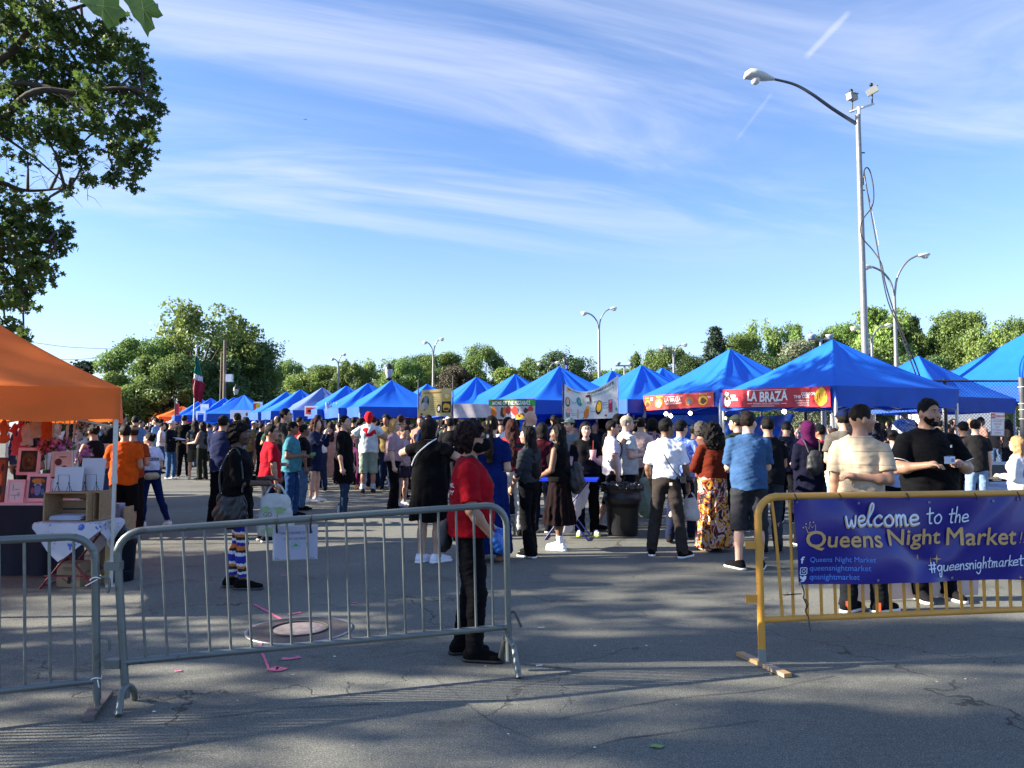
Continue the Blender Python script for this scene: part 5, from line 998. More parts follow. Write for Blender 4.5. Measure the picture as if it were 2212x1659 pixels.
        for S0, E, W, u, f, sx in limbs:
            if sleeve <= 0: continue
            if sleeve >= 1.99: Fd.cone(S0, E, .052 * bl + .006, .052 * bl, .03); Fd.cone(E, W - f * .01, .052 * bl, .038, .02, cut=True)
            elif sleeve > 1: Fd.cone(S0, E, .052 * bl + .006, .050 * bl, .03); Fd.cone(E, E + (W - E) * (sleeve - 1), .051 * bl, .046 * bl, .02, cut=True)
            else: Fd.cone(S0, S0 + (E - S0) * sleeve, .053 * bl + .006 * tscale, .060 * bl + .008 * tscale, .014, cut=True)
        if not far:
            Fd.noise(.0062, 10, sd, (1.2, 1.2, .9)); Fd.noise(.0034, 27, sd + 5, (.6, .6, 1.4))
        else: Fd.noise(.005, 18, sd)
        if hm < .7 and top in ('maxi', 'dress'):
            X, Y_, Z_ = Fd.grid((slice(None),) * 3); Fd.D = Fd.D + (.010 * np.sin(np.arctan2(Y_, X) * 13 + sd) * np.clip((1.0 - Z_) * 2, 0, 1)).astype(np.float32)
        Fd.clip(lambda X, Y_, Z_: hm - Z_ + .012 * np.sin(X * 22 + sd) ); Fd.clip(lambda X, Y_, Z_: Z_ - (shz + .050 - np.clip(Y_ - .02, 0, 1) * (.75 if top != 'tank' else 1.3) * np.clip(1.25 - np.abs(X) / .075, 0, 1) + np.clip(np.abs(X) - .07, 0, 1)) )
    m_ = .10 + .06 * b; pts = [l[0] for l in limbs] + ([l[0] + (l[1] - l[0]) * min(sleeve, 1) for l in limbs] + ([l[2] for l in limbs] if sleeve > 1 else [])); pts += [(.16 * bt, -.14 * bt, hm), (-.16 * bt, .17 * bt, hm), (0, 0, 1.46)]
    if hm < .7: pts += [(.28 * bt, .26 * bt, hm), (-.28 * bt, -.26 * bt, hm)]
    lo, hi = box_for(pts, m_); lo[2] = max(hm - .05, -.02); hi[2] = min(hi[2], 1.52)
    gname = {'tee': 'shirt', 'shirt': 'shirt', 'long': 'shirt', 'tank': 'top', 'hoodie': 'hoodie', 'dress': 'dress', 'maxi': 'dress', 'coat': 'coat', 'crop': 'shirt'}.get(top, 'shirt'); shirt = mk(gname, lo, hi, f_top, tm)
    if top in ('shirt', 'polo') or 'collar' in extras:
        def f_col(Fd): Fd.cone(np.array([0, -.012, shz + .012]) + la, np.array([0, -.004, shz + .060]) + la, .074 * (.6 + .4 * b), .064 * (.6 + .4 * b), 0, cut=True); Fd.cone(np.array([0, -.008, shz - .03]) + la, np.array([0, .004, shz + .10]) + la, .060, .054, 0, mode='sub'); Fd.clip(lambda X, Y_, Z_: .35 * (Y_) + Z_ * .0 - .025 * 1.0)
        mk('collar', (-.13, -.13, shz - .03), (.13, .13, shz + .09), f_col, tm)
    if bot:
        cut = {'pants': .05, 'jeans': .06, 'flare': .03, 'leggings': .12, 'shorts': .50, 'longshorts': .42, 'skirt': .35, 'longskirt': .06, 'miniskirt': .62}[bot]
        def f_bot(Fd):
            Fd.ell((0, .0, .945), (.150 * (.2 + .8 * bt) + .012, .116 * (.5 + .5 * bt) + .012, .13), .05); Fd.cone((0, 0, 1.03), (0, 0, .98), .135 * bt + .01, .155 * bt, .03, f=.74)
            if 'skirt' in bot: Fd.cone((0, 0, .98), (0, 0, cut - .05), .150 * bt, (.27 if bot == 'skirt' else .21) * bt, .04, f=.85); X, Y_, Z_ = Fd.grid((slice(None),) * 3); Fd.D = Fd.D + (.013 * np.sin(np.arctan2(Y_, X) * 15 + sd) * np.clip((.95 - Z_) * 2, 0, 1)).astype(np.float32)
            else:
                w0, w1, w2 = {'pants': (.094, .073, .070), 'jeans': (.092, .068, .060), 'flare': (.094, .068, .088), 'leggings': (.089, .058, .043), 'shorts': (.100, .090, .0), 'longshorts': (.100, .088, .085)}[bot]
                for hp, kn, an, f in leg: Fd.cone(hp + (0, 0, .0), kn, w0 * bl, w1 * bl, .03); (w2 and Fd.cone(kn, an + (0, 0, -.03), w1 * bl, w2 * (.6 + .4 * bl), .02)); bot == 'leggings' and Fd.ell(kn * .62 + an * .38 + np.array([0, -.018, 0]), (.054 * bl, .056 * bl, .10), .03)
            if bot != 'leggings': Fd.noise(.0055, 11, sd + 2, (1, 1, .8)); Fd.noise(.0036, 26, sd + 3, (.6, .6, 1.6))
            if hm < 1: Fd.D = Fd.D + np.where(Fd.z > hm + .012, np.float32(.012), np.float32(0))[None, None, :]
            Fd.clip(lambda X, Y_, Z_: cut - Z_); Fd.clip(lambda X, Y_, Z_: Z_ - 1.035)
        P = [q for l in leg for q in l[:3]] + [(.18 * bt, .15 * bt, 1), (-.18 * bt, -.15 * bt, 1)] + ([(.30 * bt, .28 * bt, .4), (-.30 * bt, -.28 * bt, .4)] if 'skirt' in bot else []); lo, hi = box_for(P, .12); lo[2] = max(cut - .04, -.02); hi[2] = 1.06
        mk('skirt' if 'skirt' in bot else ('shorts' if 'shorts' in bot else 'trousers'), lo, hi, f_bot, bm)
    # --- shoes
    for hp, kn, an, f in leg:
        a = R(f[2]); d = np.array([-math.sin(a), math.cos(a), 0]); c = np.array([an[0], an[1], 0]); lift = f[3] if len(f) > 3 else 0; z0 = lift
        def f_sh(Fd):
            Fd.cone(c - d * .045 + (0, 0, .045 + z0), c + d * .125 + (0, 0, .036 + z0), .042, .041, .02); Fd.ell(c + d * .165 + np.array([0, 0, .034 + z0]), (.040, .052, .032), .02); Fd.cone(c + d * -.025 + (0, 0, .05 + z0), c + d * -.02 + np.array([0, 0, .105 + z0]), .045, .044, .02, cut=True); Fd.cone(c + d * .02 + (0, 0, .07 + z0), c + d * .09 + (0, 0, .055 + z0), .034, .034, .02); Fd.clip(lambda X, Y_, Z_: (.018 + z0) - Z_)
        lo, hi = c - .27, c + .27; lo[2] = z0 - .02; hi[2] = z0 + .16; so = mk('shoe', lo, hi, f_sh, cloth(shoe[0], bump=.2) if not far else cloth(shoe[0]))
        if so is not None and shoe[1] and not far:
            def f_so(Fd): Fd.cone(c - d * .048 + (0, 0, .012 + z0), c + d * .15 + (0, 0, .012 + z0), .046, .050, .0); Fd.ell(c + d * .175 + np.array([0, 0, .012 + z0]), (.044, .050, .05), .02); Fd.clip(lambda X, Y_, Z_: np.maximum(Z_ - (.026 + z0), (.0015 + z0) - Z_))
            mk('sole', lo, hi, f_so, paint(shoe[1], rough=.6), so)
        if sock:
            def f_sk(Fd): Fd.cone(an + (0, 0, -.02), an + (kn - an) * .30, .042 * bl + .003, .046 * bl + .003, 0, cut=True)
            lo, hi = box_for([an, kn], .08); mk('sock', lo, hi, f_sk, cloth(sock))
    # --- hair and headwear
    hm_ = hairm(hc); lo, hi = box_for([HP(0, 0, 0), HP(0, 0, .10)], .24)
    def face_cut(Fd, yc=.035, zt=.068, low=-.055):
        X, Y_, Z_ = Fd.grid((slice(None),) * 3); x, y, z = X - hc0[0], Y_ - hc0[1], Z_ - hc0[2]; lx = hr[0][0] * x + hr[1][0] * y + hr[2][0] * z; ly = hr[0][1] * x + hr[1][1] * y + hr[2][1] * z; lz = hr[0][2] * x + hr[1][2] * y + hr[2][2] * z
        face = np.maximum(yc - .25 * np.clip(-lz, -.1, .2) - ly, lz - (zt - 7.5 * lx * lx)); Fd.D = np.maximum(Fd.D, -face.astype(np.float32)); return lx, ly, lz
    kinds = hair.split('+')
    def f_short(Fd):
        Fd.ell(HP(0, -.014, .022), (.082, .100, .105), .01, hr); Fd.noise(.0035, 60, sd, (1, 1, 1)); lx, ly, lz = face_cut(Fd, .034, .074); Fd.D = np.maximum(Fd.D, (-.052 - lz + .25 * np.clip(ly + .05, 0, 1)).astype(np.float32))
    def f_fade(Fd):
        Fd.ell(HP(0, -.010, .034), (.079, .098, .100), .01, hr); Fd.noise(.003, 60, sd, (1, 1, 1)); lx, ly, lz = face_cut(Fd, .040, .076); Fd.D = np.maximum(Fd.D, (-.034 - lz + .2 * np.clip(ly + .05, 0, 1)).astype(np.float32))
    def f_bob(Fd):
        Fd.ell(HP(0, -.016, .018), (.090, .106, .108), .01, hr); Fd.cone(HP(0, -.03, 0), HP(0, -.045, -.10), .094, .088, .03, f=.9); Fd.noise(.004, 45, sd, (1.6, 1.6, .4)); face_cut(Fd, .028, .066); Fd.clip(lambda X, Y_, Z_: (hc0[2] - .135) - Z_)
    def f_long(Fd, L_=.42):
        Fd.ell(HP(0, -.014, .020), (.084, .102, .107), .01, hr); bk = hc0 + hr @ np.array([0, -.055, -.02]); Fd.cone(bk, np.array([bk[0] * .6, min(-.115 * (.6 + .4 * bt), bk[1] - .02), hc0[2] - L_]) + la * .5, .080, .085, .03, f=.55)
        for q in (-1, 1): Fd.cone(HP(q * .066, -.01, .0), HP(q * .082, -.02, -.20), .030, .036, .03)
        Fd.noise(.006, 38, sd, (1.8, 1.8, .35)); face_cut(Fd, .030, .066)
    def f_curl(Fd, r=.026):
        Fd.ell(HP(0, -.028, .022), (.076 + r, .090 + r, .090 + r), .01, hr); Fd.ell(HP(0, -.05, -.035), (.066 + r, .062 + r, .062 + r), .03, hr)
        Fd.noise(.010, 58, sd); Fd.noise(.006, 110, sd + 1); face_cut(Fd, .018, .058, 0)
    def f_big(Fd): 
        Fd.ell(HP(0, -.03, .0), (.135, .130, .140), .01, hr); Fd.ell(HP(0, -.08, -.12), (.150, .105, .150), .04, hr); Fd.noise(.013, 40, sd); Fd.noise(.006, 90, sd + 1); face_cut(Fd, .045, .058)
    def f_pony(Fd):
        Fd.ell(HP(0, -.014, .020), (.080, .098, .103), .01, hr); Fd.cone(HP(0, -.115, .01), HP(0, -.14, -.24), .034, .040, .02); Fd.noise(.004, 45, sd, (1.6, 1.6, .4)); face_cut(Fd, .030, .066); Fd.D = np.maximum(Fd.D, np.float32(-9))
    def f_bun(Fd):
        Fd.ell(HP(0, -.014, .020), (.080, .098, .103), .01, hr); Fd.ell(HP(0, -.095, .055), (.045, .042, .045), .015, hr); Fd.noise(.004, 50, sd); lx, ly, lz = face_cut(Fd, .030, .066); Fd.D = np.maximum(Fd.D, (-.055 - lz + .2 * np.clip(ly + .05, 0, 1)).astype(np.float32))
    for kd in kinds:
        lo2, hi2 = lo.copy(), hi.copy()
        if kd in ('long', 'longer', 'wavy', 'big'): lo2[2] -= .5; lo2[1] -= .1
        if kd == 'pony': lo2[2] -= .15
        if kd == 'short': mk('hair', lo2, hi2, f_short, hm_)
        elif kd == 'fade': mk('hair', lo2, hi2, f_fade, hm_)
        elif kd == 'bob': mk('hair', lo2, hi2, f_bob, hm_)
        elif kd in ('long', 'wavy'): mk('hair', lo2, hi2, lambda Fd: f_long(Fd, .36), hm_)
        elif kd == 'longer': mk('hair', lo2, hi2, lambda Fd: f_long(Fd, .50), hm_)
        elif kd == 'curl': mk('hair', lo2, hi2, f_curl, hm_)
        elif kd == 'big': mk('hair', lo2, hi2, f_big, hm_)
        elif kd == 'pony': mk('hair', lo2, hi2, f_pony, hm_)
        elif kd == 'bun': mk('hair', lo2, hi2, f_bun, hm_)
        elif kd.startswith('cap'):
            cm = cloth(kd[4:] if ':' in kd else '14161c')
            def f_cap(Fd):
                Fd.ell(HP(0, -.010, .030), (.088, .105, .096), .01, hr); X, Y_, Z_ = Fd.grid((slice(None),) * 3); x, y, z = X - hc0[0], Y_ - hc0[1], Z_ - hc0[2]; lz = hr[0][2] * x + hr[1][2] * y + hr[2][2] * z; Fd.D = np.maximum(Fd.D, (.036 - lz).astype(np.float32))
            cp = mk('cap', lo2, hi2, f_cap, cm)
            def f_br(Fd): Fd.ell(HP(0, .125, .040), (.070, .070, max(.007, vox * .75)), .0, hr)
            mk('brim', lo2, hi2, f_br, cm, cp)
        elif kd.startswith('hat'):
            cm = cloth(kd[4:] if ':' in kd else 'b9b4b0')
            def f_hat(Fd): Fd.ell(HP(0, -.01, .060), (.090, .102, .085), .01, hr); Fd.ell(HP(0, -.005, .042), (.185, .20, max(.010, vox * .8)), .03, hr); X, Y_, Z_ = Fd.grid((slice(None),) * 3); Fd.clip(lambda X, Y_, Z_: hc0[2] + .022 - Z_)
            mk('sun_hat', lo2, hi2, f_hat, cm)
        elif kd.startswith('hijab'):
            def f_hj(Fd): Fd.ell(HP(0, -.016, .018), (.094, .112, .116), .01, hr); Fd.cone(HP(0, -.03, -.03), np.array([0, -.01, 1.40]) + la, .085, .115, .05, f=.85); Fd.ell((0, 0, 1.40), (.17, .12, .06), .05); Fd.noise(.003, 24, sd); face_cut(Fd, .055, .050)
            lo2[2] -= .12; mk('headscarf', lo2, hi2, f_hj, cloth(kd[6:] if ':' in kd else '15151a'))
    # --- face details
    if detail:
        for q in (-1, 1):
            mb = MB(); mb.ball(HP(q * .028, .079, .011), (.0118, .0108, .0075), 10); ey = mb.build('eye', mat('eye_white', (.40, .37, .34), .25), t); mb = MB(); mb.ball(HP(q * .028, .0872, .011), (.0052, .004, .0060), 8); mb.build('iris', mat('iris', (.02, .012, .008), .2), ey)
            mb = MB(); mb.tube([HP(q * .013, .092, .028), HP(q * .028, .093, .033), HP(q * .043, .082, .029)], [.0032, .0038, .002], 5); mb.build('eyebrow', hm_, t)
        mb = MB(); mb.tube([HP(-.022, .088, -.056), HP(-.008, .0975, -.053), HP(0, .098, -.055), HP(.008, .0975, -.053), HP(.022, .088, -.056)], [.002, .0045, .004, .0045, .002], 6); mb.tube([HP(-.018, .089, -.061), HP(0, .0965, -.065), HP(.018, .089, -.061)], [.002, .0055, .002], 6)
        mb.build('lips', mat('lips_' + sk, tuple(c * k for c, k in zip({'pale': (.55, .28, .24), 'fair': (.45, .20, .17), 'tan': (.32, .13, .10), 'brown': (.18, .07, .06), 'dark': (.09, .035, .03)}[sk], (1, 1, 1))), .4), t)
    Mw = Matrix.Translation(Vector(loc)) @ Matrix.Rotation(t.rotation_euler.z, 4, 'Z') @ Matrix.Scale(s, 4)
    info = dict(t=t, HP=HP, hands=[l[2] + l[4] * .07 for l in limbs], limbs=limbs, la=la, M=Mw, W=lambda p: Mw @ Vector(tuple(float(c) for c in p)), s=s, vox=vox, hr=hr, mk=mk, sd=sd, leg=leg)
    for e in extras:
        if e == 'glasses':
            mb = MB()
            for q in (-1, 1): mb.tube([HP(q * .030 + .019 * math.cos(a), .098, .012 + .015 * math.sin(a)) for a in [k * .628 for k in range(10)]], .0022, 5, closed=True); mb.tube([HP(q * .049, .096, .016), HP(q * .078, -.01, .010)], .0022, 5)
            mb.tube([HP(-.011, .101, .014), HP(.011, .101, .014)], .0022, 5); mb.build('glasses', BLK, t)
        elif e == 'shades':
            mb = MB()
            for q in (-1, 1): mb.ball(HP(q * .029, .098, .012), (.023, .006, .017), 10, Matrix(hr.tolist())); mb.tube([HP(q * .050, .094, .016), HP(q * .079, -.01, .010)], .003, 5)
            mb.build('sunglasses', mat('dark_lens', (.01, .01, .012), .08), t)
        elif e == 'beard':
            def f_be(Fd): Fd.ell(HP(0, .030, -.038), (.0625 * jb, .0665, .0755), .02, hr); Fd.ell(HP(0, .062, -.088), (.034, .030, .0265), .02, hr); Fd.noise(.001, 90, sd); X, Y_, Z_ = Fd.grid((slice(None),) * 3); x, y, z = X - hc0[0], Y_ - hc0[1], Z_ - hc0[2]; lx = hr[0][0] * x + hr[1][0] * y + hr[2][0] * z; ly = hr[0][1] * x + hr[1][1] * y + hr[2][1] * z; lz = hr[0][2] * x + hr[1][2] * y + hr[2][2] * z; Fd.D = np.maximum(Fd.D, np.maximum(lz + .040 - .9 * np.clip(np.abs(lx) - .03, 0, .1) * 1.2, -(ly - (-.01))).astype(np.float32)); Fd.D = np.maximum(Fd.D, -(np.sqrt((lx / .024) ** 2 + ((lz + .058) / .014) ** 2 + ((ly - .10) / .03) ** 2) - 1).astype(np.float32) * .01)
            mk('beard', lo, hi, f_be, hm_)
        elif e.startswith('mask'):
            def f_ma(Fd): Fd.ell(HP(0, .036, -.045), (.068 * jb, .078, .066), .02, hr); Fd.cone(HP(0, .100, -.010), HP(0, .110, -.05), .020, .024, .03); X, Y_, Z_ = Fd.grid((slice(None),) * 3); x, y, z = X - hc0[0], Y_ - hc0[1], Z_ - hc0[2]; ly = hr[0][1] * x + hr[1][1] * y + hr[2][1] * z; lz = hr[0][2] * x + hr[1][2] * y + hr[2][2] * z; Fd.D = np.maximum(Fd.D, np.maximum(.022 - ly - .5 * np.clip(-lz - .03, 0, .1), lz - .002).astype(np.float32))
            mk('face_mask', lo, hi, f_ma, cloth('0b0c10')); mb = MB()
            for q in (-1, 1): mb.tube([HP(q * .062, .03, -.015), HP(q * .082, -.02, .0), HP(q * .064, .02, -.07)], .002, 4)
            mb.build('mask_strap', BLK, t)
        elif e == 'belt':
            mb = MB(); mb.tube([(.158 * bt * math.cos(a) * 1.02, .116 * bt * math.sin(a), .985) for a in [k * .2618 for k in range(24)]], .013, 5, closed=True); mb.build('belt', BLK, t)
    return info
# ================================================================== barriers
def chip_mat(name, col, chip, amt, rough=.45, metal=0):
    m = mat(name, col, rough, .10, 4, metal=metal); nt = m.node_tree; N = nt.nodes; L = nt.links; b = N['Principled BSDF']; src = b.inputs['Base Color'].links[0].from_socket
    tc = N.new('ShaderNodeTexCoord'); nz = N.new('ShaderNodeTexNoise'); nz.inputs['Scale'].default_value = 9; nz.inputs['Detail'].default_value = 8; nz.inputs['Roughness'].default_value = .7; L.new(tc.outputs['Object'], nz.inputs['Vector']); mr = N.new('ShaderNodeMapRange'); mr.inputs[1].default_value = amt; mr.inputs[2].default_value = amt + .015; L.new(nz.outputs[0], mr.inputs[0])
    mx = N.new('ShaderNodeMix'); mx.data_type = 'RGBA'; L.new(mr.outputs[0], mx.inputs[0]); L.new(src, mx.inputs[6]); mx.inputs[7].default_value = (*chip, 1); L.new(mx.outputs[2], b.inputs['Base Color']); return m
GBAR = chip_mat('barrier_zinc', (.15, .172, .168), (.11, .115, .11), .60, .42, .5); GTH = mat('bar_zinc', (.16, .18, .18), .38, .2, 12, metal=.55); YBAR = chip_mat('yellow_enamel', (.62, .30, .045), (.34, .34, .33), .66, .4); YWOOD = chip_mat('worn_foot', (.46, .27, .10), (.30, .25, .20), .5, .7)
class Bar:
    def __init__(s, gL, gR, tL, tR): s.gL, s.gR, s.vL, s.vR = Vector(gL), Vector(gR), Vector(tL) - Vector(gL), Vector(tR) - Vector(gR); s.len = (s.gR - s.gL).length; s.H = (s.vL.z + s.vR.z) / 2; s.d = (s.gR - s.gL).normalized(); s.n = Vector((s.d.y, -s.d.x, 0))
    def P(s, u, v, off=0): g = s.gL.lerp(s.gR, u) + s.vL.lerp(s.vR, u) * v + s.n * off; return g - s.gL
def barrier(label, B, m, mb_, nb, rail, rt=.021, rb=.019, bar=.0078, u0=.05, u1=.955, bends={}):
    t = thing('crowd_barrier', label, 'barrier', tuple(B.gL), 0, None); ru = .13 / B.len; rv = .13 / B.H; pts = [B.P(0, .0), B.P(0, .5), B.P(0, 1 - rv)]
    for k in range(1, 7): a = math.pi / 2 * k / 6; pts.append(B.P(ru * (1 - math.cos(a)), 1 - rv + rv * math.sin(a)))
    pts.append(B.P(.5, 1.0))
    for k in range(0, 7): a = math.pi / 2 * k / 6; pts.append(B.P(1 - ru + ru * math.sin(a), 1 - rv + rv * math.cos(a)))
    pts += [B.P(1, .5), B.P(1, .0)]; zc = .055
    pts[0] = B.P(0, .06); pts[-1] = B.P(1, .06)
    mb = MB(); mb.tube(pts, rt, 12); mb.build('frame_tube', m, t); mb = MB(); mb.tube([B.P(0, rail), B.P(.5, rail), B.P(1, rail)], rb, 10); mb.build('bottom_rail', m, t)
    for i in range(nb):
        u = u0 + (u1 - u0) * i / (nb - 1); dt, db = bends.get(i, (0, 0)); mb = MB(); mb.tube(catmull([B.P(u + dt, .985), B.P(u + dt * .35 + db * .25, .75), B.P(u + db, rail)], 4), bar, 8); mb.build('bar', mb_, t)
    return t
GP = lambda px, py: Vector(G(px, py))
gL, gR = GP(273, 1531), GP(1100, 1449); B1 = Bar(gL, gR, at(251, 1150, gL.y), at(1093, 1089, gR.y)); b1 = barrier('grey steel crowd barrier with the white parks sign, middle of the picture', B1, GBAR, GTH, 19, .262)
rel = lambda B, p: Vector(p) - B.gL
mb = MB(); a = rel(B1, GP(256, 1550)); c_ = rel(B1, GP(291, 1512)); tp = B1.P(0, .115); mb.tube(catmull([a + Vector((0, 0, .01)), a.lerp(tp, .75) + Vector((-.005, -.01, .01)), tp + Vector((.01, 0, .012)), c_.lerp(tp, .7) + Vector((.02, .02, .0)), c_ + Vector((0, 0, .01))], 6), .018, 9); mb.build('foot', GBAR, b1)
mb = MB(); a = rel(B1, GP(1121, 1467)); tp = B1.P(1, .20); mb.tube([tp, tp.lerp(a, .25) + Vector((.015, -.02, .01)), a + Vector((0, 0, .008))], .019, 9); mb.build('foot', GBAR, b1); mb = MB(); a = rel(B1, GP(1080, 1430)); tp = B1.P(1, .19); mb.tube([tp + Vector((-.02, 0, 0)), a + Vector((0, 0, .008))], .019, 9); mb.build('foot', GBAR, b1)
for py0, dx in ((1127, 14), (1322, 18)):
    Y = gR.y; x0 = 1096; pts = [at(x0, py0 + 6, Y), at(x0 + dx * .6, py0, Y), at(x0 + dx, py0 + 5, Y), at(x0 + dx + (12 if py0 > 1200 else 2), py0 + 32, Y)]; mb = MB(); mb.tube(catmull([p - B1.gL for p in pts], 5), .008, 8); mb.build('hook', mat('rusty_hook', (.07, .06, .055), .6, .3, 20), b1)
for py in (1222, 1433): c = at(246, py, gL.y) - B1.gL; mb = MB(); mb.box(c, (.085, .05, .045)); mb.build('hinge_lug', GBAR, b1)
# second grey barrier, cut by the left edge
gR = GP(210, 1534); gL = Vector((gR.x - 2.13, gR.y - .86, 0)); top = at(205, 1157, gR.y); B2 = Bar(gL, gR, gL + Vector((-.02, 0, top.z)), top); b2 = barrier('grey steel crowd barrier cut off by the left edge, flat foot', B2, GBAR, GTH, 19, .17)
mb = MB(); f0, f1 = rel(B2, GP(232, 1503)), rel(B2, GP(190, 1560)); dd = (f1 - f0); mb.box((f0 + f1) / 2 + Vector((0, 0, .016)), (dd.length, .06, .028), math.atan2(dd.y, dd.x)); mb.build('foot', mat('foot_bar', (.13, .12, .12), .5, .3, 14, metal=.4), b2)
mb = MB(); mb.tube([B2.P(1, .0) + Vector((0, 0, .02)), B2.P(1, .09)], .017, 8); mb.build('foot_stub', GBAR, b2)
for py0 in (1247, 1378):
    Y = gR.y; mb = MB(); pts = [at(210, py0, Y), at(228, py0, Y), at(236, py0 + 5, Y), at(236.5, py0 + 22, Y), at(233 if py0 < 1300 else 237, py0 + 34 - (6 if py0 > 1300 else 0), Y)]; mb.tube(catmull([p - B2.gL for p in pts], 5), .0065, 7); mb.build('hook', GBAR, b2)
for py in (1250, 1466): z = (at(207, py, gR.y) - B2.gL); mb = MB(); mb.tube([z + Vector((.027 * math.cos(k * .52), .027 * math.sin(k * .52), .012 * math.sin(k * .8))) for k in range(12)], .0035, 5, closed=True); mb.tube([z + Vector((.02, -.02, 0)), z + Vector((-.03 if py < 1300 else .045, -.05, -.03))], .003, 4); mb.build('zip_tie', WPR, b2)
# zip ties and the parks sign
SIGN = Plane(at(640, 1175, (B1.P(.45, .5) + B1.gL).y + .03) , B1.d, (0, 0, 1)); ACR = mat('sign_sheet', (.50, .55, .72), .25, .04, 5, transl=.35)
CLR = mat('clear_sleeve', (.45, .52, .50), .15, .05, 5, alpha=.45)
sg, es = banner(SIGN, (591.5, 1139), (686, 1134.5), (684.5, 1206.5), (590, 1209), ACR, 'white parks sign seen from behind, its lettering mirrored, tied to the barrier', 'sign', 1, 1, 'sign')
ed0 = quad_edge(SIGN, (589, 1137), (687.5, 1132.5), (686.5, 1208), (588.5, 1212)); SIGN.sheet('plastic_sleeve', CLR, 0, 0, 1, 1, 1, 1, -.006, sg, .002, ed0)
INK = paint('20243a', rough=.6); btext(SIGN, es, 'PARKS DEPARTMENT', INK, .12, .77, .885, .84, sg, 0, mirror=True); btext(SIGN, es, 'VEHICLES ONLY', INK, .22, .60, .79, .665, sg, 0, mirror=True)
PGR = paint('3f9a63', rough=.6); leaf = [(0, .9), (.16, .45), (.55, .38), (.62, .1), (.55, -.05), (.95, -.25), (.62, -.48), (.3, -.32), (.12, -.42), (0, -.34)]; leaf = leaf + [(-x, y) for x, y in leaf[-2:0:-1]]
bshape(SIGN, es, [(.505 + x * .072, .42 + y * .095) for x, y in leaf], PGR, sg, 'leaf_emblem', .006); mb = MB()
ring = [(.505 + .098 * math.cos(k * .2094), .42 + .128 * math.sin(k * .2094)) for k in range(30)]; ring2 = [(.505 + .092 * math.cos(k * .2094), .42 + .121 * math.sin(k * .2094)) for k in range(30)]
V = [SIGN.p(*es(a, b_, 0, 0), .006) for a, b_ in ring + ring2]; mb.add(V, [(k, (k + 1) % 30, 30 + (k + 1) % 30, 30 + k) for k in range(30)]); mb.build('emblem_ring', PGR, sg)
for px in (601, 674): z = at(px, 1128, SIGN.o.y - .02); mb = MB(); mb.tube([z + Vector((0, -.03, .03)), z + Vector((0, -.035, -.02)), z + Vector((0, -.02, -.06))], .006, 6); mb.tube([z + Vector((0, -.03, .03)), z + Vector((.004, -.012, .055))], .003, 5); mb.build('zip_tie', BLK, sg)
for px in (595, 600, 672, 678): bshape(SIGN, es, oval((px - 590) / 95, .035, .010, .02, 8), BLK, sg, 'clip', .008)
# yellow barrier with the banner
gL = GP(1647, 1438); gRr = Vector((gL.x + 2.37, gL.y + .36, 0)); B3 = Bar(gL, gRr, at(1636, 1073.5, gL.y), gRr + Vector((0, 0, at(1636, 1073.5, gL.y).z))); b3 = barrier('yellow crowd barrier carrying the blue welcome banner, paint chipped', B3, YBAR, YBAR, 23, .270, .024, .020, .0105, .052, .957, {0: (-.012, .010), 12: (-.003, .006), 13: (-.016, .012), 14: (-.006, .002)})
mb = MB(); f0, f1 = rel(B3, GP(1598, 1416)), rel(B3, GP(1702, 1464)); dd = f1 - f0; mb.box((f0 + f1) / 2 + Vector((0, 0, .014)), (dd.length, .055, .024), math.atan2(dd.y, dd.x)); mb.build('foot', YWOOD, b3); mb = MB(); f2 = B3.P(1, 0); mb.box(f2 + Vector((0, 0, .014)), (dd.length, .055, .024), math.atan2(dd.y, dd.x)); mb.build('foot', YWOOD, b3)
for u in (0, 1): mb = MB(); mb.tube([B3.P(u, 0) + Vector((0, 0, .024)), B3.P(u, .10)], .0255, 12); mb.build('bare_post_end', paint('7f8684'), b3)
for py in (1177, 1293): c = at(1627, py, gL.y) - B3.gL; mb = MB(); mb.box(c + Vector((.01, 0, 0)), (.12, .012, .050)); mb.build('hinge_lug', YBAR, b3)
BNM = mat('welcome_banner', (.014, .010, .20), .36, .10, 3, coat=.15, bump=.2, bs=4)
def bwave(u, v): return 1.7 * (.010 * math.sin(u * 5.2 + v * 6) + .006 * math.sin(u * 9 - v * 11 + 1) + .012 * math.exp(-((u - v * 1.1 - .62) / .10) ** 2) - .013 * math.exp(-((u + v * 1.5 - 2.1) / .11) ** 2) + .012 * math.exp(-((u - 1.65 - v * .4) / .06) ** 2))
PB = Plane(B3.gL + B3.n * .040, B3.d, (0, 0, 1), bwave); A = PB.hit(1713, 1078.5); Bq = PB.hit(1730, 1264.5); Cq = PB.hit(2205, 1071.5); Dq = PB.hit(2205, 1252); U1 = 2.30; k1 = (U1 - A[0]) / (Cq[0] - A[0]); k2 = (U1 - Bq[0]) / (Dq[0] - Bq[0]); TR = (U1, A[1] + (Cq[1] - A[1]) * k1); BR = (U1, Bq[1] + (Dq[1] - Bq[1]) * k2)
def edb(a, b_, u, v): s_ = -.006 * abs(math.sin(a * math.pi * 4)) * (1 - b_) * 0; return tuple((Bq[k] * (1 - a) + BR[k] * a) * (1 - b_) + (A[k] * (1 - a) + TR[k] * a) * b_ for k in (0, 1))
wb = PB.sheet('welcome_banner', BNM, 0, 0, 1, 1, 90, 26, 0, None, .003, edb, label='blue welcome banner with gold and white lettering tied to the yellow barrier', cat='banner')
GOLD = paint('c9a468', rough=.5); WT = paint('d9e4f4', rough=.5); LBT = paint('5b8fe8', rough=.5)
pedge = lambda tl, tr, br, bl: quad_edge(PB, tl, tr, br, bl)
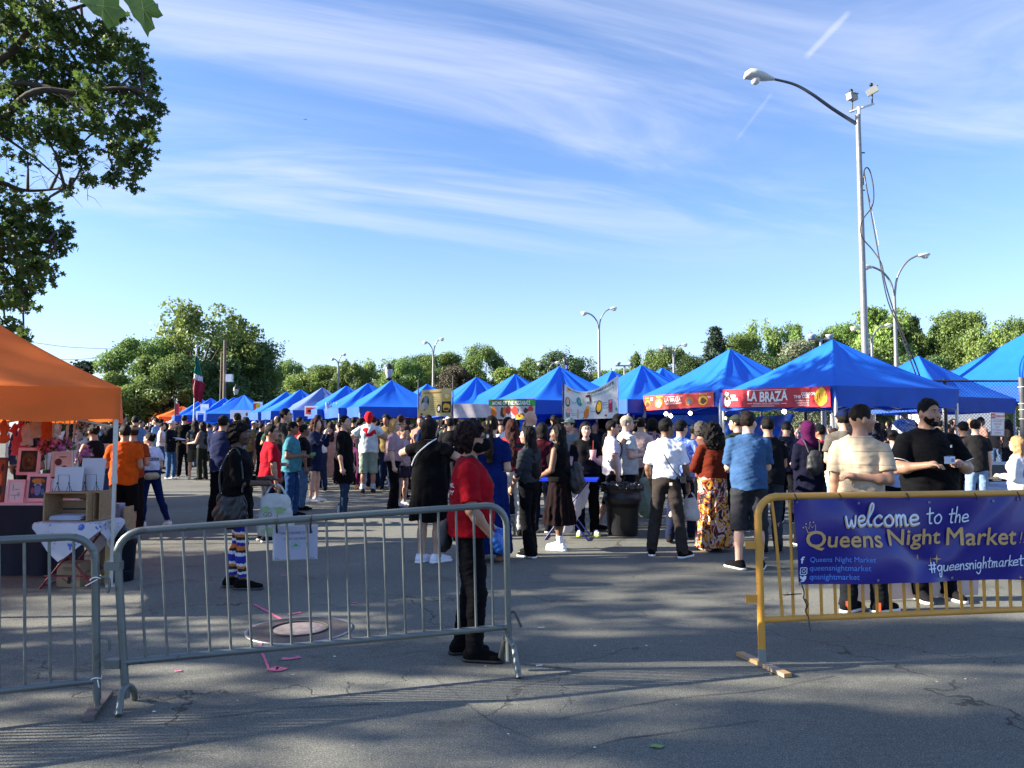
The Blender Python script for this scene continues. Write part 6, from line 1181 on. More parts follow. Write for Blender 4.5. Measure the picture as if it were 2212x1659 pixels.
def ptext(s, m_, tl, tr, br, bl, bold=0.0, name='lettering', off=.007):
    V, fs, _ = txt(s); e = pedge(tl, tr, br, bl); mb = MB()
    for k, (du, dv) in enumerate(((0, 0), (1, 0), (-1, 0), (0, 1), (0, -1)) if bold else ((0, 0),)): mb.add([PB.p(*(c + d * bold * .22 for c, d in zip(e(x, y, 0, 0), (du, dv))), off + k * .0002) for x, y in V], fs)
    return mb.build(name, m_, wb)
ptext('Queens', GOLD, (1739, 1146), (1904, 1146), (1904, 1188), (1739, 1188), .012); ptext('Night', GOLD, (1920, 1145), (2034, 1142), (2034, 1185.5), (1920, 1189), .012); ptext('Market', GOLD, (2047.5, 1140.5), (2187, 1138), (2187, 1174.5), (2047.5, 1178), .012)
ptext('Queens Night Market', LBT, (1750, 1203), (1886, 1202), (1886, 1217), (1750, 1218)); ptext('queensnightmarket', LBT, (1751, 1221.5), (1876, 1220), (1876, 1236), (1751, 1237.5)); ptext('qnsnightmarket', LBT, (1752, 1241), (1853, 1239.5), (1853, 1255.5), (1752, 1257)); ptext('f', WT, (1729.5, 1202.5), (1737.5, 1202.5), (1737.5, 1217), (1729.5, 1217), .006)
GL = {'w': ([[(0, 1), (.1, .2), (.28, .05), (.45, .65), (.52, .15), (.72, .08), (.92, 1)]], 1.08), 'e': ([[(.05, .5), (.6, .6), (.5, .98), (.2, .92), (.05, .5), (.2, .06), (.68, .18)]], .78), 'l': ([[(.02, .35), (.38, 1.5), (.42, 2.1), (.22, 2.1), (.14, 1), (.18, .15), (.42, .05)]], .55),
      'c': ([[(.6, .82), (.38, 1), (.08, .6), (.15, .1), (.42, 0), (.66, .2)]], .78), 'o': ([[(.38, 1), (.06, .62), (.15, .06), (.5, 0), (.68, .5), (.5, .95), (.34, .99)]], .85), 'm': ([[(.05, 1), (.08, 0)], [(.08, .6), (.25, 1), (.38, .8), (.38, 0)], [(.38, .6), (.56, 1), (.70, .8), (.72, .1), (.88, .05)]], 1.02), 't': ([[(.2, 1.75), (.2, .15), (.4, .02)], [(-.05, 1.1), (.5, 1.18)]], .6),
      'h': ([[(.08, 2), (.1, 0)], [(.1, .6), (.35, 1), (.5, .75), (.54, 0)]], .74), 'q': ([[(.6, .9), (.3, 1), (.05, .6), (.2, .08), (.5, .3), (.6, .95), (.56, -.7), (.22, -.85), (.3, -.3)]], .8), 'u': ([[(.05, 1), (.08, .2), (.3, 0), (.52, .3), (.55, 1), (.6, 0)]], .78), 'n': ([[(.05, 1), (.08, 0)], [(.08, .6), (.35, 1), (.52, .75), (.56, 0)]], .74), 's': ([[(.5, .9), (.25, 1), (.1, .75), (.45, .35), (.35, .02), (.05, .08)]], .62),
      'i': ([[(.1, 1), (.13, 0)], [(.11, 1.38), (.13, 1.42)]], .32), 'g': ([[(.55, .9), (.25, 1), (.05, .6), (.2, .08), (.5, .3), (.58, .95), (.56, -.6), (.3, -.95), (.02, -.6)]], .8), 'r': ([[(.08, 1), (.1, 0)], [(.1, .55), (.25, .95), (.5, 1)]], .55), 'k': ([[(.08, 1.9), (.1, 0)], [(.5, .95), (.12, .45), (.58, 0)]], .62), 'a': ([[(.55, .9), (.25, 1), (.05, .5), (.2, .04), (.5, .25), (.57, .95), (.6, .05), (.72, .02)]], .82),
      '#': ([[(.3, 1.5), (.12, -.1)], [(.68, 1.5), (.5, -.1)], [(.0, 1.05), (.85, 1.12)], [(-.08, .42), (.78, .5)]], 1.0), '!': ([[(.22, 1.9), (.12, .6)], [(.07, .1), (.08, .16)]], .4), ' ': ([], .7)}
def hand(s, m_, x0, y0, x1, y1, xh, w, off=.007, shadow=None):
    tot = sum(GL[c][1] for c in s); ls = []; x = 0
    for c in s:
        for ln in GL[c][0]:
            out = []
            for a, b_ in ln: t_ = (x + a) / tot; px = x0 + (x1 - x0) * t_; py = y0 + (y1 - y0) * t_ - b_ * xh; out.append(PB.hit(px, py))
            ls.append(out)
        x += GL[c][1]
    if shadow: PB.strokes([[(a - .006, b_ - .008) for a, b_ in l] for l in ls], shadow, w * 1.15, off - .002, wb, 'lettering_shadow')
    PB.strokes(ls, m_, w, off, wb)
hand('welcome', WT, 1823, 1137, 1988, 1134, 22, .0125, .010, GOLD); hand('to', WT, 2003, 1131, 2036, 1129, 19, .010); hand('the', WT, 2049, 1129, 2092, 1127, 17, .010); hand('#queensnightmarket', WT, 2012, 1236, 2207, 1220, 12.5, .0075)
hand('!!', GOLD, 2195, 1172, 2212, 1171, 12, .007)
pp = lambda pts: [PB.hit(x, y) for x, y in pts]
PB.strokes([pp([(1742, 1150), (1737, 1136), (1744, 1141), (1745, 1131), (1750, 1139), (1757, 1132), (1757, 1146), (1742, 1150)])], GOLD, .005, .007, wb, 'crown_mark', smooth=False); mb = MB()
for x, y in ((1733, 1139), (1738, 1131), (1746, 1128), (1753, 1127)): u, v = PB.hit(x, y); PB.ell(u, v, .005, .005, off=.007, mb=mb, n=8)
mb.build('crown_dots', GOLD, wb)
PB.strokes([pp([(1731, 1227), (1744, 1227), (1745, 1229), (1745, 1240), (1743, 1242), (1732, 1242), (1730.5, 1240), (1730.5, 1229), (1731, 1227)])], WT, .0055, .007, wb, 'camera_mark', smooth=False); PB.strokes([pp([(1738 + 3.6 * math.cos(a * .7), 1234.5 + 3.6 * math.sin(a * .7)) for a in range(10)])], WT, .004, .007, wb, 'camera_ring')
PB.poly(pp([(1731, 1256), (1737, 1255), (1731, 1250), (1730, 1244), (1737, 1248), (1740, 1244), (1745, 1246), (1744, 1252), (1739, 1258), (1733, 1258)][::-1]), WT, .007, wb, 'bird_mark')
for cx, cy, r_ in ((2027, 1208, 9), (2200, 1246, 4)): PB.poly(pp([(cx + r_ * k * math.cos(a), cy + r_ * 1.15 * k * math.sin(a)) for a, k in [(-q * math.pi / 4, 1 if q % 2 == 0 else .25) for q in range(8)]]), GOLD, .007, wb, 'sparkle')
GM = mat('grommet', (.35, .36, .38), .3, metal=.8)
for x, y in ((1719, 1084), (1854, 1087), (2006, 1085), (2141, 1082), (1731, 1261), (1891, 1252), (2060, 1249), (2195, 1078)): u, v = PB.hit(x, y); mb = MB(); mb.tube([PB.p(u + .006 * math.cos(k), v + .006 * math.sin(k), .008) for k in [q * .785 for q in range(8)]], .0025, 5, closed=True); mb.build('grommet', GM, wb)
for x, y0, y1 in ((1713, 1068, 1084), (1813, 1068, 1080), (1961, 1067, 1079), (2098, 1066, 1078), (2194, 1064, 1080)):
    a = at(x - 2, y0, B3.gL.y + .1); u, v = PB.hit(x, y0 - 2); u2, v2 = PB.hit(x + 5, y1 + 1); mb = MB(); mb.tube(catmull([PB.p(u, v, .0) + Vector((0, -.005, 0)), PB.p(u + .012, (v + v2) / 2, .012), PB.p(u2, v2, .012)], 4), .004, 5); mb.build('zip_tie', BLK, wb)
ch = [(1731, 1263), (1736, 1278), (1735, 1292), (1740, 1306), (1736, 1318), (1741, 1330), (1741, 1344), (1743, 1360)]; mb = MB(); mb.tube(catmull([PB.p(*PB.hit(x, y), .03) for x, y in ch], 4), .0042, 5); mb.tube([PB.p(*PB.hit(1692, 1285), .01), PB.p(*PB.hit(1730, 1282), .03)], .004, 5); mb.tube(catmull([PB.p(*PB.hit(x, y), .028) for x, y in ((1733, 1290), (1744, 1302), (1737, 1318))], 4), .003, 4); mb.build('loose_ties', BLK, wb)
# pinkish board behind the yellow barrier
CARD = mat('pink_board', (.58, .44, .40), .7, .06, 3); pbd = Plane(GP(1965, 1297), (1, .12, 0), (0, .06, 1)); bo, e_ = banner(pbd, (1812, 1170), (2118, 1160), (2113, 1285), (1822, 1300), CARD, 'large pinkish cardboard sheet standing behind the welcome banner', 'cardboard_sheet', 8, 4, 'board')
mb = MB(); mb.add([pbd.p(*e_(a, b_, 0, 0), .006) for a, b_ in ((0, 0), (.035, 0), (.035, 1), (0, 1))], [(0, 1, 2, 3)]); mb.build('white_edge', WPR, bo)

# ================================================================== stall under the orange tent
WOOD = mat('crate_wood', (.36, .22, .11), .75, .22, 5, bump=.4, bs=18, stretch=(1, 6, 6)); NAVYC = mat('black_table_cloth', (.008, .009, .02), .9, .2, 6); CARTON = mat('carton', (.30, .20, .12), .8, .1, 5); REDW = paint('7a1d22')
def tableclothed(x0, x1, y0, y1, z, m_, label):
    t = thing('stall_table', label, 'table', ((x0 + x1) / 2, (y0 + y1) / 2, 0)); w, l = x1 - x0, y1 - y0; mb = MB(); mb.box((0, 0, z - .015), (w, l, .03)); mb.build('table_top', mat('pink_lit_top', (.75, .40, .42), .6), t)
    for sx in (-1, 1):
        for sy in (-1, 1): mb = MB(); mb.tube([(sx * (w / 2 - .08), sy * (l / 2 - .08), 0), (sx * (w / 2 - .08), sy * (l / 2 - .08), z - .03)], .015, 6); mb.build('leg', DKG, t)
    n = 60; vs = []; per = [(-w / 2 + w * k / n, -l / 2) for k in range(n + 1)] + [(w / 2, -l / 2 + l * k / 12) for k in range(1, 13)]
    for r_ in range(6):
        for k, (x, y) in enumerate(per): q = r_ / 5; o_ = .012 + .03 * q * (1 + math.sin(k * 1.1)) / 2; vs.append((x + (o_ if k > n else 0), y - (o_ if k <= n else 0), z - .02 - (z - .05) * q))
    K = len(per); mb = MB(); mb.add(vs, [(r_ * K + k, (r_ + 1) * K + k, (r_ + 1) * K + k + 1, r_ * K + k + 1) for r_ in range(5) for k in range(K - 1)], True); mb.build('cloth_skirt', m_, t); return t
tableclothed(-7.6, -4.72, 7.9, 8.55, .755, NAVYC, 'stall table under the orange tent with a black cloth skirt')
def framed(x0, y0, x1, y1, Y, label, inner, marks, fm='eea8b0', tilt=.12, back=False):  # default frame pink carries the stall's pink glow in its colour
    a, b_ = at(x0, y1, Y), at(x1, y0, Y); t = thing('picture' if not back else 'board', label, 'picture' if not back else 'board', ((a.x + b_.x) / 2, Y, a.z)); t.rotation_euler = (-tilt, 0, 0); w, h = b_.x - a.x, b_.z - a.z; f = w * .13; mb = MB()
    if back: mb.box((0, 0, h / 2), (w, .008, h)); mb.build('panel', inner, t); return t, w, h
    for c, d in (((0, 0, f / 2), (w, .02, f)), ((0, 0, h - f / 2), (w, .02, f)), ((-w / 2 + f / 2, 0, h / 2), (f, .02, h - 2 * f)), ((w / 2 - f / 2, 0, h / 2), (f, .02, h - 2 * f))): mb.box(c, d)
    mb.build('frame', paint(fm, rough=.6), t); mb = MB(); mb.box((0, .002, h / 2), (w - 2 * f, .008, h - 2 * f)); pic = mb.build('print', inner, t)
    for (u, v, ru, rv, c) in marks:
        mb = MB(); pts = [((u - .5) * (w - 2 * f) + ru * (w - 2 * f) * math.cos(k * .5236), -.006, h / 2 + (v - .5) * (h - 2 * f) + rv * (h - 2 * f) * math.sin(k * .5236)) for k in range(12)]; mb.add(pts, [tuple(range(12))]); mb.build('pattern', paint(c, rough=.7), pic)
    return t, w, h
dark = paint('241512', rough=.7); framed(35, 967, 86, 1026, 8.35, 'framed dark brown ornate print, upper one of the stacked pictures', dark, [(.5, .5, .42, .42, '5c3322'), (.5, .5, .28, .3, '8a5a3a'), (.5, .55, .14, .10, 'b08a60'), (.38, .6, .05, .05, '241512'), (.62, .6, .05, .05, '241512'), (.5, .2, .3, .06, 'a07a50')])
framed(54, 1023, 106, 1083, 8.0, 'framed print with a blue figure and orange flowers, right on the table', paint('2a2c44', rough=.7), [(.5, .8, .4, .12, 'c8742c'), (.25, .82, .08, .08, 'e0a040'), (.75, .8, .08, .08, 'd05a28'), (.5, .4, .2, .28, '6f74a8'), (.5, .62, .25, .08, '9a9cc0'), (.2, .35, .1, .15, 'a04a58'), (.8, .3, .1, .15, '4a6a9a')])
framed(12, 1036, 52, 1087, 7.96, 'framed pale line drawing at the left end of the table', paint('d9c0c4', rough=.7), [(.3, .7, .02, .2, '7a6070'), (.6, .6, .25, .015, '7a6070'), (.4, .3, .3, .015, '7a6070'), (.5, .2, .02, .15, '7a6070'), (.75, .35, .12, .12, 'b09aa4')])
framed(-28, 988, 11, 1086, 8.05, 'tall orange red print cut by the left edge of the photograph', paint('a23a1c', rough=.7), [(.8, .8, .1, .1, '2a1510'), (.7, .5, .15, .15, 'd06a2a'), (.85, .25, .1, .12, '2a1510')], fm='5a1e18')
framed(109, 975, 152, 1030, 8.3, 'framed print of pale and brown blocks behind the white boards', paint('d8b8b4', rough=.7), [(.3, .6, .25, .18, '5a2a30'), (.75, .3, .2, .14, '4a2028'), (.6, .85, .3, .03, '5a2a30')], fm='d8b0ac')
framed(104, 1034, 124, 1081, 7.98, 'small pale print half hidden by the wooden crate', paint('c8b4bc', rough=.7), [(.5, .4, .2, .2, '8a7484')])
# little table with crate, boards, flowered cloth
tt = thing('side_table', 'small red legged folding table under the flowered cloth', 'side table', (GP(184, 1258).x, 7.55, 0)); TX, TY = tt.location.x, 7.55
mb = MB(); mb.box((0, 0, .61), (.62, .42, .025)); mb.build('table_top', WOOD, tt)
for sy in (-.17, .17): mb = MB(); mb.tube([(-.26, sy, 0), (.22, sy, .6)], .011, 6); mb.build('leg', REDW, tt); mb = MB(); mb.tube([(.26, sy, 0), (-.22, sy, .6)], .011, 6); mb.build('leg', REDW, tt)
mb = MB(); mb.tube([(-.22, -.17, .12), (.24, -.17, .12)], .008, 5); mb.tube([(-.26, -.17, .02), (-.26, .17, .02)], .008, 5); mb.build('brace', REDW, tt)
def flower_cloth():
    m = mat('flowered_cloth', (.62, .62, .68), .8, .06, 6, bump=.4, bs=12, transl=.2); nt = m.node_tree; N = nt.nodes; L = nt.links; b = N['Principled BSDF']; src = b.inputs['Base Color'].links[0].from_socket; tc = N.new('ShaderNodeTexCoord'); v = N.new('ShaderNodeTexVoronoi'); v.inputs['Scale'].default_value = 9; L.new(tc.outputs['Object'], v.inputs['Vector']); n = N.new('ShaderNodeTexNoise'); n.inputs['Scale'].default_value = 34; L.new(tc.outputs['Object'], n.inputs['Vector']); a = N.new('ShaderNodeMath'); a.operation = 'ADD'; L.new(v.outputs['Distance'], a.inputs[0]); L.new(n.outputs[0], a.inputs[1])
    mr = N.new('ShaderNodeMapRange'); mr.inputs[1].default_value = .70; mr.inputs[2].default_value = .74; mr.inputs[3].default_value = 1; mr.inputs[4].default_value = 0; L.new(a.outputs[0], mr.inputs[0]); mx = N.new('ShaderNodeMix'); mx.data_type = 'RGBA'; L.new(mr.outputs[0], mx.inputs[0]); L.new(src, mx.inputs[6]); mx.inputs[7].default_value = (.06, .13, .50, 1); L.new(mx.outputs[2], b.inputs['Base Color']); return m
n = 26; vs = []
for j in range(n + 1):
    for i in range(n + 1):
        a, b_ = -.5 + i / n, -.5 + j / n; ca = math.cos(.72); x, y = (a * ca - b_ * math.sin(.72)) * .84, (a * math.sin(.72) + b_ * ca) * .84; ex, ey = max(abs(x) - .315, 0), max(abs(y) - .215, 0); dr = math.hypot(ex, ey); xx = math.copysign(min(abs(x), .315) + ex * .10 + .006, x); yy = math.copysign(min(abs(y), .215) + ey * .14 + .006, y); vs.append((xx + .015 * math.sin(dr * 20 + a * 14) * (dr > 0), yy + .012 * math.sin(dr * 16 + b_ * 11) * (dr > 0), .627 - dr * .95))
mb = MB(); mb.add(vs, [(j * (n + 1) + i, j * (n + 1) + i + 1, (j + 1) * (n + 1) + i + 1, (j + 1) * (n + 1) + i) for j in range(n) for i in range(n)], True); mb.build('tablecloth', flower_cloth(), None, label='white cloth with blue flowers draped cornerwise over the little table', cat='tablecloth', loc=(TX, TY, 0))
def crate(loc, w, d, h, label, group=None):
    t = thing('wooden_crate', label, 'crate', loc, 0, group); s_ = .012
    for sx in (-1, 1): mb = MB(); mb.box((sx * (w / 2 - s_ / 2), 0, h / 2), (s_, d, h)); mb.build('end_board', WOOD, t)
    for nm, pts in (('back_slat', [((0, d / 2 - .004, h * q), (w - 2 * s_, .008, h * .27)) for q in (.16, .5, .84)]), ('top_slat', [((0, q * d, h - .004), (w - 2 * s_, d * .28, .008)) for q in (-.34, 0, .34)]), ('bottom_slat', [((0, q * d, .004), (w - 2 * s_, d * .28, .008)) for q in (-.34, 0, .34)])):
        for c, dm in pts: mb = MB(); mb.box(c, dm); mb.build(nm, WOOD, t)
    return t
crate((TX - .035, TY - .03, .632), .42, .30, .275, 'open wooden crate on its side on the little table, papers inside'); crate((TX + .215, TY + .06, .632), .07, .30, .275, 'narrow wooden crate end standing right of the open crate')
mb = MB()
for k in range(7): mb.box((random.uniform(-.01, .01), 0, .643 + k * .006 + .004), (.30, .22, .0045), random.uniform(-.08, .08))
mb.build('paper_stack', paint('b4bcd4', rough=.7), None, label='stack of pale blue papers inside the open crate', cat='papers', loc=(TX - .04, TY - .05, 0))
BB = mat('board_back', (.50, .53, .60), .7, .05, 4); zt = .632 + .277
for x0, x1, y0, y1, lab, yy in ((115, 178, 1010, 1062, 'lower white board on a black wire easel on the crate', TY - .05), (171, 224, 992, 1062, 'taller white board on a black wire easel on the crate', TY + .02)):
    t, w, h = framed(x0, y0, x1, y1, yy, lab, BB, [], tilt=.15, back=True); t.location.z = zt + .004; mb = MB()
    fx = -.035 if x0 < 130 else .0; e = thing('wire_easel', ('left' if x0 < 130 else 'right') + ' black wire easel holding a white board on the crate', 'easel', (t.location.x + fx + .02, yy - .035, zt)); mb.tube([(-.055, 0, .002), (-.052, -.01, .16), (.052, -.01, .16), (.055, 0, .002)], .0032, 5); mb.tube([(-.085, -.012, .002), (-.055, -.012, .08), (-.03, -.012, .002)], .003, 5); mb.tube([(.085, -.012, .002), (.055, -.012, .08), (.03, -.012, .002)], .003, 5)
    for sx in (-1, 1): mb.ball((sx * .056, -.014, .082), .009, 8)
    mb.build('wire_frame', BLK, e)
for (x0, x1, y1, w, h, Y, lab) in ((126, 178, 1254, .24, .22, 7.5, 'brown shipping carton with a curved arrow mark under the little table'), (180, 212, 1252, .15, .13, 7.56, 'smaller carton right of the arrow marked one'),):
    c = at((x0 + x1) / 2, 1254, Y); t = thing('cardboard_box', lab, 'box', (c.x, Y + .08, 0), R(-6)); mb = MB(); mb.box((0, 0, h / 2), (w, .2, h)); mb.build('carton', CARTON, t); mb = MB(); mb.box((0, -.1015, h * .5), (w * .98, .002, .004)); mb.build('seam', BLKP, t)
    if w > .2:
        pl_ = Plane(Vector((0, -.102, 0)), (1, 0, 0), (0, 0, 1)); pl_.strokes([[(-.06, .085), (-.02, .055), (.03, .055), (.07, .08)], [(.05, .088), (.075, .084), (.068, .062)]], BLKP, .007, .001, t, 'arrow_mark'); pl_.poly([(-.01, .03), (.03, .03), (.035, .10), (.0, .10)], BLKP, .001, t, 'printed_block'); pl_.poly([(-.06, .175), (.05, .175), (.05, .182), (-.06, .182)], BLKP, .001, t, 'printed_line'); pl_.poly([(-.04, .158), (.06, .158), (.06, .163), (-.04, .163)], BLKP, .001, t, 'printed_line')
c = GP(253, 1259); t = thing('waste_bin', 'small dark blue bin with a black liner beside the tent leg', 'bin', (c.x, c.y + .12, 0)); mb = MB(); mb.lathe([(.001, .005), (.095, .005), (.115, .40), (.12, .40), (.12, .43), (.105, .43), (.10, .1)], n=22); mb.build('bin_body', paint('1c2536'), t); F_ = Field((-.2, -.2, .33), (.2, .2, .62), .012); F_.cone((0, 0, .40), (-.03, 0, .52), .115, .05, .02); F_.noise(.012, 26, 4); link('bin_liner', F_.mesh('bin_liner'), mat('bin_bag', (.008, .008, .010), .35, .2, 9), t)
mb = MB(); mb.box((0, 0, .2), (.05, .02, .44)); mb.build('wood_plank', mat('pale_plank', (.45, .34, .16), .7, .2, 5), None, label='pale upright plank between the little table and the bin', cat='plank', loc=(at(232, 1240, 7.62).x, 7.62, 0))
t = thing('wooden_rack', 'low wooden rack with two shelves behind the tent leg', 'rack', (at(248, 1100, 7.9).x, 7.95, 0))
for z in (.42, .56): mb = MB(); mb.box((0, 0, z), (.24, .22, .014)); mb.build('shelf', WOOD, t)
for sx in (-1, 1): mb = MB(); mb.box((sx * .115, 0, .36), (.012, .2, .72)); mb.build('side', WOOD, t)
mb = MB(); mb.box((-.02, 0, .64), (.16, .14, .15)); mb.box((-.02, 0, .735), (.14, .12, .03)); mb.build('grey_box', paint('8f90a8'), None, label='pale grey box standing on the wooden rack', cat='box', loc=(t.location.x, t.location.y, 0))
# pink flowers in a pot, hanging dress, cloth bags
def blossoms(px0, px1, py0, py1, Y, cols, label, cat, n=70, r_=.03, pot=True):
    a, b_ = at(px0, py1, Y), at(px1, py0, Y); t = thing('flower_bunch', label, cat, ((a.x + b_.x) / 2, Y, .77 if pot else a.z)); rng = np.random.default_rng(4)
    for ci, c in enumerate(cols):
        P = rng.normal(size=(n, 3)) * np.array([(b_.x - a.x) * .27, .06, (b_.z - a.z) * .28]) + np.array([0, 0, (a.z + b_.z) / 2 - t.location.z]); V, Fq = leaves(P, r_ * 1.7, STAR, rng, .3); link('petals' if ci < 2 else 'foliage', np_mesh('petals', V, Fq, False), mat('petal_' + c, hexc(c), .6, .2, 20, transl=.3), t)
    if pot: mb = MB(); mb.lathe([(.001, 0), (.045, 0), (.06, .15), (.052, .15)], n=16); mb.build('vase', paint('4a4450'), t); mb = MB(); [mb.tube([(0, 0, .14), (random.uniform(-.1, .1), 0, (a.z + b_.z) / 2 - t.location.z)], .003, 4) for _ in range(7)]; mb.build('stem', paint('3c5a30'), t)
blossoms(86, 120, 952, 978, 8.45, ('c03a5c', 'd8607c', '4a6a3a'), 'deep pink flowers left in a vase behind the framed prints', 'flowers'); blossoms(116, 153, 950, 974, 8.4, ('c060b8', 'd890c8', '4a6a3a'), 'lilac flowers right of the deep pink ones', 'flowers'); blossoms(170, 184, 910, 948, 8.9, ('d8d8dc', 'c8ccd0', '6a7a60'), 'white flower garland hanging inside the orange tent', 'garland', pot=False); blossoms(178, 192, 968, 990, 8.2, ('c878b8', 'd8a0cc', '5a6a4a'), 'small lilac flower spray beside the taller white board', 'flowers', 30)
def hang_dress(px0, px1, py0, py1, Y, m_, label, name='hanging_dress'):
    a, b_ = at(px0, py1, Y), at(px1, py0, Y); w, h = b_.x - a.x, b_.z - a.z; x = (a.x + b_.x) / 2; t = thing(name, label, 'clothing', (x, Y, a.z)); F_ = Field((-w * .75, -.12, -.02), (w * .75, .12, h + .05), .011); F_.cone((0, 0, h * .85), (0, 0, 0), w * .22, w * .40, .02, f=.25); F_.cone((-w * .12, 0, h * .92), (-w * .42, 0, h * .70), w * .12, w * .13, .02, f=.4, cut=True); F_.cone((w * .12, 0, h * .92), (w * .42, 0, h * .70), w * .12, w * .13, .02, f=.4, cut=True); F_.noise(.006, 26, 3, (2.2, 1, .3)); F_.clip(lambda X, Y_, Z_: -Z_); link('garment', F_.mesh('garment'), m_, t); mb = MB(); mb.tube([(-w * .3, 0, h * .86), (0, 0, h * .98), (w * .3, 0, h * .86)], .004, 5); mb.tube([(0, 0, h * .98), (0, 0, h + .12)], .003, 4); mb.build('hanger', WHT, t)
hang_dress(18, 66, 912, 984, 8.6, mat('pink_dress', (.72, .10, .14), .8, .12, 8, transl=.3), 'bright pink dress hanging at the left under the orange tent'); hang_dress(-12, 22, 912, 958, 8.4, mat('orange_top', (.75, .16, .06), .8, .12, 8, transl=.3), 'orange red blouse hanging left of the pink dress', 'hanging_blouse')
for px, py1, lab, c in ((58, 966, 'white fringed cloth bag hanging beside the pink dress', 'd8c4c0'), (79, 950, 'cream cord hanger next to the orange bag', 'c8b0a0'), (101, 955, 'orange cloth bag hanging above the lilac flowers', 'c85a30'), (113, 956, 'long pale cord hanger in the middle of the stall', 'c4b8b4'), (129, 944, 'looped cream cord hanging from the tent frame', 'd4c8b8'), (144, 957, 'thin white cord hanger right of the looped cord', 'd0ccc8')):
    a = at(px, py1, 8.6); t = thing('hanging_bag', lab, 'bag', (a.x, 8.6, a.z)); zt_ = 1.80 - a.z; mb = MB(); mb.tube([(-.03, 0, zt_ * .45), (-.015, 0, zt_)], .006, 5); mb.tube([(.03, 0, zt_ * .45), (.015, 0, zt_)], .006, 5); mb.build('strap', paint(c), t); F_ = Field((-.12, -.06, -.02), (.12, .06, zt_ * .6), .01); w_ = .07 if 'bag' in lab else .022; F_.cone((0, 0, zt_ * .42), (0, 0, .02), w_ * .8, w_, .02, f=.4, cut=True); F_.noise(.004, 40, 2, (2, 1, .3)); link('pouch', F_.mesh('pouch'), cloth(c), t)
for px, lab in ((160, 'left thin white pole inside the orange stall'), (168, 'right thin white pole inside the orange stall')): mb = MB(); x = at(px, 950, 9.0).x; mb.tube([(0, 0, 0), (0, 0, 1.95)], .012, 6); mb.build('display_pole', WHT, None, label=lab, cat='pole', loc=(x, 9.0, 0))

# ================================================================== things in the crowd
TRB = mat('bin_plastic', (.010, .011, .014), .42, .15, 9, bump=.2, bs=30); c = GP(1350, 1160); t = thing('rubbish_bin', 'big black plastic rubbish bin with a liner, among the crowd', 'rubbish bin', (c.x, c.y + .22, 0)); mb = MB(); mb.lathe([(.001, 0), (.205, 0), (.215, .03), (.235, .45), (.27, .50), (.275, .56), (.262, .57), (.268, .66), (.285, .67), (.285, .71), (.26, .71), (.24, .4), (.001, .38)], n=34); mb.build('bin_body', TRB, t)
for k in range(2): a = k * math.pi + .3; mb = MB(); mb.box((.285 * math.cos(a), .285 * math.sin(a), .64), (.05, .12, .035), a); mb.build('handle', TRB, t)
F_ = Field((-.38, -.38, .58), (.38, .38, .82), .012); F_.cone((0, 0, .66), (0, 0, .735), .30, .295, .0, cut=True, cut_a=True); F_.cone((0, 0, .60), (0, 0, .85), .25, .26, 0, mode='sub'); F_.noise(.011, 24, 8); F_.noise(.006, 60, 9); link('bin_liner', F_.mesh('bin_liner'), mat('bin_bag', (.008, .008, .010), .35, .2, 9), t)
BLT = paint('1238d8', rough=.4); c = GP(1228, 1165); t = thing('folding_table', 'small blue folding table with crossed legs and a white bag', 'folding table', (c.x, c.y + .1, 0), R(-10)); mb = MB(); mb.add([(-.42, -.28, .80), (.42, -.28, .80), (.42, .28, .80), (-.42, .28, .80), (-.42, -.28, .83), (.42, -.28, .83), (.42, .28, .83), (-.42, .28, .83)], [(3, 2, 1, 0), (4, 5, 6, 7), (0, 1, 5, 4), (1, 2, 6, 5), (2, 3, 7, 6), (3, 0, 4, 7)]); mb.build('table_top', BLT, t)
for sy in (-.22, .22):
    for s_ in (-1, 1): mb = MB(); mb.tube([(s_ * .30, sy, 0), (-s_ * .30, sy, .80)], .011, 6); mb.build('leg', paint('14206a'), t)
for s_ in (-1, 1): mb = MB(); mb.tube([(s_ * .30, -.22, .012), (s_ * .30, .22, .012)], .010, 6); mb.build('foot_rail', paint('14206a'), t)
F_ = Field((-.4, -.32, -.02), (.4, .32, .82), .018); F_.cone((.10, 0, .76), (-.02, 0, .15), .24, .10, .03, f=.5); F_.noise(.012, 14, 6, (1.5, 1, .5)); F_.clip(lambda X, Y_, Z_: .05 - Z_); link('white_bag', F_.mesh('white_bag'), mat('white_sack', (.55, .55, .62), .5, .1, 5, transl=.3), t)
# goods heaped by the fence at the right edge
for (px, py, Y, w, d, h, rz, col, lab) in ((2180, 1062, 15.3, .75, .5, .42, .4, 'b8c2d4', 'pale tilted plastic tub heaped near the fence on the right'), (2150, 1070, 14.9, .5, .4, .34, -.3, 'a9b2c4', 'smaller pale tub leaning against the bigger one'), (2172, 1085, 14.5, .42, .36, .28, .2, '8a6848', 'brown cardboard box in front of the pale tubs'), (2083, 1068, 14.6, .5, .4, .5, .1, 'c4ccd8', 'white crate behind the man in the black polo shirt')):
    c = at(px, 925, Y); t = thing('storage_tub', lab, 'tub' if 'tub' in lab else 'box', (c.x, Y, 0), rz); mb = MB(); mb.box((0, 0, h / 2), (w, d, h)); mb.build('body', paint(col), t); mb = MB(); mb.box((0, 0, h + .012), (w * 1.04, d * 1.05, .03)); mb.build('lid', paint(col), t)
t = thing('work_table', 'grey work table standing beyond the heaped tubs', 'table', (at(2150, 925, 15.9).x, 15.9, 0)); mb = MB(); mb.box((0, 0, .80), (1.6, .6, .04)); mb.build('table_top', paint('b9bdb8'), t)
for sx in (-.75, .75):
    for sy in (-.25, .25): mb = MB(); mb.tube([(sx, sy, 0), (sx, sy, .79)], .02, 6); mb.build('leg', DKG, t)
mb = MB(); mb.box((0, -.28, .66), (1.5, .02, .24)); mb.build('apron', paint('3a3c40'), t)
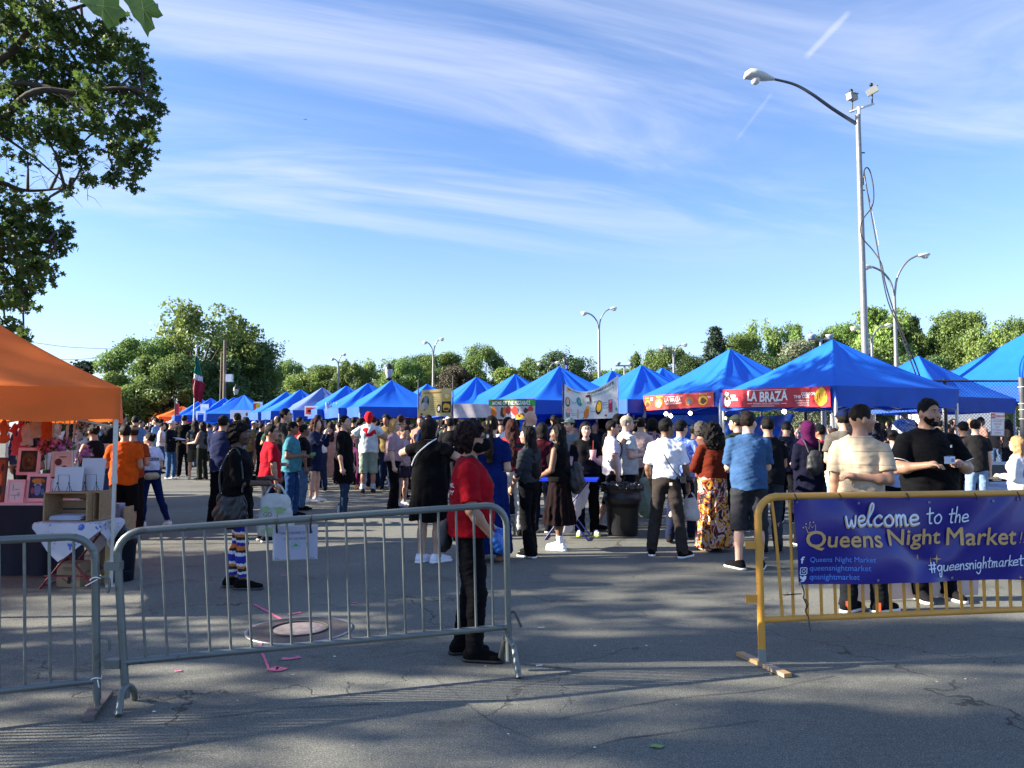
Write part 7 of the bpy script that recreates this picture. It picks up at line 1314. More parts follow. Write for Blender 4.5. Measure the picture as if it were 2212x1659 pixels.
# ================================================================== the people one can tell apart
def pattern(name, build):
    if name in MATS: return MATS[name]
    m = bpy.data.materials.new(name); m.use_nodes = True; MATS[name] = m; nt = m.node_tree; b = nt.nodes['Principled BSDF']; b.inputs['Roughness'].default_value = .85; tc = nt.nodes.new('ShaderNodeTexCoord'); c = build(nt, tc.outputs['Object']); nt.links.new(c, b.inputs['Base Color']); return m
def ramp(nt, fac, stops, const=True):
    r = nt.nodes.new('ShaderNodeValToRGB'); r.color_ramp.interpolation = 'CONSTANT' if const else 'LINEAR'; e = r.color_ramp.elements; e[0].position, e[0].color = stops[0][0], (*hexc(stops[0][1]), 1); e[1].position, e[1].color = stops[1][0], (*hexc(stops[1][1]), 1)
    for p, c in stops[2:]: k = e.new(p); k.color = (*hexc(c), 1)
    nt.links.new(fac, r.inputs[0]); return r.outputs[0]
def pt_floral(stops, sc, dist=1.2):
    def f(nt, vec):
        n = nt.nodes.new('ShaderNodeTexNoise'); n.inputs['Scale'].default_value = sc; n.inputs['Detail'].default_value = 1.5; n.inputs['Distortion'].default_value = dist; nt.links.new(vec, n.inputs['Vector']); v = nt.nodes.new('ShaderNodeTexVoronoi'); v.inputs['Scale'].default_value = sc * 1.1; nt.links.new(n.outputs['Color'], v.inputs['Vector']) ; v.inputs['Scale'].default_value = 9
        return ramp(nt, v.outputs['Color'], stops)
    return f
def pt_bands(stops, freq, axis=2, wob=0.0):
    def f(nt, vec):
        s = nt.nodes.new('ShaderNodeSeparateXYZ'); nt.links.new(vec, s.inputs[0]); m = nt.nodes.new('ShaderNodeMath'); m.operation = 'MULTIPLY'; nt.links.new(s.outputs[axis], m.inputs[0]); m.inputs[1].default_value = freq; fr = nt.nodes.new('ShaderNodeMath'); fr.operation = 'FRACT'
        src = m.outputs[0]
        if wob: n = nt.nodes.new('ShaderNodeTexNoise'); n.inputs['Scale'].default_value = 55; nt.links.new(vec, n.inputs['Vector']); a = nt.nodes.new('ShaderNodeMath'); a.operation = 'MULTIPLY_ADD'; nt.links.new(n.outputs[0], a.inputs[0]); a.inputs[1].default_value = wob; nt.links.new(src, a.inputs[2]); src = a.outputs[0]
        nt.links.new(src, fr.inputs[0]); return ramp(nt, fr.outputs[0], stops)
    return f
P_TAN = pattern('tan_striped_cotton', pt_bands(((0, 'b5a48a'), (.95, '857466')), 9)); P_REDB = pattern('red_black_knit', pt_bands(((0, '8c1420'), (.45, '141216'), (.8, '8c1420')), 5))
P_FLOR = pattern('autumn_floral', pt_floral(((0, '5a1418'), (.22, '1c1014'), (.42, 'c9a8a0'), (.60, '8a2418'), (.74, 'c98a20'), (.86, 'c4a49c')), 6)); P_BLUEF = pattern('blue_floral', pt_floral(((0, '6f8ee0'), (.4, '9db4ee'), (.7, '5a78cc')), 7)); P_FAIR = pattern('fair_isle', pt_bands(((0, '1c2490'), (.14, 'c8ccd4'), (.24, '10121c'), (.32, 'c86a28'), (.46, '1c2490'), (.56, 'd0d0d4'), (.64, '1a1c30'), (.74, 'c8741e'), (.82, 'd4d4d8'), (.90, '1c2490')), 3.1, wob=.12))
P_DKF = pattern('dark_floral', pt_floral(((0, '2a2c40'), (.7, 'c08a90'), (.8, '2a2c40')), 8)); P_PALEF = pattern('pale_floral', pt_floral(((0, 'c8c8d0'), (.5, '5a70b0'), (.7, 'd8d8dc')), 8))
def cord(pts, r, m, name, parent=None, n=5, flat=False):
    mb = MB(); mb.tube(catmull(pts, 5), r, n); return mb.build(name, m, parent)
def blob_thing(name, label, cat, loc, rz, size, fn, m, vox=.012, group=None):
    t = thing(name, label, cat, loc, rz, group); F_ = Field((-size[0], -size[1], -size[2]), size, vox); fn(F_); link('body', F_.mesh('body'), m, t); return t
def plastic_bag(loc, w, h, label, m, rz=0, sd=1, d=.10):
    def fn(F_): F_.ell((0, 0, -h * .78), (w * .44, d * .75, h * .25), .04); [F_.cone((q * w * .24, 0, -h * .30), (q * w * .30, 0, -h * .84), w * .17, w * .21, .05, f=d / w * 1.6) for q in (-1, 0, 1)]; F_.clip(lambda X, Y_, Z_: -h * .97 - Z_); F_.noise(.003, 22, sd, (1.6, 1, .5)); F_.noise(.002, 60, sd + 1, (1.6, 1, .4))
    t = blob_thing('plastic_bag', label, 'bag', loc, rz, (w * .75, max(d * 1.3, .1), h * 1.12), fn, m)
    mb = MB()
    for q in (-1, 1): mb.tube(catmull([(q * w * .28, 0, -h * .22), (q * w * .16, 0, -h * .06), (q * .01, 0, .0)], 4), .011, 5)
    mb.build('handle', m, t); return t
MBAG = mat('thin_plastic', (.62, .64, .63), .4, .06, 8, transl=.40); GBAG = mat('green_bag', (.34, .42, .33), .4, .1, 8, transl=.45); BLKL = mat('black_leather', (.008, .008, .010), .38, .2, 9, bump=.3, bs=50); NYL = mat('black_nylon', (.016, .017, .020), .6, .15, 9, bump=.4, bs=60)

# 1 security woman in red
s1 = person(1014, 1420, 918, -90, 'heavyset woman guard in a red polo and black mask, standing behind the grey barrier', 'shirt', '8e0a1a', 'jeans', '0c0d12', 'curl', '1c0e0e', 'tan', 1.17, True, (((.16, .10, -1), (-.12, .62, -.8)), ((.16, .10, -1), (-.12, .65, -.8))), -4, feet=((.10, .06, -10), (-.085, -.05, 4)), shoe=('0a0a0c', '141416'), extras=('mask', 'shades', 'collar'), hem=.90, cuff=.80, vox=.0085, tscale=1.3)
W = s1['W']; L_ = s1['t']; 
def shirt_text(inf, s, m, u0, v0, u1, v1, name='lettering', back=True, bold=.03):
    """letters laid on the back of the shirt, following its surface"""
    sh = [c for c in inf['t'].children if c.name.startswith(('shirt', 'dress'))][0]; sh_me = sh.data; n_ = len(sh_me.vertices); Vv = np.zeros(n_ * 3, np.float32); sh_me.vertices.foreach_get('co', Vv); Vv = Vv.reshape(-1, 3); sel = Vv[Vv[:, 1] < 0] if back else Vv[Vv[:, 1] > 0]
    V, fs, _ = txt(s, bold); mb = MB(); out = []
    for x, y in V:
        X = (u0 + (u1 - u0) * x) * (1 if back else -1); Zc = v0 + (v1 - v0) * y; k = np.argsort((sel[:, 0] - X) ** 2 + (sel[:, 2] - Zc) ** 2)[:4]; yy = sel[k, 1].min() if back else sel[k, 1].max(); out.append((X, yy + (-.006 if back else .006), Zc))
    mb.add(out, fs); return mb.build(name, m, sh)
shirt_text(s1, 'PERSONNEL', paint('e8d8dc', rough=.6), -.14, 1.245, .14, 1.275); shirt_text(s1, 'SECURITY', paint('e8d8dc', rough=.6), -.12, 1.19, .12, 1.222)
mb = MB(); mb.tube(catmull([(.075, .02, 1.475), (.075, -.06, 1.44), (.05, -.118, 1.34), (.01, -.146, 1.20), (-.01, -.136, 1.05), (-.01, -.14, .98)], 6), .009, 6); mb.tube(catmull([(.075, .02, 1.475), (.05, .085, 1.40), (-.05, .165, 1.25), (-.165, .04, 1.10), (-.10, -.14, .99)], 6), .009, 6); stp = mb.build('strap', NYL, None)
bg = thing('shoulder_bag', 'black shoulder bag slung behind the hip of the guard in red', 'bag', tuple(W((0, 0, 0))), L_.rotation_euler.z); bg.scale = L_.scale; stp.parent = bg
def f_bag(F_): F_.cone((.0, -.18, .93), (.0, -.185, .84), .070, .085, .03, f=.62); F_.noise(.006, 22, 3)
F_ = Field((-.3, -.48, .5), (.2, -.1, 1.12), .010); f_bag(F_); link('pouch', F_.mesh('pouch'), NYL, bg)
mb = MB(); mb.tube(catmull([(.06, -.20, .86), (.09, -.22, .78), (.07, -.215, .73), (.10, -.205, .76)], 5), .006, 5); mb.build('cord_tassel', mat('brown_cord', (.22, .09, .04), .7), bg)
GLV = mat('blue_glove', (.01, .10, .42), .35, .15, 14)
for k, (S0, E, W_, u, f, sx) in enumerate(s1['limbs']):
    F_ = Field(tuple(W_ - .17), tuple(W_ + .17), .009); F_.ell(W_ + f * .07, (.050, .050, .058), .02); F_.cone(W_ + f * .03, W_ + f * .15, .046, .030, .02); F_.noise(.006, 45, k); link('glove', F_.mesh('glove'), GLV, L_)
mb = MB(); mb.ball(s1['HP'](.082, -.008, -.036), .006, 8); mb.build('earring', paint('f4ecec', rough=.2), L_)
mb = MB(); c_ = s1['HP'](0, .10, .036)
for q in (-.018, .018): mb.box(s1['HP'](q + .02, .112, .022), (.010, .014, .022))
mb.build('painted_lens_glint', paint('dfe6f2'), L_)  # pale blocks drawn as painted glints on the sunglasses
# 2 man in black polo
s2 = person(2014, 1293, 866, -179, 'big bearded man in a black polo with white trim, hands working at a small packet', 'shirt', '090a0e', 'pants', '0c0d12', 'fade', '0c0909', 'tan', 1.40, False, (((.42, .30, -1), (-.62, 1, .18)), ((.42, .30, -1), (-.85, .9, .24))), 14, nod=-3, extras=('beard', 'collar'), cuff=.80, vox=.0085, tscale=1.2)
W = s2['W']; t = s2['t']
for k, (S0, E, W_, u, f, sx) in enumerate(s2['limbs']): mb = MB(); c_ = S0 + (E - S0) * .79; a = n3(np.cross(u, (0, 0, 1))); b_ = np.cross(u, a); mb.tube([c_ + (a * math.cos(q) + b_ * math.sin(q)) * .086 for q in [k2 * .3 for k2 in range(21)]], .0035, 5, closed=True); mb.build('cuff_trim', WPR, t)
h0, h1 = s2['hands']; c_ = W((h0 + h1) / 2 + np.array([0, .05, .03])); tt2 = thing('small_packet', 'small white and blue packet held by the man in the black polo', 'packet', tuple(c_), R(-150)); mb = MB(); mb.box((0, 0, 0), (.105, .05, .06), .2); mb.build('carton', paint('c8d0dc'), tt2); mb = MB(); mb.box((0, 0, .032), (.07, .035, .006), .2); mb.box((0, .027, 0), (.06, .004, .03), .2); mb.build('blue_print', paint('3454a8'), tt2)
mb = MB(); mb.box(tuple(s2['la'] + np.array([-.085, .205, 1.31])), (.012, .006, .022)); mb.build('chest_logo', WPR, t)
# 3 tan shirt man
s3 = person(1868, 1322, 879, -28, 'young man in a sand striped tee gripping his arm behind his back', 'tee', '', 'pants', '14181c', 'fade', '0e0a09', 'tan', 1.0, False, (((.16, -.28, -1), (-1, -.36, .10)), 'down'), -62, tmat=P_TAN, feet=((.11, .06, -40), (-.12, -.04, -30)), shoe=('101014', 'e8e8ea'), vox=.0085, tscale=1.1, cuff=.75)
mb = MB(); [mb.box((q, -.075, .07), (.03, .012, .06)) for q in (.11,)]; mb.box((-.12, -.13, .07), (.03, .012, .06)); mb.build('heel_tab', paint('e8502c'), s3['t'])
# 4 blue shirt
s4 = person(1621, 1228, 891, -6, 'man in a blue denim short sleeved shirt and charcoal shorts, seen from behind', 'shirt', '35547c', 'longshorts', '2c2e33', 'short', '1a1110', 'pale', 1.12, False, ('front', 'front'), -35, feet=((.10, -.02, -14), (-.13, -.05, 35)), shoe=('0e0f12', 'e6e6e2'), extras=('collar',), cuff=.85, tscale=1.2, hem=.86)
# 5 floral skirt woman
s5 = person(1541, 1190, 917, 14, 'woman with huge dark curly hair, rust top and long autumn floral skirt', 'long', '5c2214', 'longskirt', '', 'big', '0b0808', 'tan', 1.2, True, ('bend', ((.3, .2, -.9), (-.6, .5, -.1))), 10, bmat=P_FLOR, shoe=('b8a090', None), hem=.97, tscale=1.6)
# 6 white shirt man
s6 = person(1441, 1202, 906, -18, 'man in a white shirt and grey work trousers with a camera at his hip', 'shirt', 'd4dae6', 'pants', '35302e', 'short', '0d0a09', 'brown', 1.02, False, (((.26, .12, -1), (.05, .35, -1)), ((.2, .0, -1), (-.1, .5, -.9))), -48, feet=((.20, -.02, -25), (-.19, .02, 10)), shoe=('0c0d10', 'e8e8ea'), extras=('collar', 'belt'), hem=.97, cuff=.8)
W = s6['W']; mb = MB(); mb.tube(catmull([(-.07, .0, 1.46), (-.06, -.09, 1.38), (.02, -.135, 1.22), (.12, -.13, 1.06), (.19, -.03, .98)], 6), .007, 5); mb.tube(catmull([(-.07, .0, 1.46), (-.02, .12, 1.35), (.10, .15, 1.15), (.19, .06, .99)], 5), .007, 5); st = mb.build('strap', NYL, None)
cm_ = thing('camera', 'black camera hanging at the hip of the man in the white shirt', 'camera', tuple(W((0, 0, 0))), s6['t'].rotation_euler.z); cm_.scale = s6['t'].scale; st.parent = cm_; mb = MB(); mb.box((.22, -.02, .965), (.07, .135, .095)); mb.box((.22, -.02, 1.022), (.05, .06, .03)); mb.build('camera_body', BLKL, cm_); mb = MB(); mb.tube([(.24, -.02, .965), (.34, -.02, .955)], .04, 14); mb.build('lens', BLK, cm_)
plastic_bag(tuple(W(s6['hands'][0] + np.array([.02, .03, -.02]))), .20, .34, 'white plastic bag hanging from the right hand of the man in the white shirt', MBAG, R(-20), 3)
mb = MB(); mb.box((.075, -.135, .905), (.036, .004, .036)); mb.build('pocket_patch', paint('c8b49a'), s6['t'])
# 8 woman with drink
s8 = person(1266, 1156, 913, 176, 'woman in a black tee facing us with a pink iced drink in her hand', 'tee', '0b0c10', 'pants', '0a0b10', 'longer', '0b0808', 'pale', 1.2, True, ('down', ((.16, .16, -1), (-.42, .95, .30))), 8, shoe=('c8d0d4', 'b4d83c'), extras=('glasses',), hem=.92)
def cup(loc, label, col, straw, sc=1.0, lid=True, group=None):
    t = thing('drink_cup', label, 'cup', loc, 0, group); mb = MB(); mb.lathe([(.001, -.07), (.030 * sc, -.07), (.042 * sc, .07), (.040 * sc, .07), (.001, .05)], n=16); mb.build('cup_body', mat('cup_' + col, hexc(col), .3, .05, 9, transl=.3), t)
    if straw: mb = MB(); mb.tube([(0, 0, .02), (.006, .005, .20)], .005, 6); mb.build('straw', paint(straw), t)
    return t
h = s8['hands'][1]; cup(tuple(s8['W'](h + np.array([.0, .035, .04]))), 'pink iced drink with a red straw held by the woman facing us', 'd8a8ac', 'b01c28', 1.15)
# 10 woman with skirt, high tops
s10 = person(1209, 1188, 919, 62, 'woman in a dark midi skirt, white socks and high white sneakers, long black locs', 'tank', '0c0b0e', 'skirt', '160b0e', 'longer', '080607', 'brown', 1.0, True, ('down', ((.20, .10, -1), (-.3, .8, -.35))), 14, feet=((.07, .05, -4), (-.07, -.03, 4)), shoe=('dfe4ee', 'e8ecf2'), sock='e4e6ee')
W = s10['W']; bp_ = blob_thing('backpack', 'black backpack hanging low behind the woman in the midi skirt', 'backpack', tuple(W((.12, -.20, .99))), s10['t'].rotation_euler.z, (.24, .2, .26), lambda F_: (F_.cone((0, 0, .06), (0, 0, -.08), .12, .13, .03, f=.7), F_.ell((0, -.06, -.04), (.09, .05, .07), .02), F_.noise(.008, 22, 2)), NYL); mb = MB(); mb.tube(catmull([(-.05, .06, .15), (-.02, .18, .26), (.04, .2, .1), (.02, .08, -.12)], 5), .011, 5); mb.build('strap', NYL, bp_)
# 11 grey girl
s11 = person(1143, 1201, 923, 52, 'slim young woman in a grey top with long straight black hair and black trousers', 'long', '32363c', 'flare', '0a0b0f', 'longer', '0b0909', 'fair', .93, True, ('down', ((.18, .12, -1), (-.2, .6, -.8))), 20, feet=((.09, .06, -8), (-.10, -.09, 2)), shoe=('0f1013', 'e8e8ea'), hem=.98, cuff=1.25)
# 12 blue dress
s12 = person(1061, 1212, 901, -6, 'tall woman in a long royal blue dress, brown ponytail held by a claw clip', 'maxi', '071c54', None, '', 'pony+short', '17100e', 'fair', 1.08, True, ('bend', ((.3, .05, -1), (-.3, .9, .05))), -8, shoe=('8a6a50', None), cuff=.7)
mb = MB(); mb.tube([(.17 * 1.08 * math.cos(k * .26), .125 * math.sin(k * .26), 1.055) for k in range(24)], .007, 6, closed=True); mb.build('gold_belt', paint('b8a068', rough=.3), s12['t'])
mb = MB(); [mb.tube([s12['HP'](q, -.125, .01), s12['HP'](q * 1.3, -.13, .06)], .009, 6) for q in (-.02, .02)]; mb.build('claw_clip', paint('d4cc98', rough=.3), s12['t'])
F_ = Field((-.2, -.3, 1.0), (.2, 0, 1.65), .012); F_.cone(s12['HP'](0, -.11, -.02), (0, -.17, 1.30), .040, .052, .02); F_.cone((0, -.17, 1.30), (0.01, -.17, 1.18), .052, .03, .02); F_.noise(.010, 48, 3, (1.4, 1.4, .8)); link('wavy_tail', F_.mesh('wavy_tail'), hairm('24160f'), s12['t'])
# 13 black dress woman
s13 = person(926, 1215, 906, -24, 'woman in a loose black dress with a dark bob, both arms raised in front', 'dress', '08080b', None, '', 'bob', '0a0708', 'fair', 1.25, True, (((.75, .35, -.45), (-.6, .8, .55)), ((.95, .25, -.25), (-.5, .9, .5))), -12, feet=((.09, .05, -25), (-.08, -.02, -10)), shoe=('e4e8f2', 'f0f2f6'), hem=.50, tscale=1.5)
mb = MB(); mb.tube(catmull([(.10, .0, 1.47), (.04, -.11, 1.40), (-.08, -.155, 1.28), (-.17, -.12, 1.15)], 6), .009, 5); mb.build('white_strap', WPR, s13['t'])
# 14 blonde woman
s14 = person(849, 1106, 906, -88, 'blonde woman in sunglasses, pale pink top and wide black trousers, facing right', 'long', '9a8088', 'flare', '08090d', 'longer', 'b08a58', 'pale', 1.22, True, ('down', 'low'), -4, shoe=('0c0c10', None), extras=('shades',), hem=.93, cuff=.9)
# 15 girl behind
person(869, 1094, 922, -120, 'young woman with bare legs half hidden behind the blonde woman', 'tee', 'a88c98', 'miniskirt', '2a2430', 'bun', '1a1210', 'fair', 1.0, True, ('cross', 'cross'), -20, nod=-20, shoe=('d8d8dc', 'e8e8ea'))
# 16 red headgear
s16 = person(795, 1066, 892, 4, 'man in a red head wrap and red vest over a white tee and sage shorts', 'tee', 'b8c4c8', 'longshorts', '8a9c8c', 'short', '3a0a10', 'tan', 1.15, False, (((.75, -.1, -.7), (-.9, .25, .1)), ((.75, -.1, -.7), (-.9, .25, .1))), 0, shoe=('3a2420', None), sock='b0bccc', tscale=1.8)
F_ = Field((-.3, -.3, .9), (.3, .3, 1.5), .02); F_.ell((0, 0, 1.25), (.19, .16, .19), .04); F_.clip(lambda X, Y_, Z_: np.maximum(1.08 - Z_, Z_ - 1.43)); link('red_vest', F_.mesh('red_vest'), cloth('b81824'), s16['t']); F_ = Field((-.2, -.25, 1.4), (.2, .25, 1.85), .018); F_.ell(s16['HP'](0, -.01, .025), (.092, .112, .115), .01); F_.ell(s16['HP'](0, -.06, -.05), (.06, .06, .08), .03); F_.noise(.006, 40, 1); F_.ell(s16['HP'](0, .11, -.01), (.055, .06, .06), 0, mode='sub'); link('red_head_wrap', F_.mesh('red_head_wrap'), cloth('c01c28'), s16['t'])
person(778, 1058, 904, -60, 'woman in plum leggings with a tan bag, left of the man in the red vest', 'long', '14141a', 'leggings', '4c1440', 'cap:1a1a20+pony', '14100e', 'fair', 1.0, True, ('down', 'bend'), 0, shoe=('b89880', None), hem=.98)
# 18 hoodie
s18 = person(741, 1118, 899, -98, 'young man in a long black hoodie and jeans turning his face towards us', 'hoodie', '0a0a0d', 'jeans', '24364e', 'short', '0b0809', 'fair', 1.02, False, ('down', ((.1, .12, -1), (-.1, .35, -1))), -18, feet=((.06, .04, -6), (-.10, -.05, 4)), shoe=('101014', 'd8d8dc'), hem=.58, cuff=1.35)
# 19 denim jacket woman
person(678, 1086, 904, -92, 'auburn haired woman in a navy overshirt with bare legs and white sneakers', 'coat', '16203c', None, '', 'long', '3c1c12', 'pale', .98, True, ('up', 'up'), 4, shoe=('dcdce2', 'e8e8ea'), hem=.64)
# 20 teal
s20 = person(627, 1118, 913, -86, 'man in a teal tee and black cap with glasses, holding a green snack', 'tee', '3f7a88', 'jeans', '1f3f6c', 'cap:101116+short', '0d0a09', 'brown', 1.18, False, ('bend', ((.14, .05, -1), (-.25, 1, .0))), 0, shoe=('101014', 'c8c8cc'), extras=('glasses',), tscale=1.5, hem=.82)
c_ = s20['W'](s20['hands'][1] + np.array([.06, .05, .03])); mb = MB(); mb.ball((0, 0, 0), (.05, .03, .035), 12); mb.ball((.03, 0, .02), (.03, .03, .02), 10); mb.build('snack', paint('6a9a5a'), None, label='green wrapped snack in the hands of the man in teal', cat='food', loc=tuple(c_))
person(653, 1102, 918, -70, 'man in a black tee and pale jeans right behind the man in teal', 'tee', '0e0e12', 'jeans', '4c6686', 'short', '0d0a09', 'brown', 1.05, False, ('down', 'down'), 0, shoe=('101014', 'e0e0e4'))
person(612, 1098, 884, -70, 'tall man in glasses and a dark grey zip jacket towering behind the man in teal', 'long', '2c2c2c', 'pants', '14161a', 'short', '0d0a09', 'fair', 1.08, False, ('down', 'bend'), -20, extras=('glasses', 'collar'))
s22 = person(580, 1168, 919, -60, 'man in a crimson polo and dark jeans behind the plastic bag', 'shirt', '9c1024', 'jeans', '101828', 'short', '120d0b', 'tan', 1.08, False, ('down', 'bend'), -30, shoe=('14161a', 'e4e4e8'), extras=('collar', 'glasses'))
# 23 bag lady
s23 = person(508, 1271, 915, -82, 'woman in a black cardigan and fair isle leggings with a large black handbag', 'long', '08080b', 'leggings', '', 'curl', '0a0606', 'dark', .98, True, (((.10, .12, -1), (-.1, 1, -.02)), ((.12, .16, -1), (-.2, 1, .10))), -8, nod=-4, bmat=P_FAIR, feet=((.07, .10, -8), (-.08, -.04, 4)), shoe=('0c0c0f', '3a3a3c'), hem=.72, cuff=1.55, tscale=1.3)
W = s23['W']; hb_ = thing('handbag', 'large soft black leather handbag on the arm of the woman in fair isle leggings', 'bag', tuple(W((0, 0, 0))), s23['t'].rotation_euler.z); hb_.scale = s23['t'].scale; F_ = Field((.05, -.32, .62), (.40, .30, 1.12), .010); F_.cone((.22, -.02, .97), (.22, -.02, .80), .13, .17, .03, fx=.6); F_.noise(.008, 20, 5); F_.clip(lambda X, Y_, Z_: Z_ - 1.02 + .06 * np.cos(Y_ * 9)); link('bag_body', F_.mesh('bag_body'), BLKL, hb_); mb = MB(); mb.tube(catmull([(.2, -.12, 1.0), (.16, -.14, 1.20), (.12, -.06, 1.40), (.13, .02, 1.43), (.17, .08, 1.2), (.21, .09, 1.0)], 6), .012, 6); mb.build('strap', BLKL, hb_); mb = MB(); mb.tube(catmull([(.30, .12, .98), (.32, .16, .88), (.30, .15, .78), (.31, .17, .72)], 5), .006, 5); mb.ball((.31, .17, .71), .012, 8); mb.build('tassel', BLKL, hb_)
pbg = plastic_bag(tuple(W(s23['hands'][0] + np.array([0, .07, -.01]))), .34, .50, 'white translucent carrier bag with green printing held by the woman in the cardigan', MBAG, R(4), 7, .13)
pg_ = Plane(Vector((0, -.135, -.33)), (1, 0, 0), (0, 0, 1)); GP_ = mat('bag_print', (.22, .34, .16), .6); GP2 = mat('bag_text', (.14, .17, .12), .6); pg_.text('GO', GP2, -.08, .04, .0, .085, .0, .04, pbg); pg_.text('GREEN!', GP2, -.09, -.03, .09, .02, .0, .04, pbg)
for u, v, ru, rv in ((-.06, .11, .04, .03), (.07, .10, .05, .035), (-.03, -.09, .06, .03), (.05, -.06, .03, .02)): pg_.ell(u, v, ru, rv, GP_, -.002, pbg, 'leaf_print', jit=.3)
# 24 navy shirt man
s24 = person(477, 1136, 899, -8, 'man in a navy shirt and black trousers seen from behind', 'shirt', '1c2444', 'pants', '0b0c10', 'short', '0c0a09', 'tan', 1.12, False, ('front', 'front'), 4, extras=('collar',), tscale=1.3, shoe=('0c0c10', None))
# 25 white tee woman
s25 = person(322, 1139, 936, 52, 'woman in a white lettered tee and blue jeans with a beige waist bag', 'tee', 'c4c6dc', 'leggings', '10204c', 'bun', '0b0909', 'fair', 1.12, True, ('bend', ((.5, .5, -.7), (-.5, .9, -.1))), 25, feet=((.26, -.18, -10), (-.10, .06, 10)), shoe=('dcdce4', 'e4e4e8'), hem=1.0, lean=.12, tscale=1.4)
shirt_text(s25, 'BOSTON', paint('2a2c40'), -.11, 1.20, .11, 1.26, back=False); shirt_text(s25, 'BOSTON', paint('2a2c40'), -.11, 1.20, .11, 1.26, back=True)
fb_ = blob_thing('waist_bag', 'beige waist bag on the hip of the woman in the white lettered tee', 'bag', tuple(s25['W']((-.06, -.155, .93))), s25['t'].rotation_euler.z, (.2, .13, .13), lambda F_: (F_.cone((-.06, 0, 0), (.06, 0, 0), .055, .055, .02), F_.noise(.003, 30, 2)), cloth('a89880')); mb = MB(); mb.tube([(.175 * math.cos(k * .26), .145 + .135 * math.sin(k * .26), .03) for k in range(24)], .010, 5, closed=True); mb.build('belt', BLK, fb_)
# 26 orange tee
s26 = person(264, 1166, 919, 12, 'man in a bright orange tee and black shorts beside the stall', 'tee', 'bc4e12', 'longshorts', '0a0a0e', 'short', '120d0b', 'tan', 1.14, False, ('bend', 'hold'), 30, shoe=('14141a', None), tscale=1.5, hem=.82)
person(282, 1150, 920, 20, 'man in a tan cap standing behind the man in the orange tee', 'tee', '8a3a1c', 'pants', '1a1414', 'cap:7a6a58+short', '2a1c14', 'tan', 1.0, False, ('bend', 'bend'), 20)
s27 = person(196, 1150, 918, 70, 'stall keeper in a black sleeveless top among the hanging cords', 'tank', '121016', 'pants', '101014', 'bun', '1a1210', 'tan', 1.15, True, ('low', ((.2, .3, -.9), (-.7, .8, .1))), 0)
person(58, 1160, 926, 170, 'seated looking figure in dark clothes behind the framed prints', 'tee', '1a1418', 'pants', '101014', 'long', '0d0909', 'brown', 1.0, True, ('bend', 'bend'), 0, nod=-15)
# far left knot of people
person(366, 1036, 909, -100, 'woman in a pale sun hat, navy blazer and blue jeans reading a paper', 'coat', '10131f', 'jeans', '34557e', 'hat:b4b0bc+short', '1a1210', 'fair', 1.0, True, ('hold', ((.2, .3, -.9), (-.3, 1, -.1))), -10, nod=-15, shoe=('d8d8d4', 'e4e4e0'), hem=.80)
mb = MB(); c_ = G(383, 1036); mb.add([(c_.x - .16, c_.y - .12, 1.26), (c_.x + .20, c_.y - .14, 1.18), (c_.x + .22, c_.y + .12, 1.18), (c_.x - .14, c_.y + .14, 1.26), (c_.x - .16, c_.y - .12, 1.25), (c_.x + .20, c_.y - .14, 1.17), (c_.x + .22, c_.y + .12, 1.17), (c_.x - .14, c_.y + .14, 1.25)], [(0, 1, 2, 3), (7, 6, 5, 4), (0, 4, 5, 1), (1, 5, 6, 2), (2, 6, 7, 3), (3, 7, 4, 0)]); mb.build('paper_sheet', paint('c4ccec'), None, label='white sheet held between the sun hat woman and the long haired girl', cat='paper')
person(347, 1024, 914, -70, 'woman in a white sleeveless top and blue jeans left of the sun hat woman', 'tank', 'c4c0c4', 'jeans', '2c4a74', 'bun', '1c120e', 'fair', 1.05, True, ('bend', 'down'), 0)
person(436, 1037, 912, 66, 'girl with waist long dark hair, grey top and rolled dark trousers', 'tank', '4a4c50', 'pants', '1c201c', 'longer', '100b0a', 'fair', 1.0, True, ('bend', ((.1, .3, -.8), (-.1, 1, -.1))), 0, shoe=('14141a', 'e4e4e8'))
person(419, 1036, 908, 20, 'girl with long dark hair and khaki shorts, back to us', 'tee', '26303a', 'shorts', '4a4a40', 'longer', '0c0908', 'fair', 1.0, True, ('down', 'down'), 20, shoe=('c8b8a8', 'e4e4e8'))
person(395, 1030, 898, 10, 'tall man in black with his back to us in the far left knot', 'tee', '08080a', 'pants', '0b0b10', 'short', '0a0808', 'fair', 1.1, False, ('bend', 'bend'), 0)
person(330, 1016, 900, -90, 'man in navy with a watch looking right in the far left knot', 'tee', '141a30', 'pants', '101218', 'short', '0c0908', 'tan', 1.05, False, ('bend', 'bend'), 0)
person(302, 1008, 908, -90, 'person in dark purple at the far left behind the white tee woman', 'tee', '2a1c34', 'pants', '101218', 'short', '0c0908', 'tan', 1.1, False, ('bend', 'bend'), 0)
# centre, second row
person(1106, 1158, 907, 0, 'woman in a red and black banded knit with wavy auburn hair and pale ripped jeans', 'long', '', 'jeans', 'a8aaa8', 'longer', '34140e', 'fair', 1.02, True, ('bend', 'down'), 0, tmat=P_REDB, shoe=('141416', None), hem=.95)
person(1144, 1121, 889, -60, 'tall bald man in a slate blue tee standing out above the crowd', 'tee', '3c4658', 'pants', '16181e', 'none', '0c0908', 'fair', 1.1, False, ('bend', 'bend'), -8)
person(1097, 1112, 903, -50, 'man with black hair and a white shirt under the pizza banner', 'shirt', 'c8ccd8', 'pants', '20222a', 'short', '0c0908', 'tan', 1.05, False, ('down', 'down'), -20)
person(1171, 1150, 915, -20, 'young person in a maroon tee half hidden by the long haired girl in grey', 'tee', '3a0c18', 'jeans', '141c2c', 'bob', '100b0a', 'tan', 1.0, True, ('down', 'down'), 30)
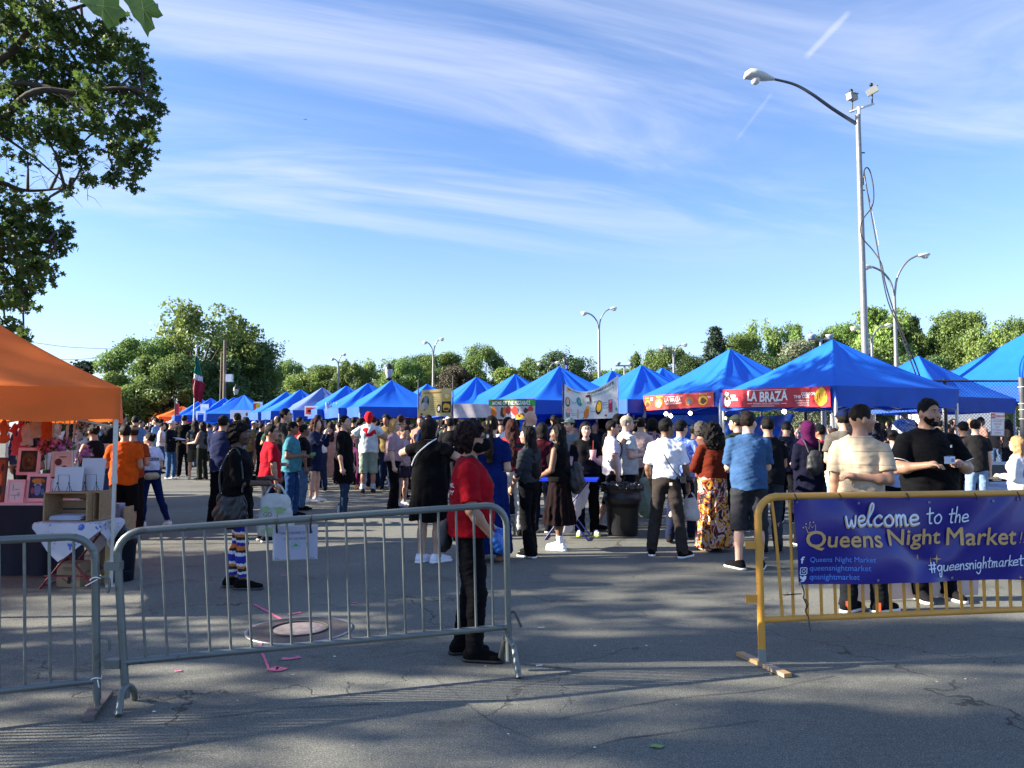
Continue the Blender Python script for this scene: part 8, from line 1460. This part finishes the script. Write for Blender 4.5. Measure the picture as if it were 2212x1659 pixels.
person(1232, 1120, 905, 170, 'person in a grey green cap behind the woman with the drink', 'tee', '6a7880', 'pants', '1a1c20', 'cap:8a9488+short', '1c1412', 'fair', 1.0, False, ('mouth', 'down'), -40)
person(1208, 1112, 906, -60, 'person in a pale blue flowered shirt left of the grey green cap', 'shirt', '', 'pants', '20242c', 'curl', '140d0b', 'tan', 1.0, False, ('front', 'bend'), 0, tmat=P_PALEF)
person(1336, 1128, 896, -8, 'man in a dark tee and black cap right behind the rubbish bin', 'tee', '15141a', 'shorts', '22241c', 'cap:0e0e12+short', '0c0908', 'tan', 1.12, False, ('down', 'down'), 0)
s41 = person(1322, 1144, 910, -80, 'slim young man in a white tee and black shorts with his hand at his chin', 'tee', 'c4c0cc', 'longshorts', '101118', 'short', '0b0909', 'fair', .96, False, ('down', 'mouth'), -8, feet=((.10, -.25, -6), (-.10, .15, 4)), shoe=('14141a', None), extras=('glasses',))
mb = MB(); mb.tube(catmull([(.10, -.02, 1.44), (.12, .11, 1.36), (.12, .13, 1.2), (.14, .04, 1.1), (.12, -.10, 1.08)], 5), .012, 5); mb.build('strap', NYL, s41['t'])
person(1354, 1138, 900, -76, 'older man in a khaki cap and loose cream shirt beside the bin', 'tee', 'b4b8b8', 'pants', '10141c', 'cap:a89c84+short', '8a8480', 'pale', 1.16, False, ('bend', 'front'), -6, tscale=1.8, hem=.80)
person(1386, 1118, 903, -20, 'woman with a pale green shopping bag behind the white shirt man', 'tee', 'c4a8a0', 'pants', '5a5048', 'bun', '1c1210', 'fair', 1.0, True, ('down', 'down'), 0)
plastic_bag(tuple(G(1402, 1143) + Vector((0, 0, .95))), .36, .80, 'long pale green plastic bag hanging left of the white shirt man', GBAG, 0, 9, .12)
person(1412, 1110, 906, -30, 'man in a dark flowered shirt with sunglasses on his head', 'shirt', '', 'pants', '16181e', 'curl', '0f0b0a', 'tan', 1.05, False, ('front', 'bend'), 0, tmat=P_DKF)
person(1473, 1168, 909, -20, 'man in a pale blue patterned shirt and dark cap striding away', 'shirt', '', 'jeans', '141c34', 'cap:14161c+short', '0e0b0a', 'fair', 1.1, False, ('bend', 'bend'), -30, tmat=P_BLUEF, feet=((.10, .28, -8), (-.12, -.28, 12)), shoe=('1a1c22', None))
person(1502, 1126, 918, -20, 'person in a grey green flat cap behind the man in the patterned shirt', 'tee', '282c34', 'pants', '16181e', 'cap:6a7068+short', '3a342e', 'fair', 1.0, False, ('down', 'down'), 0)
person(1518, 1150, 913, -40, 'grey curly haired woman half behind the big dark curls', 'tee', '6a4a40', 'pants', '16181e', 'curl', '4c4844', 'tan', 1.05, True, ('down', 'bend'), 0)
person(1597, 1150, 898, 30, 'man in a dark green tee and cap just behind the denim shirt', 'tee', '1e2c26', 'pants', '16181e', 'cap:2c3430+short', '1c1612', 'fair', 1.12, False, ('bend', 'bend'), 30)
person(1664, 1193, 902, -8, 'man in a black tee and faded dark jeans right of the denim shirt', 'tee', '101218', 'jeans', '303640', 'short', '0a0808', 'tan', 1.08, False, ('front', 'front'), -4, shoe=('181a1e', None), tscale=1.4)
# right group, behind the welcome banner
s47 = person(1751, 1180, 912, 6, 'woman in a plum headscarf and long navy coat with a small black backpack', 'coat', '0e1024', 'pants', '0e1018', 'hijab:45123c', '', 'tan', 1.15, True, ('bend', 'bend'), -6, hem=.45)
bp_ = blob_thing('backpack', 'small round black backpack on the woman in the plum headscarf', 'backpack', tuple(s47['W']((0, -.20, 1.16))), s47['t'].rotation_euler.z, (.17, .14, .2), lambda F_: (F_.cone((0, 0, .05), (0, 0, -.06), .10, .11, .03, f=.6), F_.noise(.003, 30, 2)), NYL)
for q in (-1, 1): mb = MB(); mb.tube(catmull([(q * .07, .02, .12), (q * .10, .08, .26), (q * .10, .16, .29)], 4), .011, 5); mb.build('strap', NYL, bp_)
person(1829, 1186, 888, -4, 'man in a grey tee and navy cap seen from behind at the tent leg', 'tee', '5a5650', 'pants', '16181e', 'cap:101a3c+short', '14100e', 'fair', 1.05, False, ('bend', 'bend'), 0)
person(1858, 1190, 913, -10, 'woman in a black headscarf right behind the sand striped tee', 'long', '101216', 'pants', '16181e', 'hijab:0e0e13', '', 'tan', 1.1, True, ('bend', 'bend'), 0)
person(1808, 1160, 928, -70, 'young woman in a white tee and pale jeans beyond the navy coat', 'tee', 'c8c8cc', 'jeans', '7c9cb8', 'long', '2c1812', 'fair', .95, True, ('bend', 'down'), 20)
person(1776, 1150, 918, 40, 'boy in a dark cap and coral shirt handing something over', 'tee', 'b83a40', 'pants', '1a1c22', 'cap:14161e+short', '0e0b0a', 'tan', .95, False, ('front', 'bend'), 20)
person(1702, 1130, 911, -30, 'man in a navy cap bending at the grill under the red banner', 'long', '14182c', 'pants', '14161c', 'cap:0e1428+short', '14100e', 'tan', 1.05, False, ('front', 'front'), 0, nod=-20)
person(1937, 1175, 930, -20, 'dark haired woman in a pale blue shirt between the two large men', 'long', '8fa4d4', 'pants', '14161c', 'bun', '14100f', 'fair', 1.0, True, ('bend', 'bend'), -30)
person(2114, 1132, 907, -18, 'young woman in a charcoal tee and pale jeans wearing headphones', 'tee', '1c1c1e', 'jeans', '7a94b4', 'bun', '0e0a0a', 'pale', .98, True, ('down', 'bend'), -20)
person(2088, 1124, 912, -30, 'man in a black cap and black tee left of the girl with headphones', 'tee', '101012', 'pants', '101114', 'cap:14141a+short', '0e0a0a', 'tan', 1.05, False, ('bend', 'bend'), 30)
person(2208, 1190, 944, 30, 'blonde girl in a white shirt cut by the right edge', 'long', 'c8ccd8', 'jeans', '1c2440', 'longer', 'a8845c', 'pale', .95, True, ('bend', 'bend'), 0)
person(1957, 1046, 880, 178, 'smiling man in a pale patterned shirt far behind the fence', 'shirt', '', 'pants', '2a2c34', 'short', '14100f', 'fair', 1.08, False, ('down', 'down'), 0, tmat=P_PALEF)
person(905, 1050, 910, -40, 'man with sunglasses eating, seen left of the yellow shirt', 'tee', '22242c', 'pants', '16181e', 'short', '14100e', 'tan', 1.1, False, ('mouth', 'mouth'), 30, extras=())
person(892, 1056, 916, -80, 'woman in a bright yellow top with a dark bun under the cake sign', 'tee', 'c89420', 'pants', '20222a', 'bun', '14100e', 'tan', 1.0, True, ('bend', 'down'), 0)
person(972, 1080, 905, -10, 'man in a black tee just left of the guard in red', 'tee', '141418', 'pants', '16181e', 'short', '15100e', 'tan', 1.05, False, ('bend', 'bend'), 0)
person(1021, 1100, 904, -20, 'woman with big black hair and a pale top behind the guard in red', 'tee', 'b8b0a8', 'pants', '20222a', 'bob', '0b0809', 'fair', 1.1, True, ('bend', 'bend'), 10)
person(689, 1062, 908, 10, 'woman in a white tank with brown hair in the middle distance', 'tank', 'c0c0c8', 'jeans', '1c2c48', 'long', '2a1a12', 'tan', 1.0, True, ('down', 'bend'), 0)
person(713, 1046, 912, 20, 'woman in a pale pink jumpsuit far behind the hooded young man', 'dress', 'b89488', None, '', 'long', '2a1a12', 'tan', 1.0, True, ('bend', 'bend'), 0, hem=.2)
# ================================================================== the crowd beyond: a dozen and a half kinds of people, each copied
FAR = [('tee', '141519', 'pants', '14161c', 'short', '0c0a09', 'tan', False, 'black tee and dark trousers'), ('tee', 'c4c4ca', 'jeans', '2a4468', 'long', '1a1210', 'fair', True, 'white tee, blue jeans and long dark hair'), ('tee', '8c1420', 'pants', '1a1c24', 'short', '0c0a09', 'brown', False, 'red tee and dark trousers'),
       ('long', '1c2848', 'pants', '14161c', 'cap:14161c+short', '0c0a09', 'tan', False, 'navy long sleeves and black cap'), ('tank', 'b8949c', 'shorts', '2c3448', 'bun', '2a1a12', 'pale', True, 'pale pink top, dark shorts and hair bun'), ('shirt', '5878a0', 'pants', '3a3832', 'short', '1c1410', 'fair', False, 'sky blue shirt and brown trousers'),
       ('dress', '15151b', None, '', 'long', '0c0909', 'tan', True, 'black dress and long black hair'), ('tee', '6a6c70', 'jeans', '1c2c48', 'short', '2c2018', 'pale', False, 'grey tee, dark jeans and brown hair'), ('tee', '7a6a40', 'jeans', '1c2c48', 'curl', '0c0908', 'brown', True, 'mustard tee and curly black hair'),
       ('tee', '2c5040', 'shorts', '8a7c60', 'cap:c4c0b8+short', '1c1410', 'tan', False, 'dark green tee, khaki shorts and pale cap'), ('long', '4a2040', 'pants', '14161c', 'longer', '14100e', 'fair', True, 'plum top and very long dark hair'), ('tee', '101014', 'jeans', '40587c', 'bob', '0c0909', 'pale', True, 'black tee, faded jeans and a dark bob'),
       ('tee', '9ab0c8', 'shorts', '20242c', 'short', '0c0a09', 'dark', False, 'pale blue tee and black shorts'), ('tee', '9a7468', 'pants', '1a1c24', 'bun', '3a2014', 'tan', True, 'salmon tee and reddish bun'), ('tee', '20242c', 'pants', '101216', 'none', '0c0a09', 'tan', False, 'charcoal tee and a bald head')]
occupied = [(o.location.x, o.location.y) for o in COL.objects if o.get('category') == 'person']
def free(x, y, r=.42): return all((x - a) ** 2 + (y - b_) ** 2 > r * r for a, b_ in occupied)
protoF = []
for i, (tp, tc, bt_, bc, hr_, hc, sk, fm, ds) in enumerate(FAR):
    p = person(0, 0, 0, random.choice((0, -70, 60, 180, -30, 30)), 'far off person in the crowd: ' + ds, tp, tc, bt_, bc, hr_, hc, sk, random.uniform(.95, 1.2), fm, (random.choice(('down', 'bend', 'hold', 'low')), random.choice(('down', 'bend', 'up', 'loose'))), random.uniform(-30, 30), group='far crowd, person in ' + ds, loc=(-50 + i, 60, 0), h=1.7, vox=.030)
    protoF.append(p['t']); 
used = [False] * len(FAR); cnt = 0; rr = random.Random(77)
def put(x, y):
    global cnt
    i = rr.randrange(len(FAR)); src = protoF[i]
    t = src if not used[i] else copy_tree(src); used[i] = True; t.location = (x, y, 0); t.rotation_euler.z = R(rr.choice((0, 0, -80, 80, 180, -40, 40, 10)) + rr.uniform(-25, 25)); s = rr.uniform(.93, 1.10) * 1.0; t.scale = (s, s, s); occupied.append((x, y)); cnt += 1
tries = 0
# bands of depth; the lane in front stays open
bands = [(11.5, 19, 9, (40, 300)), (16.5, 20, 18, (480, 1330)), (19, 25, 74, (480, 1420)), (24, 33, 70, (200, 1600)), (19.5, 28, 36, (1540, 2230)), (31, 40, 16, (200, 700))]
for y0, y1, n, (a, b_) in bands:
    k = 0; tries = 0
    while k < n and tries < n * 40 and cnt < 226:
        tries += 1; Y = rr.uniform(y0, y1); px = rr.uniform(a, b_); x = (px - 1106) / F_PX * Y
        if Y < 20.5 and px > 1440: continue
        if Y < 18.5 and (560 < px < 1300) and rr.random() < .3: continue
        if 300 < px < 480 and Y < 25: continue
        if free(x, y=Y): put(x, Y); k += 1
for i, u in enumerate(used):
    if not u: put(rr.uniform(-3, 3), rr.uniform(24, 30))
# the mass behind them, where nobody can be told apart
V_, F_, M_, mats_ = [], [], [], []; off = 0; parts_ = []
for src in protoF:
    ch = [c for c in src.children if c.type == 'MESH' and c.name.split('.')[0] not in ('shoe',)]; L2 = []
    for c in ch:
        me = c.data; v = np.zeros(len(me.vertices) * 3, np.float32); me.vertices.foreach_get('co', v); f = np.zeros(len(me.polygons) * 4, np.int32)
        if len(me.loops) != len(f): continue
        me.loops.foreach_get('vertex_index', f); m_ = me.materials[0]
        if m_ not in mats_: mats_.append(m_)
        L2.append((v.reshape(-1, 3), f.reshape(-1, 4), mats_.index(m_)))
    parts_.append(L2)
for i in range(170):
    Y = rr.uniform(31, 52); px = rr.uniform(200, 1560) if i < 130 else rr.uniform(1560, 2230); Y = Y if i < 130 else rr.uniform(27, 40); x = (px - 1106) / F_PX * Y; a = rr.random() * 6.28; s = rr.uniform(.95, 1.1); c_, s_ = math.cos(a) * s, math.sin(a) * s
    for v, f, mi in rr.choice(parts_): V_.append(np.stack([v[:, 0] * c_ - v[:, 1] * s_ + x, v[:, 0] * s_ + v[:, 1] * c_ + Y, v[:, 2] * s], 1)); F_.append(f + off); M_.append(np.full(len(f), mi, np.int32)); off += len(v)
me = np_mesh('crowd_mass', np.concatenate(V_), np.concatenate(F_)); [me.materials.append(m_) for m_ in mats_]; me.polygons.foreach_set('material_index', np.concatenate(M_)); link('crowd_mass', me, None, None, 'dense mass of people far behind the nearer crowd', 'crowd', None, 'stuff')
